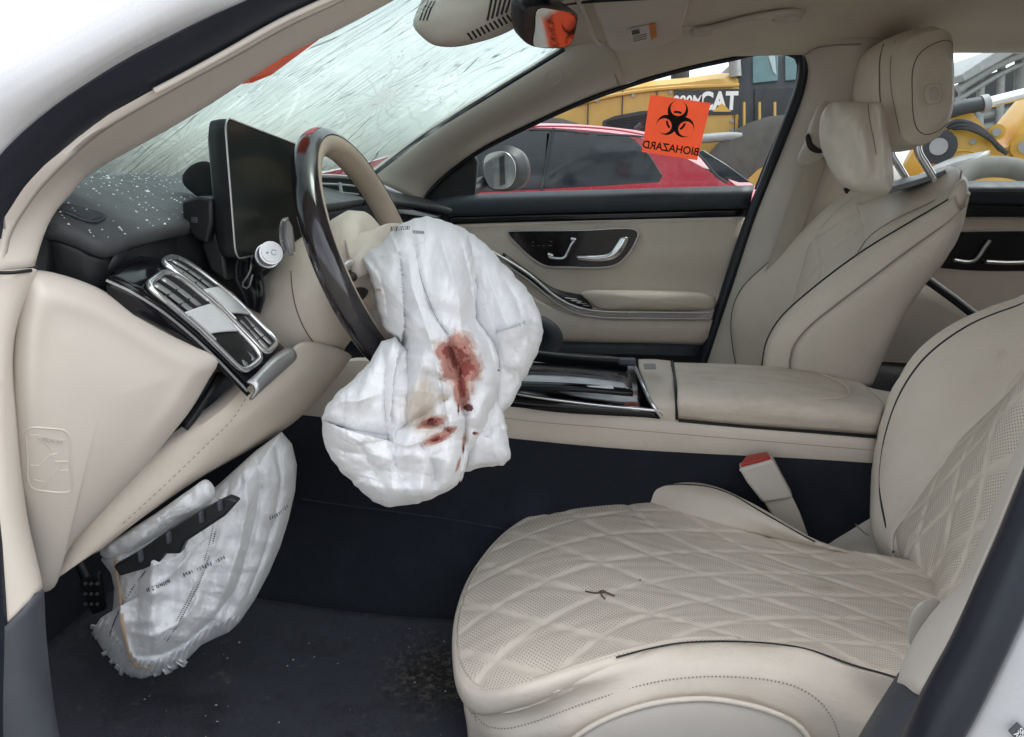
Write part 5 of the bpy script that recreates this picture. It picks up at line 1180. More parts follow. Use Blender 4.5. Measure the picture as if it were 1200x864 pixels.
bbl = loft('backrest_bolster', BR, blf, DS, 70, 36, .005)
loft('backrest_bolster', [[Vector((p.x, 2.3 - p.y, p.z)) for p in r] for r in BR], M_LEATHER, DS, 50, 24, .005, face=(-1, 0, 1.2))
_cb = CAST(bbl)
tube('backrest_piping', [q_ for q_ in (_cb(x, y, .0060) for x, y in ((1047, 648), (1038, 616), (1031, 575), (1033, 535), (1041, 497), (1058, 455), (1086, 417), (1132, 383), (1165, 368), (1198, 356))) if q_] + [oo0[-6] + Vector((-.004, 0, 0))], .0016, M_PIPE, DS, 60, 6)
tube('backrest_welt', [p + Vector((.006, .004, .002)) for p in oo0], .0042, M_LEATHER, DS, None, 6)
c0 = [p + Vector((.004, .002, 0)) for p in oo2]
cm = spline(PP([(1078, 720, 1.14), (1088, 695, 1.14), (1106, 640, 1.14), (1142, 560, 1.14), (1190, 470, 1.14), (1265, 345, 1.14), (1345, 220, 1.14)]), 50)
cq = [a * .5 + b * .5 + Vector((-.004, 0, 0)) for a, b in zip(c0, cm)]
cn = [Vector((p.x, 2.3 - p.y, p.z)) for p in c0]; cqn = [Vector((p.x, 2.3 - p.y, p.z)) for p in cq]
loft('backrest_center', [c0, cq, cm, cqn, cn], M_QUILT, DS, 190, 110, .01, disp=quilt(.142, .088, .0029, (.1, .35)))
loft('backrest_shell', [back1, [p + Vector((.14, -.12, -.02)) for p in oo0], [Vector((p.x + .16, 1.15, p.z - .02)) for p in oo0], [Vector((p.x + .14, 2.3 - (p.y - .12), p.z - .02)) for p in oo0], [Vector((p.x, 2.3 - p.y, p.z)) for p in back1]], M_LEATHER, DS, 30, 24, .005, face=(3, 1.15, .8))

# ------------------------------------------------------------------ passenger seat
PS = thing('passenger_seat', 'cream leather front passenger seat with tall headrest on two steel posts', 'car seat', (.45, 1.93, .3))
nb = PP([(893, 436, 1.715), (894, 425, 1.715), (899, 400, 1.715), (915, 373, 1.715), (952, 339, 1.715), (1008, 297, 1.715), (1065, 262, 1.715), (1106, 238, 1.72), (1126, 225, 1.73)])
ns = PP([(925, 436, 1.668), (926, 420, 1.665), (931, 404, 1.662), (947, 384, 1.66), (980, 357, 1.66), (1025, 323, 1.66), (1065, 293, 1.668), (1105, 265, 1.68), (1128, 248, 1.695)])
nk = PP([(1018, 452, 1.69), (1026, 432, 1.69), (1035, 413, 1.69), (1051, 379, 1.69), (1076, 340, 1.69), (1102, 308, 1.69), (1121, 276, 1.69), (1129, 250, 1.70), (1133, 228, 1.715)])
A_, B_, K_ = spline(nb, 50), spline(ns, 50), spline(nk, 50)
m1 = [a * .55 + b * .45 + Vector((-.018, -.012, .006)) for a, b in zip(A_, B_)]
loft('backrest_bolster', [[p + Vector((.012, .02, 0)) for p in A_], A_, m1, B_, [p + Vector((.004, .006, 0)) for p in B_]], M_LEATHER, PS, 60, 22, .004)
loft('backrest_side', [[p + Vector((.002, .004, 0)) for p in B_], [a * .55 + b * .45 + Vector((0, -.012, 0)) for a, b in zip(B_, K_)], K_, [p + Vector((.015, .05, 0)) for p in K_], [p + Vector((.03, .24, 0)) for p in K_], [p + Vector((.0, .46, 0)) for p in K_]], M_LEATHER, PS, 50, 30, .004)
tube('side_seam', [p + Vector((0, -.001, 0)) for p in B_], .0018, M_STITCH, PS, None, 6)
tube('backrest_piping', [p + Vector((-.001, -.001, .001)) for p in A_], .0021, M_PIPE, PS, None, 6)
fe = PP([(864, 436, 2.16), (858, 400, 2.165), (857, 378, 2.165), (861, 355, 2.165), (872, 335, 2.165), (901, 308, 2.16), (935, 281, 2.15), (960, 258, 2.13), (994, 228, 2.10)])
fb = PP([(915, 436, 2.05), (918, 390, 2.05), (925, 358, 2.055), (940, 312, 2.06), (948, 284, 2.07), (975, 250, 2.06), (1010, 222, 2.04)])
FE, FB = spline(fe, 50), spline(fb, 50)
loft('backrest_bolster', [[p + Vector((.05, .02, 0)) for p in FE], FE, [a * .5 + b * .5 + Vector((-.02, 0, .004)) for a, b in zip(FE, FB)], FB, [p + Vector((.01, -.01, 0)) for p in FB]], M_LEATHER, PS, 50, 22, .004)
tube('backrest_piping', [p + Vector((-.001, 0, .001)) for p in FE], .0010, M_PIPE, PS, None, 6)
def flutes(U, V, G): return .005 * np.abs(np.sin(U * 8 + V * 26)) * (np.sin(np.pi * np.clip(V / .34, 0, 1)) ** .5)
cc = [p + Vector((.055, .10, -.0)) for p in A_]; cd = [a * .5 + b * .5 + Vector((.02, 0, 0)) for a, b in zip(cc, FB)]
loft('backrest_center', [[p + Vector((.010, .012, 0)) for p in A_], cc, cd, [p + Vector((.004, -.004, 0)) for p in FB]], M_LEATHER, PS, 110, 80, .006, disp=quilt(.16, .10, .0045, (.1, .2)))
# shoulder pad at the top
loft('shoulder_pad', [PP([(1010, 298, 1.722), (1065, 263.5, 1.722), (1108, 238, 1.727), (1126, 224, 1.737), (1129, 236, 1.74)]), PP([(1013, 286, 1.75), (1052, 256, 1.757), (1093, 236, 1.763), (1124, 212, 1.77), (1131, 222, 1.78)]), PP([(1012, 270, 1.84), (1045, 246, 1.85), (1080, 222, 1.86), (1120, 198, 1.87), (1134, 212, 1.88)]), PP([(1008, 252, 1.95), (1035, 234, 1.96), (1070, 214, 1.97), (1110, 195, 1.98), (1128, 206, 1.99)]), PP([(1000, 232, 2.06), (1030, 221, 2.08), (1070, 207, 2.08), (1104, 196, 2.08), (1116, 206, 2.09)])], M_LEATHER, PS, 44, 34, .012)
tube('shoulder_seam', PP([(1005, 296, 1.732), (1019, 277, 1.742), (1051, 256, 1.752), (1093, 236, 1.762), (1121, 219, 1.772), (1127, 200, 1.80)]), .0016, M_STITCH, PS, 30, 6)
puff('shoulder_corner', [(1108, 240), (1116, 222), (1125, 211), (1132, 212), (1135, 224), (1133, 244), (1127, 264), (1116, 268), (1108, 256)], 1.735, .03, M_LEATHER, PS, 50, 10, .35, .10)
box('cushion_block', (.18, 1.93, .44), (.5, .5, .16), M_LEATHER, PS, .05, None, 4)
# headrest
hp = PP([(1069, 140), (1066, 110), (1068, 78), (1074, 60), (1092, 48), (1112, 44), (1121, 52), (1124, 80), (1125, 110), (1122, 134), (1108, 154), (1084, 163), (1073, 157)], 1.80)
hr = slab('headrest', hp, 1.80, 2.10, M_LEATHER, PS, .030, 64, .05)
for v in hr.data.vertices:      # the face sweeps forward away from the side panel
    w = max(0, min(1, (v.co.y - 1.80) / .05)); front = max(0, min(1, (.69 - v.co.x) / .06))
    v.co.x -= .040 * w * front; v.co.z += .034 * w * max(0, min(1, (v.co.z - 1.16) / .16)) - .016 * w * max(0, min(1, (1.22 - v.co.z) / .08))
hb = plate('height_button', [P(p.x, p.y, 1.795) for p in spline([(1084, 102, 0), (1086, 100, 0), (1099, 98, 0), (1102, 101, 0), (1102, 118, 0), (1099, 121, 0), (1087, 122, 0), (1084, 119, 0)], 32, True)], (0, -.004, 0), M_LEATHER, PS, .0015)
plate('button_ring', [P(p.x, p.y, 1.790) for p in spline([(1090, 104, 0), (1098, 103, 0), (1099, 116, 0), (1091, 117, 0)], 24, True)], (0, -.002, 0), M_CREAMPL, PS, .001)
ch = CAST(hr)
def on_hr(pts, l): return [q for q in (ch(x, y, l) for x, y in pts) if q]
tube('insert_seam', on_hr([(p.x, p.y) for p in spline([(1071, 140, 0), (1069, 110, 0), (1070, 80, 0), (1077, 64, 0), (1093, 52, 0), (1112, 48, 0), (1119, 57, 0), (1121, 80, 0), (1121, 110, 0), (1118, 131, 0), (1106, 149, 0), (1086, 158, 0), (1076, 153, 0)], 60, True)], .0002), .0011, M_SEAM, PS, None, 6, True)
tube('headrest_seam', on_hr([(1049, 48), (1044, 70), (1044, 100), (1049, 130), (1055, 156)], .0004), .0012, M_STITCH, PS, 20, 5)
tube('headrest_gap', on_hr([(1036, 52), (1032, 66), (1031, 90), (1032, 118), (1036, 140)], -.0008), .0022, M_SEAM, PS, 20, 6)
for dx, Y in ((0, 1.86), (0, 2.02)):
    base = P(1077, 158, 1.86); base = Vector((base.x, Y, base.z))
    tube('headrest_post', [base + Vector((0, 0, .05)), base, base + Vector((.002, 0, -.035)), base + Vector((.022, 0, -.065)), base + Vector((.045, 0, -.10)), base + Vector((.06, 0, -.14))], .0085, M_CHROME, PS, 24, 12)
loft('post_base', [PP([(1040, 222, 1.84), (1080, 210, 1.85), (1108, 200, 1.86)]), PP([(1035, 214, 2.0), (1075, 205, 2.0), (1104, 196, 2.0)])], plastic('pale_base_cover', (.22, .24, .26), .5, 0, 1, .05), PS, 10, 6, .01)
# driver headrest, same pattern, above the picture
d2 = hr.copy(); d2.data = hr.data.copy(); COL.objects.link(d2); d2.name = 'headrest'; d2.parent = None
for v in d2.data.vertices: v.co += Vector((.14, -.78, 0))
attach(d2, DS)
for Y in (1.08, 1.24): tube('headrest_post', [(.80, Y, 1.20), (.80, Y, 1.12), (.84, Y, 1.02), (.86, Y, .94)], .0085, M_CHROME, DS, 12, 10)
# comfort pillow strapped to the headrest
PW = thing('headrest_pillow', 'plump cream cushion hanging in front of the passenger headrest', 'pillow', P(1003, 228, 1.9))
po = [(960, 150), (963, 134), (972, 122), (985, 119), (1000, 119), (1016, 120), (1030, 119), (1036, 126), (1040, 150), (1046, 190), (1047, 214), (1042, 226), (1030, 229), (1008, 226), (990, 219), (976, 204), (966, 184), (961, 168)]
def pwd(x, y, s):
    d = .0
    d += .008 * math.sin((x - .35 * y) * .16) * (1 - s) ** .6 + .007 * (abs(math.sin((x + .5 * y) * .10 + 2.5 * mnoise.noise(Vector((x * .03, y * .03, 1))))) - .6)
    d -= .012 * math.exp(-((x - 1022 - (y - 150) * .10) / 7) ** 2) * (1 if y > 120 else 0)
    d += .010 * math.exp(-((x - 1033 - (y - 150) * .10) / 6) ** 2)
    d -= .008 * math.exp(-(((x - 975) - (y - 125) * .12) / 4) ** 2) * math.exp(-((y - 128) / 20) ** 2)
    d += .010 * mnoise.noise(Vector((x * .05, y * .04, 3))) 
    return d
puff('pillow_cover', po, lambda x, y: 1.84 - (x - 1000) * .0006, .075, leather('pillow_leather', (.80, .74, .655), .5, .3, .05), PW, 90, 26, .34, .05, pwd, (1004, 174))
tube('pillow_seam', PP([(1017, 121, 1.795), (1019, 140, 1.775), (1024, 165, 1.765), (1028, 190, 1.77), (1030, 212, 1.785), (1026, 227, 1.82)]), .0012, M_STITCH, PW, 20, 5)
# ------------------------------------------------------------------ small things on the driver seat
cs = caster(cushion)
TW = thing('twig', 'small forked dry twig lying on the quilted driver seat cushion', 'twig', cs(700, 697))
twm = plastic('dry_bark', (.13, .09, .06), .9, .6, 400, .4)
tube('stem', [cs(686, 693, .002), cs(698, 695, .003), (cs(708, 694, .003)), cs(720, 698.5, .002)], .0014, twm, TW, 12, 6)
tube('fork', [cs(704, 695, .003), cs(706, 699, .0025), cs(709, 702, .002)], .0011, twm, TW, 6, 6)
tube('fork', [cs(700, 695, .003), cs(705, 692, .003), cs(710, 693, .002)], .0009, twm, TW, 6, 6)
sd_ = box('seed', cs(750, 680, .002), (.003, .0024, .0022), twm, None, .0006)
tag(sd_, 'tiny dark speck of debris on the driver seat right of the twig', 'debris')
BT = thing('seat_belt_guide', 'shiny white belt guide wedged between driver seat and near centre pillar', 'belt guide', P(1080, 755, .76))
def stained():
    t = NT('stained_belt_plastic'); o = t.coord()
    z = t.n('ShaderNodeSeparateXYZ'); t.l(o, z.inputs[0])
    f = t.ramp(t.math('ADD', z.outputs['Z'], t.math('MULTIPLY', t.noise(o, 120, 4), .02)), .642, 0, .654, 1)
    t.l(t.mix(f, (.38, .355, .32), (.24, .11, .07)), t.b.inputs['Base Color']); t.set(Roughness=.25, Coat_Weight=.4); return t.m
puff('guide_body', [(1101, 704), (1090, 701), (1078, 706), (1068, 718), (1064, 736), (1067, 757), (1076, 752), (1088, 732), (1100, 716)], .742, .003, stained(), BT, 40, 8, .4, .02)
# ================================================================== AIRBAGS
def fabric(name, blood=False, c=(.88, .88, .885)):
    t = NT(name); o = t.coord()
    col = t.mix(t.ramp(t.noise(o, 7, 5, .6), .35, 0, .7, 1), tuple(x * .93 for x in c), c)
    if blood:
        def stain(attr, thr0, thr1, colour, sc=90, amt=.5, op=1):
            nonlocal col
            a = t.n('ShaderNodeAttribute'); a.attribute_name = attr
            f = t.math('ADD', a.outputs['Fac'], t.math('MULTIPLY', t.math('SUBTRACT', t.noise(o, sc, 6, .7), .5), amt))
            m_ = t.ramp(f, thr0, 0, thr1, 1)
            if op < 1: m_ = t.math('MULTIPLY', m_, op)
            col = t.mix(m_, col, colour)
        stain('yellow', .35, .7, (.58, .47, .32), 40, .6, .55)
        stain('blood', .36, .54, (.56, .34, .25), 45, 1.1, .6)
        stain('blood', .54, .64, (.44, .17, .125), 70, 1.0, .80)
        stain('blood', .86, .94, (.24, .045, .035), 110, 1.1, .85)
        stain('dark_blood', .46, .54, (.13, .015, .016), 160, 1.0, .95)
    t.l(col, t.b.inputs['Base Color']); t.set(Roughness=.68, Specular_IOR_Level=.3, Sheen_Weight=.1)
    w = t.n('ShaderNodeTexNoise'); w.inputs['Scale'].default_value = 34; w.inputs['Detail'].default_value = 5; t.l(o, w.inputs['Vector'])
    rid = t.math('ABSOLUTE', t.math('SUBTRACT', t.noise(t.mapping(o, (1.2, 1, .55), (.2, 0, .3)), 26, 4, .55), .5))
    h = t.math('ADD', t.math('MULTIPLY', rid, 1.6), t.math('MULTIPLY', w.outputs['Fac'], .25))
    vc = t.n('ShaderNodeTexVoronoi', feature='DISTANCE_TO_EDGE'); vc.inputs['Scale'].default_value = 24
    wv_ = t.mix(.05, o, w.outputs['Color'], 'ADD'); t.l(t.mapping(wv_, (1, 1, .6), (.2, .1, .4)), vc.inputs['Vector'])
    vd = t.n('ShaderNodeTexVoronoi', feature='DISTANCE_TO_EDGE'); vd.inputs['Scale'].default_value = 60; t.l(t.mapping(wv_, (1, 1, .45), (.5, .3, .2)), vd.inputs['Vector'])
    h = t.math('ADD', t.math('MULTIPLY', h, .35), t.math('ADD', t.math('MULTIPLY', t.ramp(vc.outputs['Distance'], 0, 0, .07, 1), .55), t.math('MULTIPLY', t.ramp(vd.outputs['Distance'], 0, 0, .08, 1), .22)))
    b1 = t.bump(h, .5, .0018)
    fine = t.noise(o, 1400, 1); nb_ = t.bump(fine, .12, .0003, b1)
    tlu = t.n('ShaderNodeBsdfTranslucent'); t.l(col, tlu.inputs['Color']); t.l(nb_, tlu.inputs['Normal'])
    mx = t.n('ShaderNodeMixShader'); mx.inputs[0].default_value = .10
    t.l(t.b.outputs[0], mx.inputs[1]); t.l(tlu.outputs[0], mx.inputs[2]); t.l(mx.outputs[0], t.out.inputs['Surface'])
    return t.m
def seg_dist(x, y, poly):
    best = (1e9, 0, 0); L = 0
    tot = sum(math.hypot(b[0] - a[0], b[1] - a[1]) for a, b in zip(poly, poly[1:]))
    for a, b in zip(poly, poly[1:]):
        dx, dy = b[0] - a[0], b[1] - a[1]; l2 = dx * dx + dy * dy
        u = max(0, min(1, ((x - a[0]) * dx + (y - a[1]) * dy) / l2))
        ex, ey = x - a[0] - u * dx, y - a[1] - u * dy; d = math.hypot(ex, ey)
        if d < best[0]:
            s = 1 if dx * ey - dy * ex > 0 else -1
            best = (d, s, (L + u * math.sqrt(l2)) / tot)
        L += math.sqrt(l2)
    return best
def fold_field(folds):
    """folds: (polyline, amount, width, kind): ridge / crease / step (one cloth layer lying over the other)"""
    def f(x, y):
        h = 0
        for poly, a, w, kind in folds:
            d, s, u = seg_dist(x, y, poly)
            if d > w * 6: continue
            e = (math.sin(math.pi * min(1, max(0, u))) ** .35) if 0 < u < 1 else .0
            if u <= 0 or u >= 1: e = .25 * math.exp(-d / w)
            if kind == 'ridge': h += a * e * math.exp(-abs(d) / w)
            elif kind == 'crease': h -= a * e * math.exp(-abs(d) / w)
            else: h += a * e * (math.exp(-d / (w * 3)) if s > 0 else -.4 * math.exp(-d / w))
        return h
    return f
def fbm(x, y, z, o=4):
    v, a = 0, 1
    for k in range(o):
        v += a * (1 - 2.2 * abs(mnoise.noise(Vector((x, y, z + 9.1 * k))))); x *= 2; y *= 2; a *= .5
    return v
AB = thing('deployed_airbag', 'crumpled white airbag with red stains draped over the steering wheel', 'airbag', P(505, 595, 1.0))
out = [(470, 262), (484, 256), (500, 253), (516, 257), (536, 266), (556, 276), (574, 293), (590, 310), (606, 327), (622, 346), (632, 366), (636, 388), (630, 412), (620, 432), (606, 458), (596, 478), (590, 488), (597, 516), (598, 538), (590, 546), (572, 548), (552, 549), (545, 553), (536, 568), (520, 578), (500, 588), (478, 592), (452, 594), (436, 588), (420, 572), (402, 556), (388, 538), (379, 515), (376, 492), (384, 474), (398, 458), (416, 444), (434, 424), (446, 402), (448, 384), (440, 360), (436, 336), (430, 318), (424, 302), (432, 294), (446, 288), (456, 274)]
F1 = [([(460, 272), (468, 300), (472, 340), (474, 386), (462, 440), (458, 490), (462, 514)], .026, 9, 'step'),
      ([(486, 288), (492, 320), (500, 350), (512, 376), (524, 392), (534, 430), (545, 470), (548, 500)], .024, 7, 'crease'),
      ([(478, 300), (484, 340), (498, 380), (510, 420), (516, 460)], .020, 10, 'ridge'),
      ([(512, 268), (526, 310), (538, 350), (540, 385), (552, 420)], .016, 9, 'ridge'),
      ([(540, 280), (552, 330), (556, 378), (572, 400), (584, 440), (580, 480), (572, 512)], .024, 7, 'crease'),
      ([(566, 300), (578, 340), (590, 372), (600, 400)], .014, 11, 'ridge'),
      ([(580, 390), (600, 384), (620, 376), (636, 384)], .020, 8, 'step'),
      ([(376, 490), (396, 500), (420, 508), (446, 514), (466, 520)], .020, 8, 'step'),
      ([(470, 500), (490, 490), (512, 474), (530, 464)], .016, 5, 'crease'),
      ([(445, 402), (452, 430), (450, 470), (455, 520), (470, 560)], .018, 7, 'crease'),
      ([(543, 470), (546, 500), (543, 530), (540, 556)], .030, 5, 'crease'),
      ([(486, 512), (500, 530), (510, 552), (512, 575)], .016, 6, 'crease'),
      ([(420, 520), (436, 546), (452, 572), (456, 590)], .014, 6, 'crease'),
      ([(462, 520), (480, 522), (500, 516), (524, 506)], .016, 6, 'ridge'),
      ([(396, 470), (420, 470), (444, 462)], .012, 8, 'ridge'),
      ([(550, 500), (566, 506), (586, 500), (596, 512)], .014, 5, 'crease'),
      ([(588, 430), (602, 440), (606, 456)], .012, 6, 'crease'),
      ([(592, 330), (606, 352), (612, 374)], .010, 6, 'crease'),
      ([(430, 300), (444, 320), (452, 350), (456, 384)], .014, 5, 'crease'),
      ([(434, 296), (448, 300), (462, 298)], .010, 5, 'ridge'),
      ([(500, 440), (520, 446), (540, 442)], .010, 4, 'crease'), ([(556, 440), (566, 452), (580, 456)], .010, 4, 'crease'),
      ([(520, 480), (534, 492), (556, 490)], .010, 4, 'ridge'), ([(380, 520), (404, 530), (430, 534)], .009, 6, 'crease')]
ff = fold_field(F1)
def abY(x, y): return 1.09 - .10 * max(0, min(1, (y - 300) / 200)) - .05 * max(0, min(1, (470 - x) / 80)) * max(0, min(1, (y - 380) / 80))
_rc = random.Random(11)
CRUMP = [(R(_rc.choice((0, 8, -12, 18, 28, -30, 62, 95, -65)) + _rc.uniform(-8, 8)), _rc.uniform(16, 52), _rc.uniform(0, 10)) for _ in range(16)]
def crumple(x, y, k=1.0):
    wx = 9 * mnoise.noise(Vector((x * .012, y * .012, 4.4))); wy = 9 * mnoise.noise(Vector((x * .012, y * .012, 8.8)))
    h = 0
    for i, (th, lam, ph) in enumerate(CRUMP):
        m_ = mnoise.noise(Vector((x * .011 + 3.1 * i, y * .011, 2.7 * i)))
        if m_ < .0: continue
        u = ((x + wx) * math.cos(th) + (y + wy) * math.sin(th)) / lam + ph
        h += m_ * 1.8 * (abs((u % 1) - .5) - .25) * lam * .00042
    return h * k
def abd(x, y, s):
    k = min(1, (1 - s) * 7)
    sh_ = .010 * fbm(x * .016 + y * .005, y * .008 - x * .004, 1.7, 2) + .0022 * fbm(x * .06, y * .03, 5.2, 2)
    return (ff(x, y) * 1.0 + sh_ * .6 + crumple(x, y)) * (.35 + .65 * k)
def blob(pts):
    def f(x, y): return max(math.exp(-(((x - cx) * ca + (y - cy) * sa) / rx) ** 2 - ((-(x - cx) * sa + (y - cy) * ca) / ry) ** 2) * w for cx, cy, rx, ry, w, ca, sa in [(a[0], a[1], a[2], a[3], a[4], math.cos(R(a[5])), math.sin(R(a[5]))) for a in pts])
    return f
blood = blob([(527, 414, 20, 16, 1.1, 20), (546, 432, 20, 22, 1.1, 0), (541, 455, 11, 30, 1.1, 0), (536, 420, 24, 38, 1.0, 10), (507, 495, 20, 8, 1.0, -15), (512, 514, 22, 7, 1.05, -20), (526, 505, 13, 6, .95, -25), (493, 500, 8, 4, .7, -20), (558, 508, 7, 4, .7, 10), (543, 520, 3, 18, .7, 5), (537, 545, 3, 16, .72, 15), (541, 566, 3, 10, .7, 25), (444, 340, 4, 2.5, .8, 20), (553, 455, 8, 12, .62, 0)])
yellow = blob([(494, 475, 20, 36, 1.0, 10), (500, 462, 12, 16, .8, 0), (520, 466, 10, 8, .8, 0), (508, 402, 5, 4, .7, 0), (540, 440, 34, 40, .55, 0), (505, 505, 28, 16, .6, -15)])
dkb = blob([(549, 478, 7, 5, 1.0, 0), (540, 436, 3, 8, .75, 10), (505, 492, 6, 2.4, .8, -15), (510, 516, 7, 2.2, .85, -15), (556, 508, 4, 2.2, .8, 10), (543, 526, 2, 9, .75, 5), (537, 480, 2.2, 12, .7, 0), (584, 434, 1.6, 1.6, 1, 0)])
fabm = fabric('stained_airbag_fabric', True); at3 = {'blood': blood, 'yellow': yellow, 'dark_blood': dkb}
# the bag hangs in overlapping lobes: right lobe, tail, bottom pouch, left lobe, central drape
lobes = [('airbag_lobe', [(520, 262), (540, 266), (556, 275), (574, 292), (592, 311), (608, 329), (623, 346), (632, 365), (637, 388), (631, 412), (620, 433), (607, 458), (598, 476), (588, 486), (566, 486), (548, 440), (536, 380), (524, 320)], 1.06, .075, (578, 380), 150, 50),
         ('airbag_tail', [(546, 470), (566, 464), (584, 474), (591, 488), (596, 516), (598, 538), (590, 546), (572, 547), (556, 550), (544, 553), (540, 520)], 1.03, .05, (567, 510), 110, 36),
         ('airbag_pouch', [(377, 492), (396, 494), (440, 500), (490, 494), (540, 500), (549, 530), (545, 553), (536, 568), (520, 578), (500, 587), (478, 592), (452, 594), (437, 588), (420, 572), (402, 556), (388, 538), (379, 515)], .985, .085, (460, 542), 200, 60),
         ('airbag_lobe', [(447, 400), (434, 424), (416, 443), (398, 457), (384, 473), (376, 491), (392, 500), (414, 508), (440, 514), (462, 517), (476, 496), (482, 450), (478, 410), (464, 394)], .955, .06, (438, 462), 130, 44),
         ('airbag_fabric', [(424, 302), (433, 293), (446, 287), (457, 273), (470, 262), (485, 256), (500, 253), (516, 257), (536, 266), (548, 276), (556, 300), (560, 340), (558, 372), (576, 396), (586, 420), (587, 446), (579, 478), (568, 506), (552, 532), (544, 553), (540, 566), (533, 540), (522, 520), (504, 512), (486, 514), (470, 522), (459, 516), (457, 490), (460, 450), (468, 414), (464, 396), (449, 384), (441, 360), (437, 336), (431, 318)], 1.035, .13, (508, 400), 300, 90)]
for nm, ol, Yb, hh, cc_, n_, nr_ in lobes:
    yfun = (lambda Yb: lambda x, y: Yb + (abY(x, y) - 1.0) * .55)(Yb)
    olj = []
    for (xa, ya), (xb, yb) in zip(ol, ol[1:] + ol[:1]):
        L_ = math.hypot(xb - xa, yb - ya); k_ = max(1, int(L_ / 5.5))
        for q_ in range(k_):
            jx = 0 if q_ == 0 else _rc.uniform(-1.3, 1.3)
            olj.append((xa + (xb - xa) * q_ / k_ + jx, ya + (yb - ya) * q_ / k_ + (0 if q_ == 0 else _rc.uniform(-1.3, 1.3))))
    ob_ = puff(nm, olj, yfun, hh, fabm, AB, n_, nr_, .30, .04, abd, cc_, 70, at3, True)
abf = ob_; ca_ = caster(*AB.children)
inkm = plastic('grey_ink', (.10, .10, .11), .7, 0, 1, .2)
for k in range(11):        # printed bar code near the top
    x = 458 + 2.1 * k
    tube('printed_bar', [ca_(x, 271 - .2 * k, .0006), ca_(x + 1.0, 266 - .1 * k, .0006)], .0005 + .0004 * (k % 3 == 0), inkm, abf, None, 4)
for k in range(8):
    x = 484 + 1.7 * k
    tube('printed_mark', [ca_(x, 270 + .15 * k, .0006), ca_(x + .9, 273.5 + .1 * k, .0006)], .0005, inkm, abf, None, 4)
dashes('seam_thread', [ca_(*p, .0006) for p in ((489, 300), (493, 325), (502, 350), (514, 377), (526, 393))], 40, .0006, inkm, abf)

# ------------------------------------------------------------------ knee airbag under the dash
KB = thing('knee_airbag', 'grey-white knee airbag with printed codes hanging below the dashboard', 'airbag', P(200, 797, .95))
ko = [(330, 506), (342, 520), (348, 545), (346, 575), (338, 610), (328, 642), (315, 672), (298, 704), (280, 730), (268, 741), (252, 748), (236, 756), (222, 770), (214, 778), (190, 788), (165, 796), (148, 790), (132, 776), (118, 758), (108, 740), (118, 724), (132, 716), (134, 690), (130, 672), (118, 656), (124, 650), (150, 638), (190, 616), (232, 588), (258, 566), (300, 528)]
F2 = [([(262, 548), (268, 570), (262, 600), (250, 640), (232, 690), (210, 735)], .012, 8, 'crease'),
      ([(300, 528), (306, 570), (298, 620), (284, 670), (266, 720)], .016, 8, 'crease'),
      ([(322, 516), (330, 560), (322, 610), (306, 660), (288, 704)], .013, 7, 'crease'),
      ([(285, 540), (290, 590), (280, 640), (264, 690)], .012, 10, 'ridge'),
      ([(150, 655), (185, 640), (220, 622), (250, 600)], .016, 7, 'step'),
      ([(146, 660), (140, 690), (142, 730), (152, 765), (170, 785)], .014, 7, 'ridge'),
      ([(160, 770), (190, 768), (220, 752), (250, 726), (276, 690)], .014, 9, 'crease'),
      ([(150, 740), (180, 745), (210, 730), (236, 700)], .010, 10, 'ridge'),
      ([(118, 640), (128, 650), (140, 670)], .012, 6, 'crease'),
      ([(180, 690), (205, 670), (230, 640)], .009, 9, 'ridge')]
F2 = [(p_, a_ * .75, w_ * .5, k_) for p_, a_, w_, k_ in F2]
ff2 = fold_field(F2)
def kbY(x, y): return .96 + .10 * max(0, min(1, (x - 180) / 160)) - .02 * max(0, min(1, (y - 600) / 150))
def kbd(x, y, s):
    if s > .985: return 0
    frill = 0
    if y > 725 and s > .86: frill = .006 * math.sin(x * .9 + y * .4)
    return (ff2(x, y) * 1.1 + .004 * fbm(x * .022, y * .016, 8.3) + crumple(x + 300, y * 1.1, .7)) * (.35 + .65 * min(1, (1 - s) * 6)) + frill
puff('airbag_fabric', ko, kbY, .085, fabric('knee_airbag_fabric', False, (.66, .665, .67)), KB, 300, 80, .30, .04, kbd, (225, 660), 180, None, True)
kf = [o for o in KB.children if o.name.startswith('airbag_fabric')][0]; ck = caster(kf)
# pleated frill at the lower end
frm = fabric('frill_fabric', False, (.70, .705, .71))
fo = spline([(116, 722, 0), (110, 738, 0), (118, 758, 0), (132, 778, 0), (148, 791, 0), (168, 796, 0), (192, 789, 0), (212, 780, 0), (222, 772, 0)], 40)
k = 0
while k < 37:
    k += random.choice((1, 2, 2, 3)); k = min(k, 38)
    a, b = fo[k], fo[min(39, k + random.choice((1, 1, 2)))]; c = Vector((170, 745, 0))
    ai, bi_ = a + (c - a) * .22, b + (c - b) * .22; jo = 1 + random.uniform(-.02, .08)
    a2_, b2_ = c + (a - c) * jo, c + (b - c) * jo
    loft('pleat', [[P(ai.x, ai.y, .915), P(bi_.x, bi_.y, .920)], [P((ai.x + a2_.x) / 2, (ai.y + a2_.y) / 2, .905), P((bi_.x + b2_.x) / 2, (bi_.y + b2_.y) / 2, .922)], [P(a2_.x, a2_.y, .915 + random.uniform(-.008, .008)), P(b2_.x, b2_.y, .935)]], frm, kf, 5, 6, .0012)
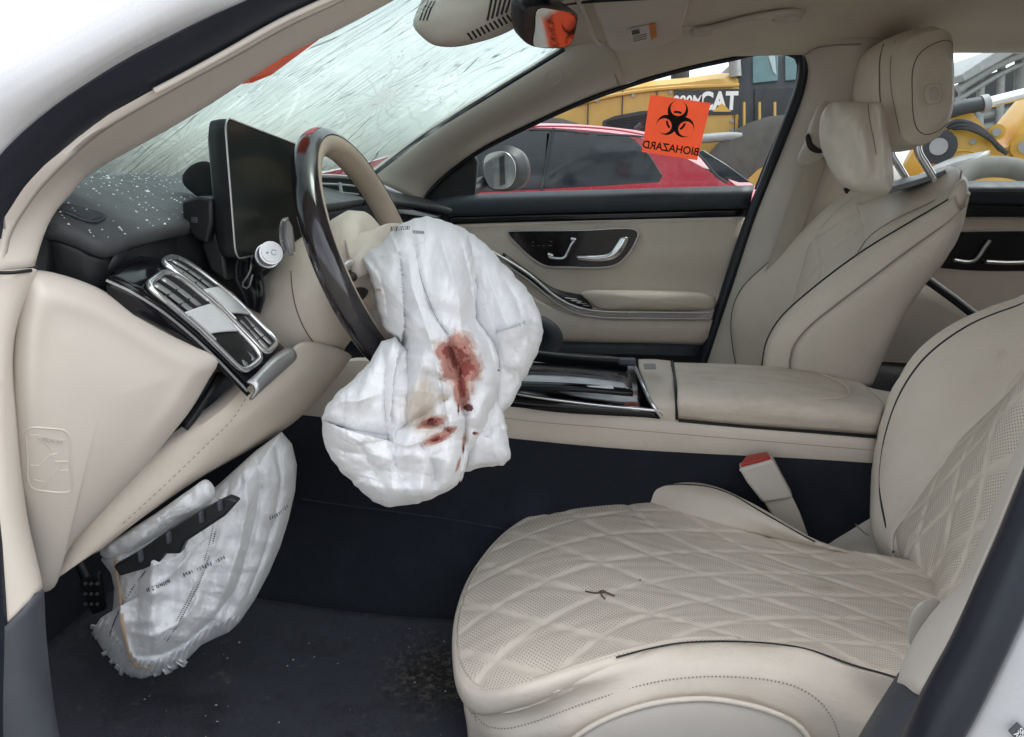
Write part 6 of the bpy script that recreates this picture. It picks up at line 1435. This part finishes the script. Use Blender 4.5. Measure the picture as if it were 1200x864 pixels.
# stitched seams and tether
dkt = plastic('dark_thread', (.05, .05, .055), .8, 0, 1, .2); tan = plastic('tan_tether', (.42, .30, .20), .8, .3, 900, .2)
dashes('seam_thread', [ck(*p, .0012) for p in ((255, 600), (252, 625), (244, 655), (230, 690), (212, 725), (195, 752))], 60, .0011, dkt, kf)
dashes('seam_thread', [ck(*p, .0012) for p in ((252, 600), (248, 625), (240, 655), (226, 690), (208, 725), (192, 750))], 60, .0008, dkt, kf)
dashes('seam_thread', [ck(*p, .0012) for p in ((170, 670), (155, 690), (140, 715), (128, 745))], 34, .0010, dkt, kf)
tube('tether', [ck(*p, .003) for p in ((134, 655), (140, 690), (144, 730), (150, 762), (160, 780), (176, 782))], .0022, tan, kf, 30, 6)
def print_row(pts, n, parent, lift=.0008):
    q = spline([(a, b, 0) for a, b in pts], n)
    for i, p in enumerate(q):
        if random.random() < .14: continue
        hgt = random.uniform(2.2, 4.4)
        tube('printed_mark', [ck(p.x, p.y, lift), ck(p.x + 1.2, p.y + hgt, lift)], random.choice((.0005, .0008, .0011)), inkm, parent, None, 4)
print_row([(172, 690), (188, 684), (200, 678)], 14, kf); print_row([(215, 672), (235, 664), (262, 652)], 16, kf)
print_row([(316, 606), (324, 602), (336, 592)], 9, kf)
# torn plastic carrier strip across the bag
strp = [(132, 664), (160, 648), (185, 630), (212, 613), (238, 597), (266, 583), (278, 588), (262, 606), (238, 622), (216, 636), (210, 650), (192, 650), (186, 660), (168, 668), (140, 676)]
kp1 = plate('carrier_strip', [P(x, y, .862) for x, y in strp], (0, .014, 0), M_BLACK, KB, .003)
for (x, y) in ((165, 652), (198, 630), (236, 606), (258, 592)): box('clip', P(x, y, .858), (.004, .008, .014), M_GREYPL, kp1, .001)
puff('upper_fold', [(117, 650), (122, 640), (150, 622), (185, 600), (222, 574), (242, 562), (252, 574), (248, 588), (215, 608), (190, 626), (160, 644), (136, 656)], .92, .035, frm, KB, 90, 24, .36, .03, lambda x, y, s: .006 * fbm(x * .05, y * .03, 2.2, 3))
# pedals in the dark footwell
PE = thing('brake_pedal', 'black perforated pedal in the dark footwell beside the knee airbag', 'pedal', P(105, 700, 1.0))
plate('pedal_pad', PP([(92, 684), (116, 672), (124, 716), (108, 722)], .99), (-.01, .02, -.004), M_BLACK, PE, .004)
for k in range(9): cyl('rubber_stud', P(100 + 7 * (k % 3), 684 + 12 * (k // 3), .985), P(100 + 7 * (k % 3), 684 + 12 * (k // 3), .991), .0028, M_GREYPL, PE, 10)
tube('pedal_arm', [P(112, 700, 1.02), P(90, 640, 1.1), P(120, 560, 1.2)], .008, M_BLACK, PE, 10, 8)
# ================================================================== STICKERS
def sticker_orange(name, c=(.66, .085, .035)):
    t = NT(name); o = t.coord()
    t.t.nodes.remove(t.b)
    col = t.mix(t.ramp(t.noise(o, 30, 4), .3, 0, .7, 1), tuple(x * .92 for x in c), c)
    d = t.n('ShaderNodeBsdfDiffuse'); t.l(col, d.inputs['Color']); tl = t.n('ShaderNodeBsdfTranslucent'); t.l(col, tl.inputs['Color'])
    m_ = t.n('ShaderNodeMixShader'); m_.inputs[0].default_value = .65; t.l(d.outputs[0], m_.inputs[1]); t.l(tl.outputs[0], m_.inputs[2])
    t.l(m_.outputs[0], t.out.inputs['Surface']); return t.m
M_ORANGE = sticker_orange('orange_sticker_vinyl'); M_INK = plastic('black_sticker_ink', (.012, .010, .010), .6, 0, 1, .1)
def biohazard(parent, O, ux, uy, size, lift, mirror=True):
    """three open horns round a ring, drawn as flat ink"""
    uz = ux.cross(uy).normalized() * lift
    def pt(x, y): return O + ux * (x * size) + uy * (y * size) + uz
    def crescent(cx, cy, ro, ri, ang, shift, gap):
        # horn: outer disc minus an inner disc pushed towards the open side
        V = []; n = 40
        dx, dy = math.cos(ang), math.sin(ang)
        a0 = gap
        for i in range(n + 1):
            a = ang + a0 + (2 * math.pi - 2 * a0) * i / n
            # inner edge point in the same direction from shifted centre
            xo, yo = cx + ro * math.cos(a), cy + ro * math.sin(a)
            ix, iy = cx + dx * shift, cy + dy * shift
            ex, ey = xo - ix, yo - iy; l = math.hypot(ex, ey); k = min(1, ri / l)
            V.append((xo, yo, ix + ex * k, iy + ey * k))
        return V
    bmv, bmf = [], []
    for k in range(3):
        a = R(90 + 120 * k); cx, cy = .30 * math.cos(a), .30 * math.sin(a)
        q = crescent(cx, cy, .30, .225, a, .080, R(14))
        b = len(bmv)
        for xo, yo, xi, yi in q: bmv += [pt(xo, yo), pt(xi, yi)]
        for i in range(len(q) - 1): bmf.append((b + 2 * i, b + 2 * i + 2, b + 2 * i + 3, b + 2 * i + 1))
        # ring sector between horns, and its stem
        for (r0_, r1_, w0, w1) in ((.235, .30, -24, 24),):
            b = len(bmv)
            for i in range(11):
                an = a + R(w0 + (w1 - w0) * i / 10)
                bmv += [pt(r0_ * math.cos(an), r0_ * math.sin(an)), pt(r1_ * math.cos(an), r1_ * math.sin(an))]
            for i in range(10): bmf.append((b + 2 * i, b + 2 * i + 2, b + 2 * i + 3, b + 2 * i + 1))
        an = a + math.pi; b = len(bmv)
        for rr_, w in ((.07, .022), (.26, .05)):
            bmv += [pt(rr_ * math.cos(an) - w * math.sin(an), rr_ * math.sin(an) + w * math.cos(an)), pt(rr_ * math.cos(an) + w * math.sin(an), rr_ * math.sin(an) - w * math.cos(an))]
        bmf.append((b, b + 1, b + 3, b + 2))
    o = meshobj('hazard_symbol', bmv, bmf, M_INK, parent, 0, False); return o
# the one on the passenger glass is read from outside, so it shows reversed in here
def sticker_quad(name, q, label, text=True):
    T = thing(name, label, 'sticker', q[3])
    card = meshobj('card', q, [(0, 1, 2, 3)], M_ORANGE, T, 0, False)
    O = sum(q, Vector()) / 4; ux = (q[1] - q[0]).normalized(); uy = (q[0] - q[3]).normalized()
    return T, card, O, ux, uy
gv = loft_grid(gl_pts, 40, 30)
bvg = BVHTree.FromPolygons([p for r in gv for p in r], [(j * 40 + i, j * 40 + i + 1, (j + 1) * 40 + i + 1, (j + 1) * 40 + i) for j in range(29) for i in range(39)])
def on_glass(x, y, lift=.004):
    d = ray(x, y).normalized(); h = bvg.ray_cast(CAM, d); return h[0] - d * lift if h[0] else P(x, y, 2.25)
q = [on_glass(762, 111, .012), on_glass(833, 121, .012), on_glass(817, 188, .012), on_glass(752, 178, .012)]
_n = (q[1] - q[0]).cross(q[3] - q[0]).normalized(); _d = ray(817, 188); q[2] = CAM + _d * ((q[0] - CAM).dot(_n) / _d.dot(_n))      # flat card
T, card, O, ux, uy = sticker_quad('biohazard_sticker', q, 'orange biohazard sticker with reversed lettering on the front passenger window')
side_l = (q[1] - q[0]).length
if ux.cross(uy).y > 0: uzs = -1
else: uzs = 1
biohazard(T, O + uy * side_l * .12, ux, uy, side_l * .56, .0022 * uzs)
text_mesh('lettering', 'BIOHAZARD', O - uy * side_l * .345 + ux.cross(uy) * .0022 * uzs - ux * .002, ux, uy, side_l * .185, M_INK, T, mirror=True, bold=.0006, ext=.0002, xs=.92)
# orange sticker across the top of the windscreen
def on_ws(x, y, lift=-.006):
    g = ws_bv.ray_cast(CAM, ray(x, y).normalized()); d = ray(x, y).normalized(); return g[0] - d * lift if g[0] else P(x, y, 1.0)
wg = loft_grid(ws_rows, 40, 30)
ws_bv = BVHTree.FromPolygons([p for r in wg for p in r], [(j * 40 + i, j * 40 + i + 1, (j + 1) * 40 + i + 1, (j + 1) * 40 + i) for j in range(29) for i in range(39)])
W2 = thing('biohazard_sticker', 'orange sticker on the outside of the cracked windscreen beside the near pillar', 'sticker', on_ws(300, 92))
w2q = [on_ws(*p) for p in ((272, 100), (296, 97), (318, 88), (345, 68), (372, 48), (392, 30), (350, 40), (310, 66))]
meshobj('card', w2q, [tuple(range(8))], M_ORANGE, W2, 0, False)
# ================================================================== THE YARD BEYOND THE PASSENGER WINDOW
M_REDP = plastic('red_car_paint', (.42, .025, .045), .25, 0, 1, .06, .5, .8)
M_DKGL = plastic('tinted_car_glass', (.020, .026, .034), .06, 0, 1, .2, .6, .3)
M_YEL = plastic('construction_yellow', (.56, .33, .075), .45, .2, 60, .12, .45, .2)
M_YEL2 = plastic('bright_machine_yellow', (.66, .38, .05), .42, .2, 60, .12, .45, .2)
M_DKMET = plastic('dark_machine_grey', (.035, .038, .045), .5, .2, 90, .25)
M_STEEL = plastic('weathered_steel', (.36, .37, .37), .55, .3, 40, .25, .5, 0, .3)
M_TYRE = plastic('dusty_tyre', (.11, .105, .095), .9, .6, 40, .35)
M_WHITEP = plastic('white_decal', (.80, .80, .78), .5, 0, 1, .03)
CARY = 5.1
RC = thing('red_car', 'red hatchback with dark tinted windows parked beyond the passenger window', 'car', (-.4, CARY + .85, 0))
side = [(-260, 420), (-230, 300), (-60, 245), (120, 225), (300, 212), (420, 190), (520, 160), (575, 147), (640, 143), (720, 148), (770, 156), (800, 168), (840, 190), (885, 216), (905, 232), (915, 300), (905, 380), (890, 430)]
def cary(x, y, d=0): return P(x, y, CARY + d)
sr = spline([(a, b, 0) for a, b in side], 90)
rowsC = []
for d, ins in ((.10, .0), (.03, .02), (0.0, .05)): pass
body_rows = []
top = [P(p.x, p.y, CARY + .16) for p in sr]
c_ = Vector((-.6, 0, .65))
def shrink(pts, k, Y): return [Vector((c_.x + (p.x - c_.x) * k, Y, c_.z + (p.z - c_.z) * k)) for p in pts]
slab('body', [Vector((p.x, CARY, p.z)) for p in [P(q_.x, q_.y, CARY) for q_ in sr]], CARY, CARY + 1.72, M_REDP, RC, .12, 140, .0)
def on_side(x, y, e=.004): return P(x, y, CARY - e)
plate('side_window', [on_side(*p) for p in ((640, 156), (650, 153), (700, 155), (735, 158), (745, 165), (762, 182), (777, 206), (772, 214), (740, 216), (690, 219), (635, 222))], (0, .02, 0), M_DKGL, RC, .006)
plate('side_window', [on_side(*p) for p in ((545, 170), (575, 158), (610, 153), (646, 152), (634, 222), (560, 226), (470, 228), (500, 200))], (0, .02, 0), M_DKGL, RC, .006)
plate('rear_window', [on_side(*p) for p in ((818, 178), (824, 176), (850, 192), (880, 214), (866, 214), (840, 206))], (0, .03, 0), M_DKGL, RC, .004)
tube('door_gap', [on_side(649, 150, .008), on_side(642, 185, .008), on_side(634, 225, .008), on_side(630, 300, .008)], .008, M_DKMET, RC, 10, 6)
tube('roof_joint', [on_side(560, 153, .004), on_side(640, 148, .004), on_side(720, 152, .004), on_side(775, 162, .004)], .006, M_REDP, RC, 16, 6)
for x in (-60, 740):
    c = P(x, 400, CARY + .10); c.z = .33
    w_ = tube('wheel', [c + Vector((0, -.11, 0)), c + Vector((0, .11, 0))], .33, M_TYRE, RC, None, 28)
    tube('rim', [c + Vector((0, -.125, 0)), c + Vector((0, -.09, 0))], .22, M_STEEL, w_, None, 20)
tube('waist_line', [on_side(460, 236, .004), on_side(640, 229, .004), on_side(780, 221, .004), on_side(870, 220, .004)], .012, M_REDP, RC, 20, 6)
for x in (622, 760): tube('door_handle', [on_side(x - 16, 243, .03), on_side(x, 242, .045), on_side(x + 12, 242, .03)], .016, M_REDP, RC, 8, 8)
for x, y in ((660, 149), (740, 155)): tube('window_trim', [on_side(x - 40, y + 3, .008), on_side(x, y + 4, .008), on_side(x + 30, y + 8, .008)], .006, M_DKMET, RC, 8, 6)
tube('aerial', [P(745, 152, CARY + .8), P(752, 146, CARY + .8)], .02, M_DKMET, RC, 4, 8)
tube('rear_pillar_edge', [on_side(783, 163, .004), on_side(815, 178, .006), on_side(840, 206, .006), on_side(852, 214, .004)], .008, M_DKMET, RC, 14, 6)
# --- yellow loader with its dark cab
LY = 8.4
WLD = thing('wheel_loader', 'yellow wheel loader with dark cab standing behind the red car', 'loader', (1.0, LY + 1.2, 0))
def lp2(x, y, d=0): return P(x, y, LY + d)
hood = [(668, 112), (680, 108), (700, 104), (740, 96), (800, 90), (866, 86), (870, 100), (868, 160), (866, 260), (560, 260), (566, 190), (600, 150), (640, 122)]
slab('engine_hood', [lp2(*p) for p in hood], LY, LY + 1.9, M_YEL, WLD, .12, 90, 0)
tube('hood_crease', [lp2(672, 124, -.01), lp2(720, 112, -.015), lp2(780, 104, -.015), lp2(866, 100, -.015)], .02, M_YEL, WLD, 20, 6)
plate('side_grille', [lp2(*p, -.012) for p in ((706, 142), (720, 136), (752, 130), (790, 128), (790, 160), (706, 166))], (0, .03, 0), M_DKMET, WLD, .01)
plate('decal_band', [lp2(*p, -.02) for p in ((790, 106), (868, 104), (867, 134), (790, 136))], (0, .03, 0), M_DKMET, WLD, .004)
xv = Vector((1, 0, 0)); zv = Vector((0, 0, 1))
text_mesh('brand_lettering', 'CAT', lp2(842, 119.5, -.026), xv, zv, .235, M_WHITEP, WLD, bold=.010, ext=.002, xs=.80)
plate('brand_triangle', [lp2(*p, -.032) for p in ((835, 131), (857, 131), (846, 121))], (0, .004, 0), M_YEL2, WLD, 0)
text_mesh('model_lettering', '980M', lp2(806, 120, -.026), xv, zv, .16, M_WHITEP, WLD, bold=.005, ext=.002, xs=.8)
cabo = [(866, 66), (880, 60), (990, 52), (1010, 60), (1000, 120), (990, 200), (980, 280), (866, 280)]
slab('cab', [lp2(*p, .1) for p in cabo], LY + .1, LY + 1.6, M_DKMET, WLD, .05, 70, 0)
cgl = plastic('teal_cab_glass', (.10, .22, .24), .06, 0, 1, .3, .6, .3)
plate('cab_window', [lp2(*p, .08) for p in ((882, 66), (912, 63), (912, 95), (882, 98))], (0, .03, 0), cgl, WLD, .008)
plate('cab_window', [lp2(*p, .08) for p in ((920, 62), (960, 58), (957, 92), (920, 95))], (0, .03, 0), cgl, WLD, .008)
plate('cab_reflection', [lp2(*p, .07) for p in ((900, 64), (908, 63), (910, 88), (906, 84))], (0, .004, 0), plastic('pale_reflection', (.45, .58, .58), .4, 0, 1, .1), WLD, 0)  # reflection on the cab glass, painted as a pale strip
tube('handrail', [lp2(820, 163, -.25), lp2(860, 160, -.25), lp2(898, 161, -.25)], .045, M_STEEL, WLD, 10, 8)
tube('exhaust_stack', [lp2(756, 96, .5), lp2(756, 72, .5), lp2(758, 40, .5)], .09, M_DKMET, WLD, 8, 12)
tube('air_cleaner', [lp2(797, 92, .6), lp2(797, 62, .6)], .10, M_DKMET, WLD, 6, 12)
tube('cab_pillar', [lp2(862, 90, .05), lp2(860, 62, .05), lp2(858, 40, .05)], .06, M_STEEL, WLD, 6, 8)
plate('fender', [lp2(*p, -.3) for p in ((560, 255), (600, 190), (680, 168), (760, 172), (820, 200), (840, 262))], (0, .4, 0), M_DKMET, WLD, .03)
for x in (640, 900):
    c = lp2(x, 300, .1); c.z = .85
    w_ = tube('wheel', [c + Vector((0, -.42, 0)), c + Vector((0, -.36, 0)), c + Vector((0, .25, 0)), c + Vector((0, .32, 0))], [.72, .86, .86, .72], M_TYRE, WLD, None, 32)
    tube('rim', [c + Vector((0, -.45, 0)), c + Vector((0, -.35, 0))], .42, M_YEL, w_, None, 20)
# dark loader-like shape at the left of the hood
tube('lift_arm', [lp2(650, 150, .2), lp2(640, 118, .2), lp2(648, 95, .2)], .12, M_DKMET, WLD, 8, 8)
for k in range(9): tube('grille_slat', [lp2(712, 142 + 2.6 * k - .2, -.03), lp2(750, 135 + 3.0 * k, -.03), lp2(788, 131 + 3.2 * k, -.03)], .010, M_DKMET, WLD, 6, 5)
for x in (690, 730, 770, 862): tube('panel_joint', [lp2(x, 104, -.012), lp2(x - 1, 128, -.016), lp2(x - 2, 180, -.014)], .007, M_DKMET, WLD, 6, 5)
for x, y in ((700, 118), (742, 112), (786, 108), (700, 176), (742, 176), (786, 178), (858, 142), (858, 152)): tube('bolt', [lp2(x, y, -.03), lp2(x, y, .02)], .018, M_STEEL, WLD, None, 8)
for k in range(3): tube('grab_rail', [lp2(872 + 18 * k, 120, -.02), lp2(872 + 18 * k, 150, -.06), lp2(871 + 18 * k, 190, -.04)], .014, M_YEL, WLD, 8, 6)
plate('door_panel', [lp2(*p, .075) for p in ((884, 104), (956, 101), (950, 200), (884, 205))], (0, .03, 0), M_DKMET, WLD, .01)
tube('beacon', [lp2(930, 56, .5), lp2(930, 46, .5)], .07, M_YEL2, WLD, 4, 10)
# --- yellow digging arm seen through the rear window
AY = 6.6
EX = thing('excavator_arm', 'yellow machine arm with silver hydraulic ram seen through the rear window', 'excavator', P(1150, 330, AY + .3))
def ap(x, y, d=0): return P(x, y, AY + d)
arm = [(1090, 175), (1104, 152), (1116, 130), (1124, 122), (1134, 128), (1150, 146), (1166, 164), (1176, 174), (1186, 165), (1200, 140), (1250, 90), (1320, 70), (1330, 260), (1200, 260), (1100, 230), (1080, 200)]
slab('boom', [ap(*p) for p in arm], AY, AY + .45, M_YEL2, EX, .03, 120, 0)
tube('hydraulic_barrel', [ap(1108, 132, -.12), ap(1128, 126, -.12), ap(1156, 121, -.12)], .055, M_DKMET, EX, 8, 14)
tube('hydraulic_rod', [ap(1154, 121.5, -.12), ap(1200, 110, -.12), ap(1290, 90, -.12)], .040, M_CHROME, EX, 8, 14)
tube('gland_nut', [ap(1150, 122.5, -.12), ap(1158, 120.5, -.12)], .065, M_STEEL, EX, 4, 14)
for (x, y, r_) in ((1168, 155, .06), (1202, 172, .10), (1100, 172, .13)):
    p_ = tube('pivot_pin', [ap(x, y, -.08), ap(x, y, .10)], r_, M_DKMET if r_ > .12 else M_YEL2, EX, None, 18)
    tube('pin_cap', [ap(x, y, -.11), ap(x, y, -.07)], r_ * .5, M_STEEL, p_, None, 14)
loft('bucket_lip', [[ap(1090, 196, -.3), ap(1120, 184, -.3), ap(1160, 176, -.3)], [ap(1085, 204, -.4), ap(1120, 193, -.4), ap(1150, 184, -.4)], [ap(1085, 214, -.3), ap(1120, 206, -.3), ap(1146, 196, -.3)]], M_STEEL, EX, 12, 8, .04)
for k in range(3): tube('hydraulic_hose', [ap(1104 + 6 * k, 150, -.06), ap(1122 + 5 * k, 142 + 4 * k, -.10), ap(1148 + 4 * k, 150 + 5 * k, -.09), ap(1172 + 4 * k, 176 + 2 * k, -.07)], .018, M_DKMET, EX, 16, 6)
for x, y in ((1126, 148), (1140, 166), (1116, 168), (1152, 190), (1190, 186), (1128, 196)): tube('bolt', [ap(x, y, -.03), ap(x, y, .02)], .022, M_STEEL, EX, None, 8)
tube('weld_seam', [ap(1098, 182, -.006), ap(1130, 176, -.006), ap(1176, 186, -.006), ap(1230, 176, -.006)], .012, M_YEL2, EX, 16, 6)
TY = thing('spare_tyre', 'dusty pale tyre lying below the yellow machine arm outside the rear window', 'tyre', P(1175, 240, 5.6))
tc_ = P(1172, 226, 5.9); 
tp = [tc_ + Vector((.32 * math.cos(a), .12 * math.sin(a), .18 * math.sin(a) + .0)) for a in np.linspace(0, 2 * math.pi, 40, endpoint=False)]
tube('tread', tp, .075, plastic('pale_dusty_rubber', (.17, .165, .15), .9, .6, 60, .3), TY, None, 12, True)
V, F = [], []
# --- open steel shed
SH = thing('steel_shed', 'dark open-sided steel shed with slanting roof beams at the far right', 'shed', P(1200, 217, 16))
SY = 15.0
def sp(x, y, d=0): return P(x, y, SY + d)
plate('roof_sheet', [sp(*p) for p in ((1126, 88), (1180, 52), (1300, 20), (1302, 28), (1190, 62), (1130, 96))], (0, 6, 0), M_STEEL, SH, .02)
plate('back_wall', [sp(*p, 5) for p in ((1120, 100), (1300, 40), (1300, 230), (1120, 230))], (0, .2, 0), M_DKMET, SH, 0)
for x, y0 in ((1128, 96), (1150, 84), (1174, 68), (1204, 58)):
    tube('post', [sp(x, y0, .5), sp(x - 2, y0 + 60, .5), sp(x - 3, 240, .5)], .07 if x < 1200 else .2, M_STEEL, SH, 6, 8)
tube('beam', [sp(1122, 105, .3), sp(1180, 70, .3), sp(1290, 36, .3)], .08, M_STEEL, SH, 8, 8)
tube('beam', [sp(1120, 118, .4), sp(1190, 78, .4), sp(1290, 50, .4)], .05, M_STEEL, SH, 8, 8)
for k, y in enumerate((132, 146)): tube('rail', [sp(1120, y + 10, .6), sp(1200, y - 6, .6), sp(1290, y - 20, .6)], .07, M_STEEL, SH, 8, 8)
# far line of parked machines low on the horizon, left of the loader
FV = thing('parked_truck', 'distant dark truck glimpsed left of the yellow loader hood', 'truck', P(620, 217, 14))
slab('cab', [P(x, y, 14) for x, y in ((585, 150), (612, 138), (650, 132), (668, 135), (668, 230), (585, 230))], 14, 16, plastic('far_truck_paint', (.10, .12, .15), .4, 0, 1, .2), FV, .1, 40, 0)
plate('windscreen', [P(x, y, 13.97) for x, y in ((620, 146), (645, 140), (645, 165), (618, 168))], (0, .02, 0), M_DKGL, FV, .01)
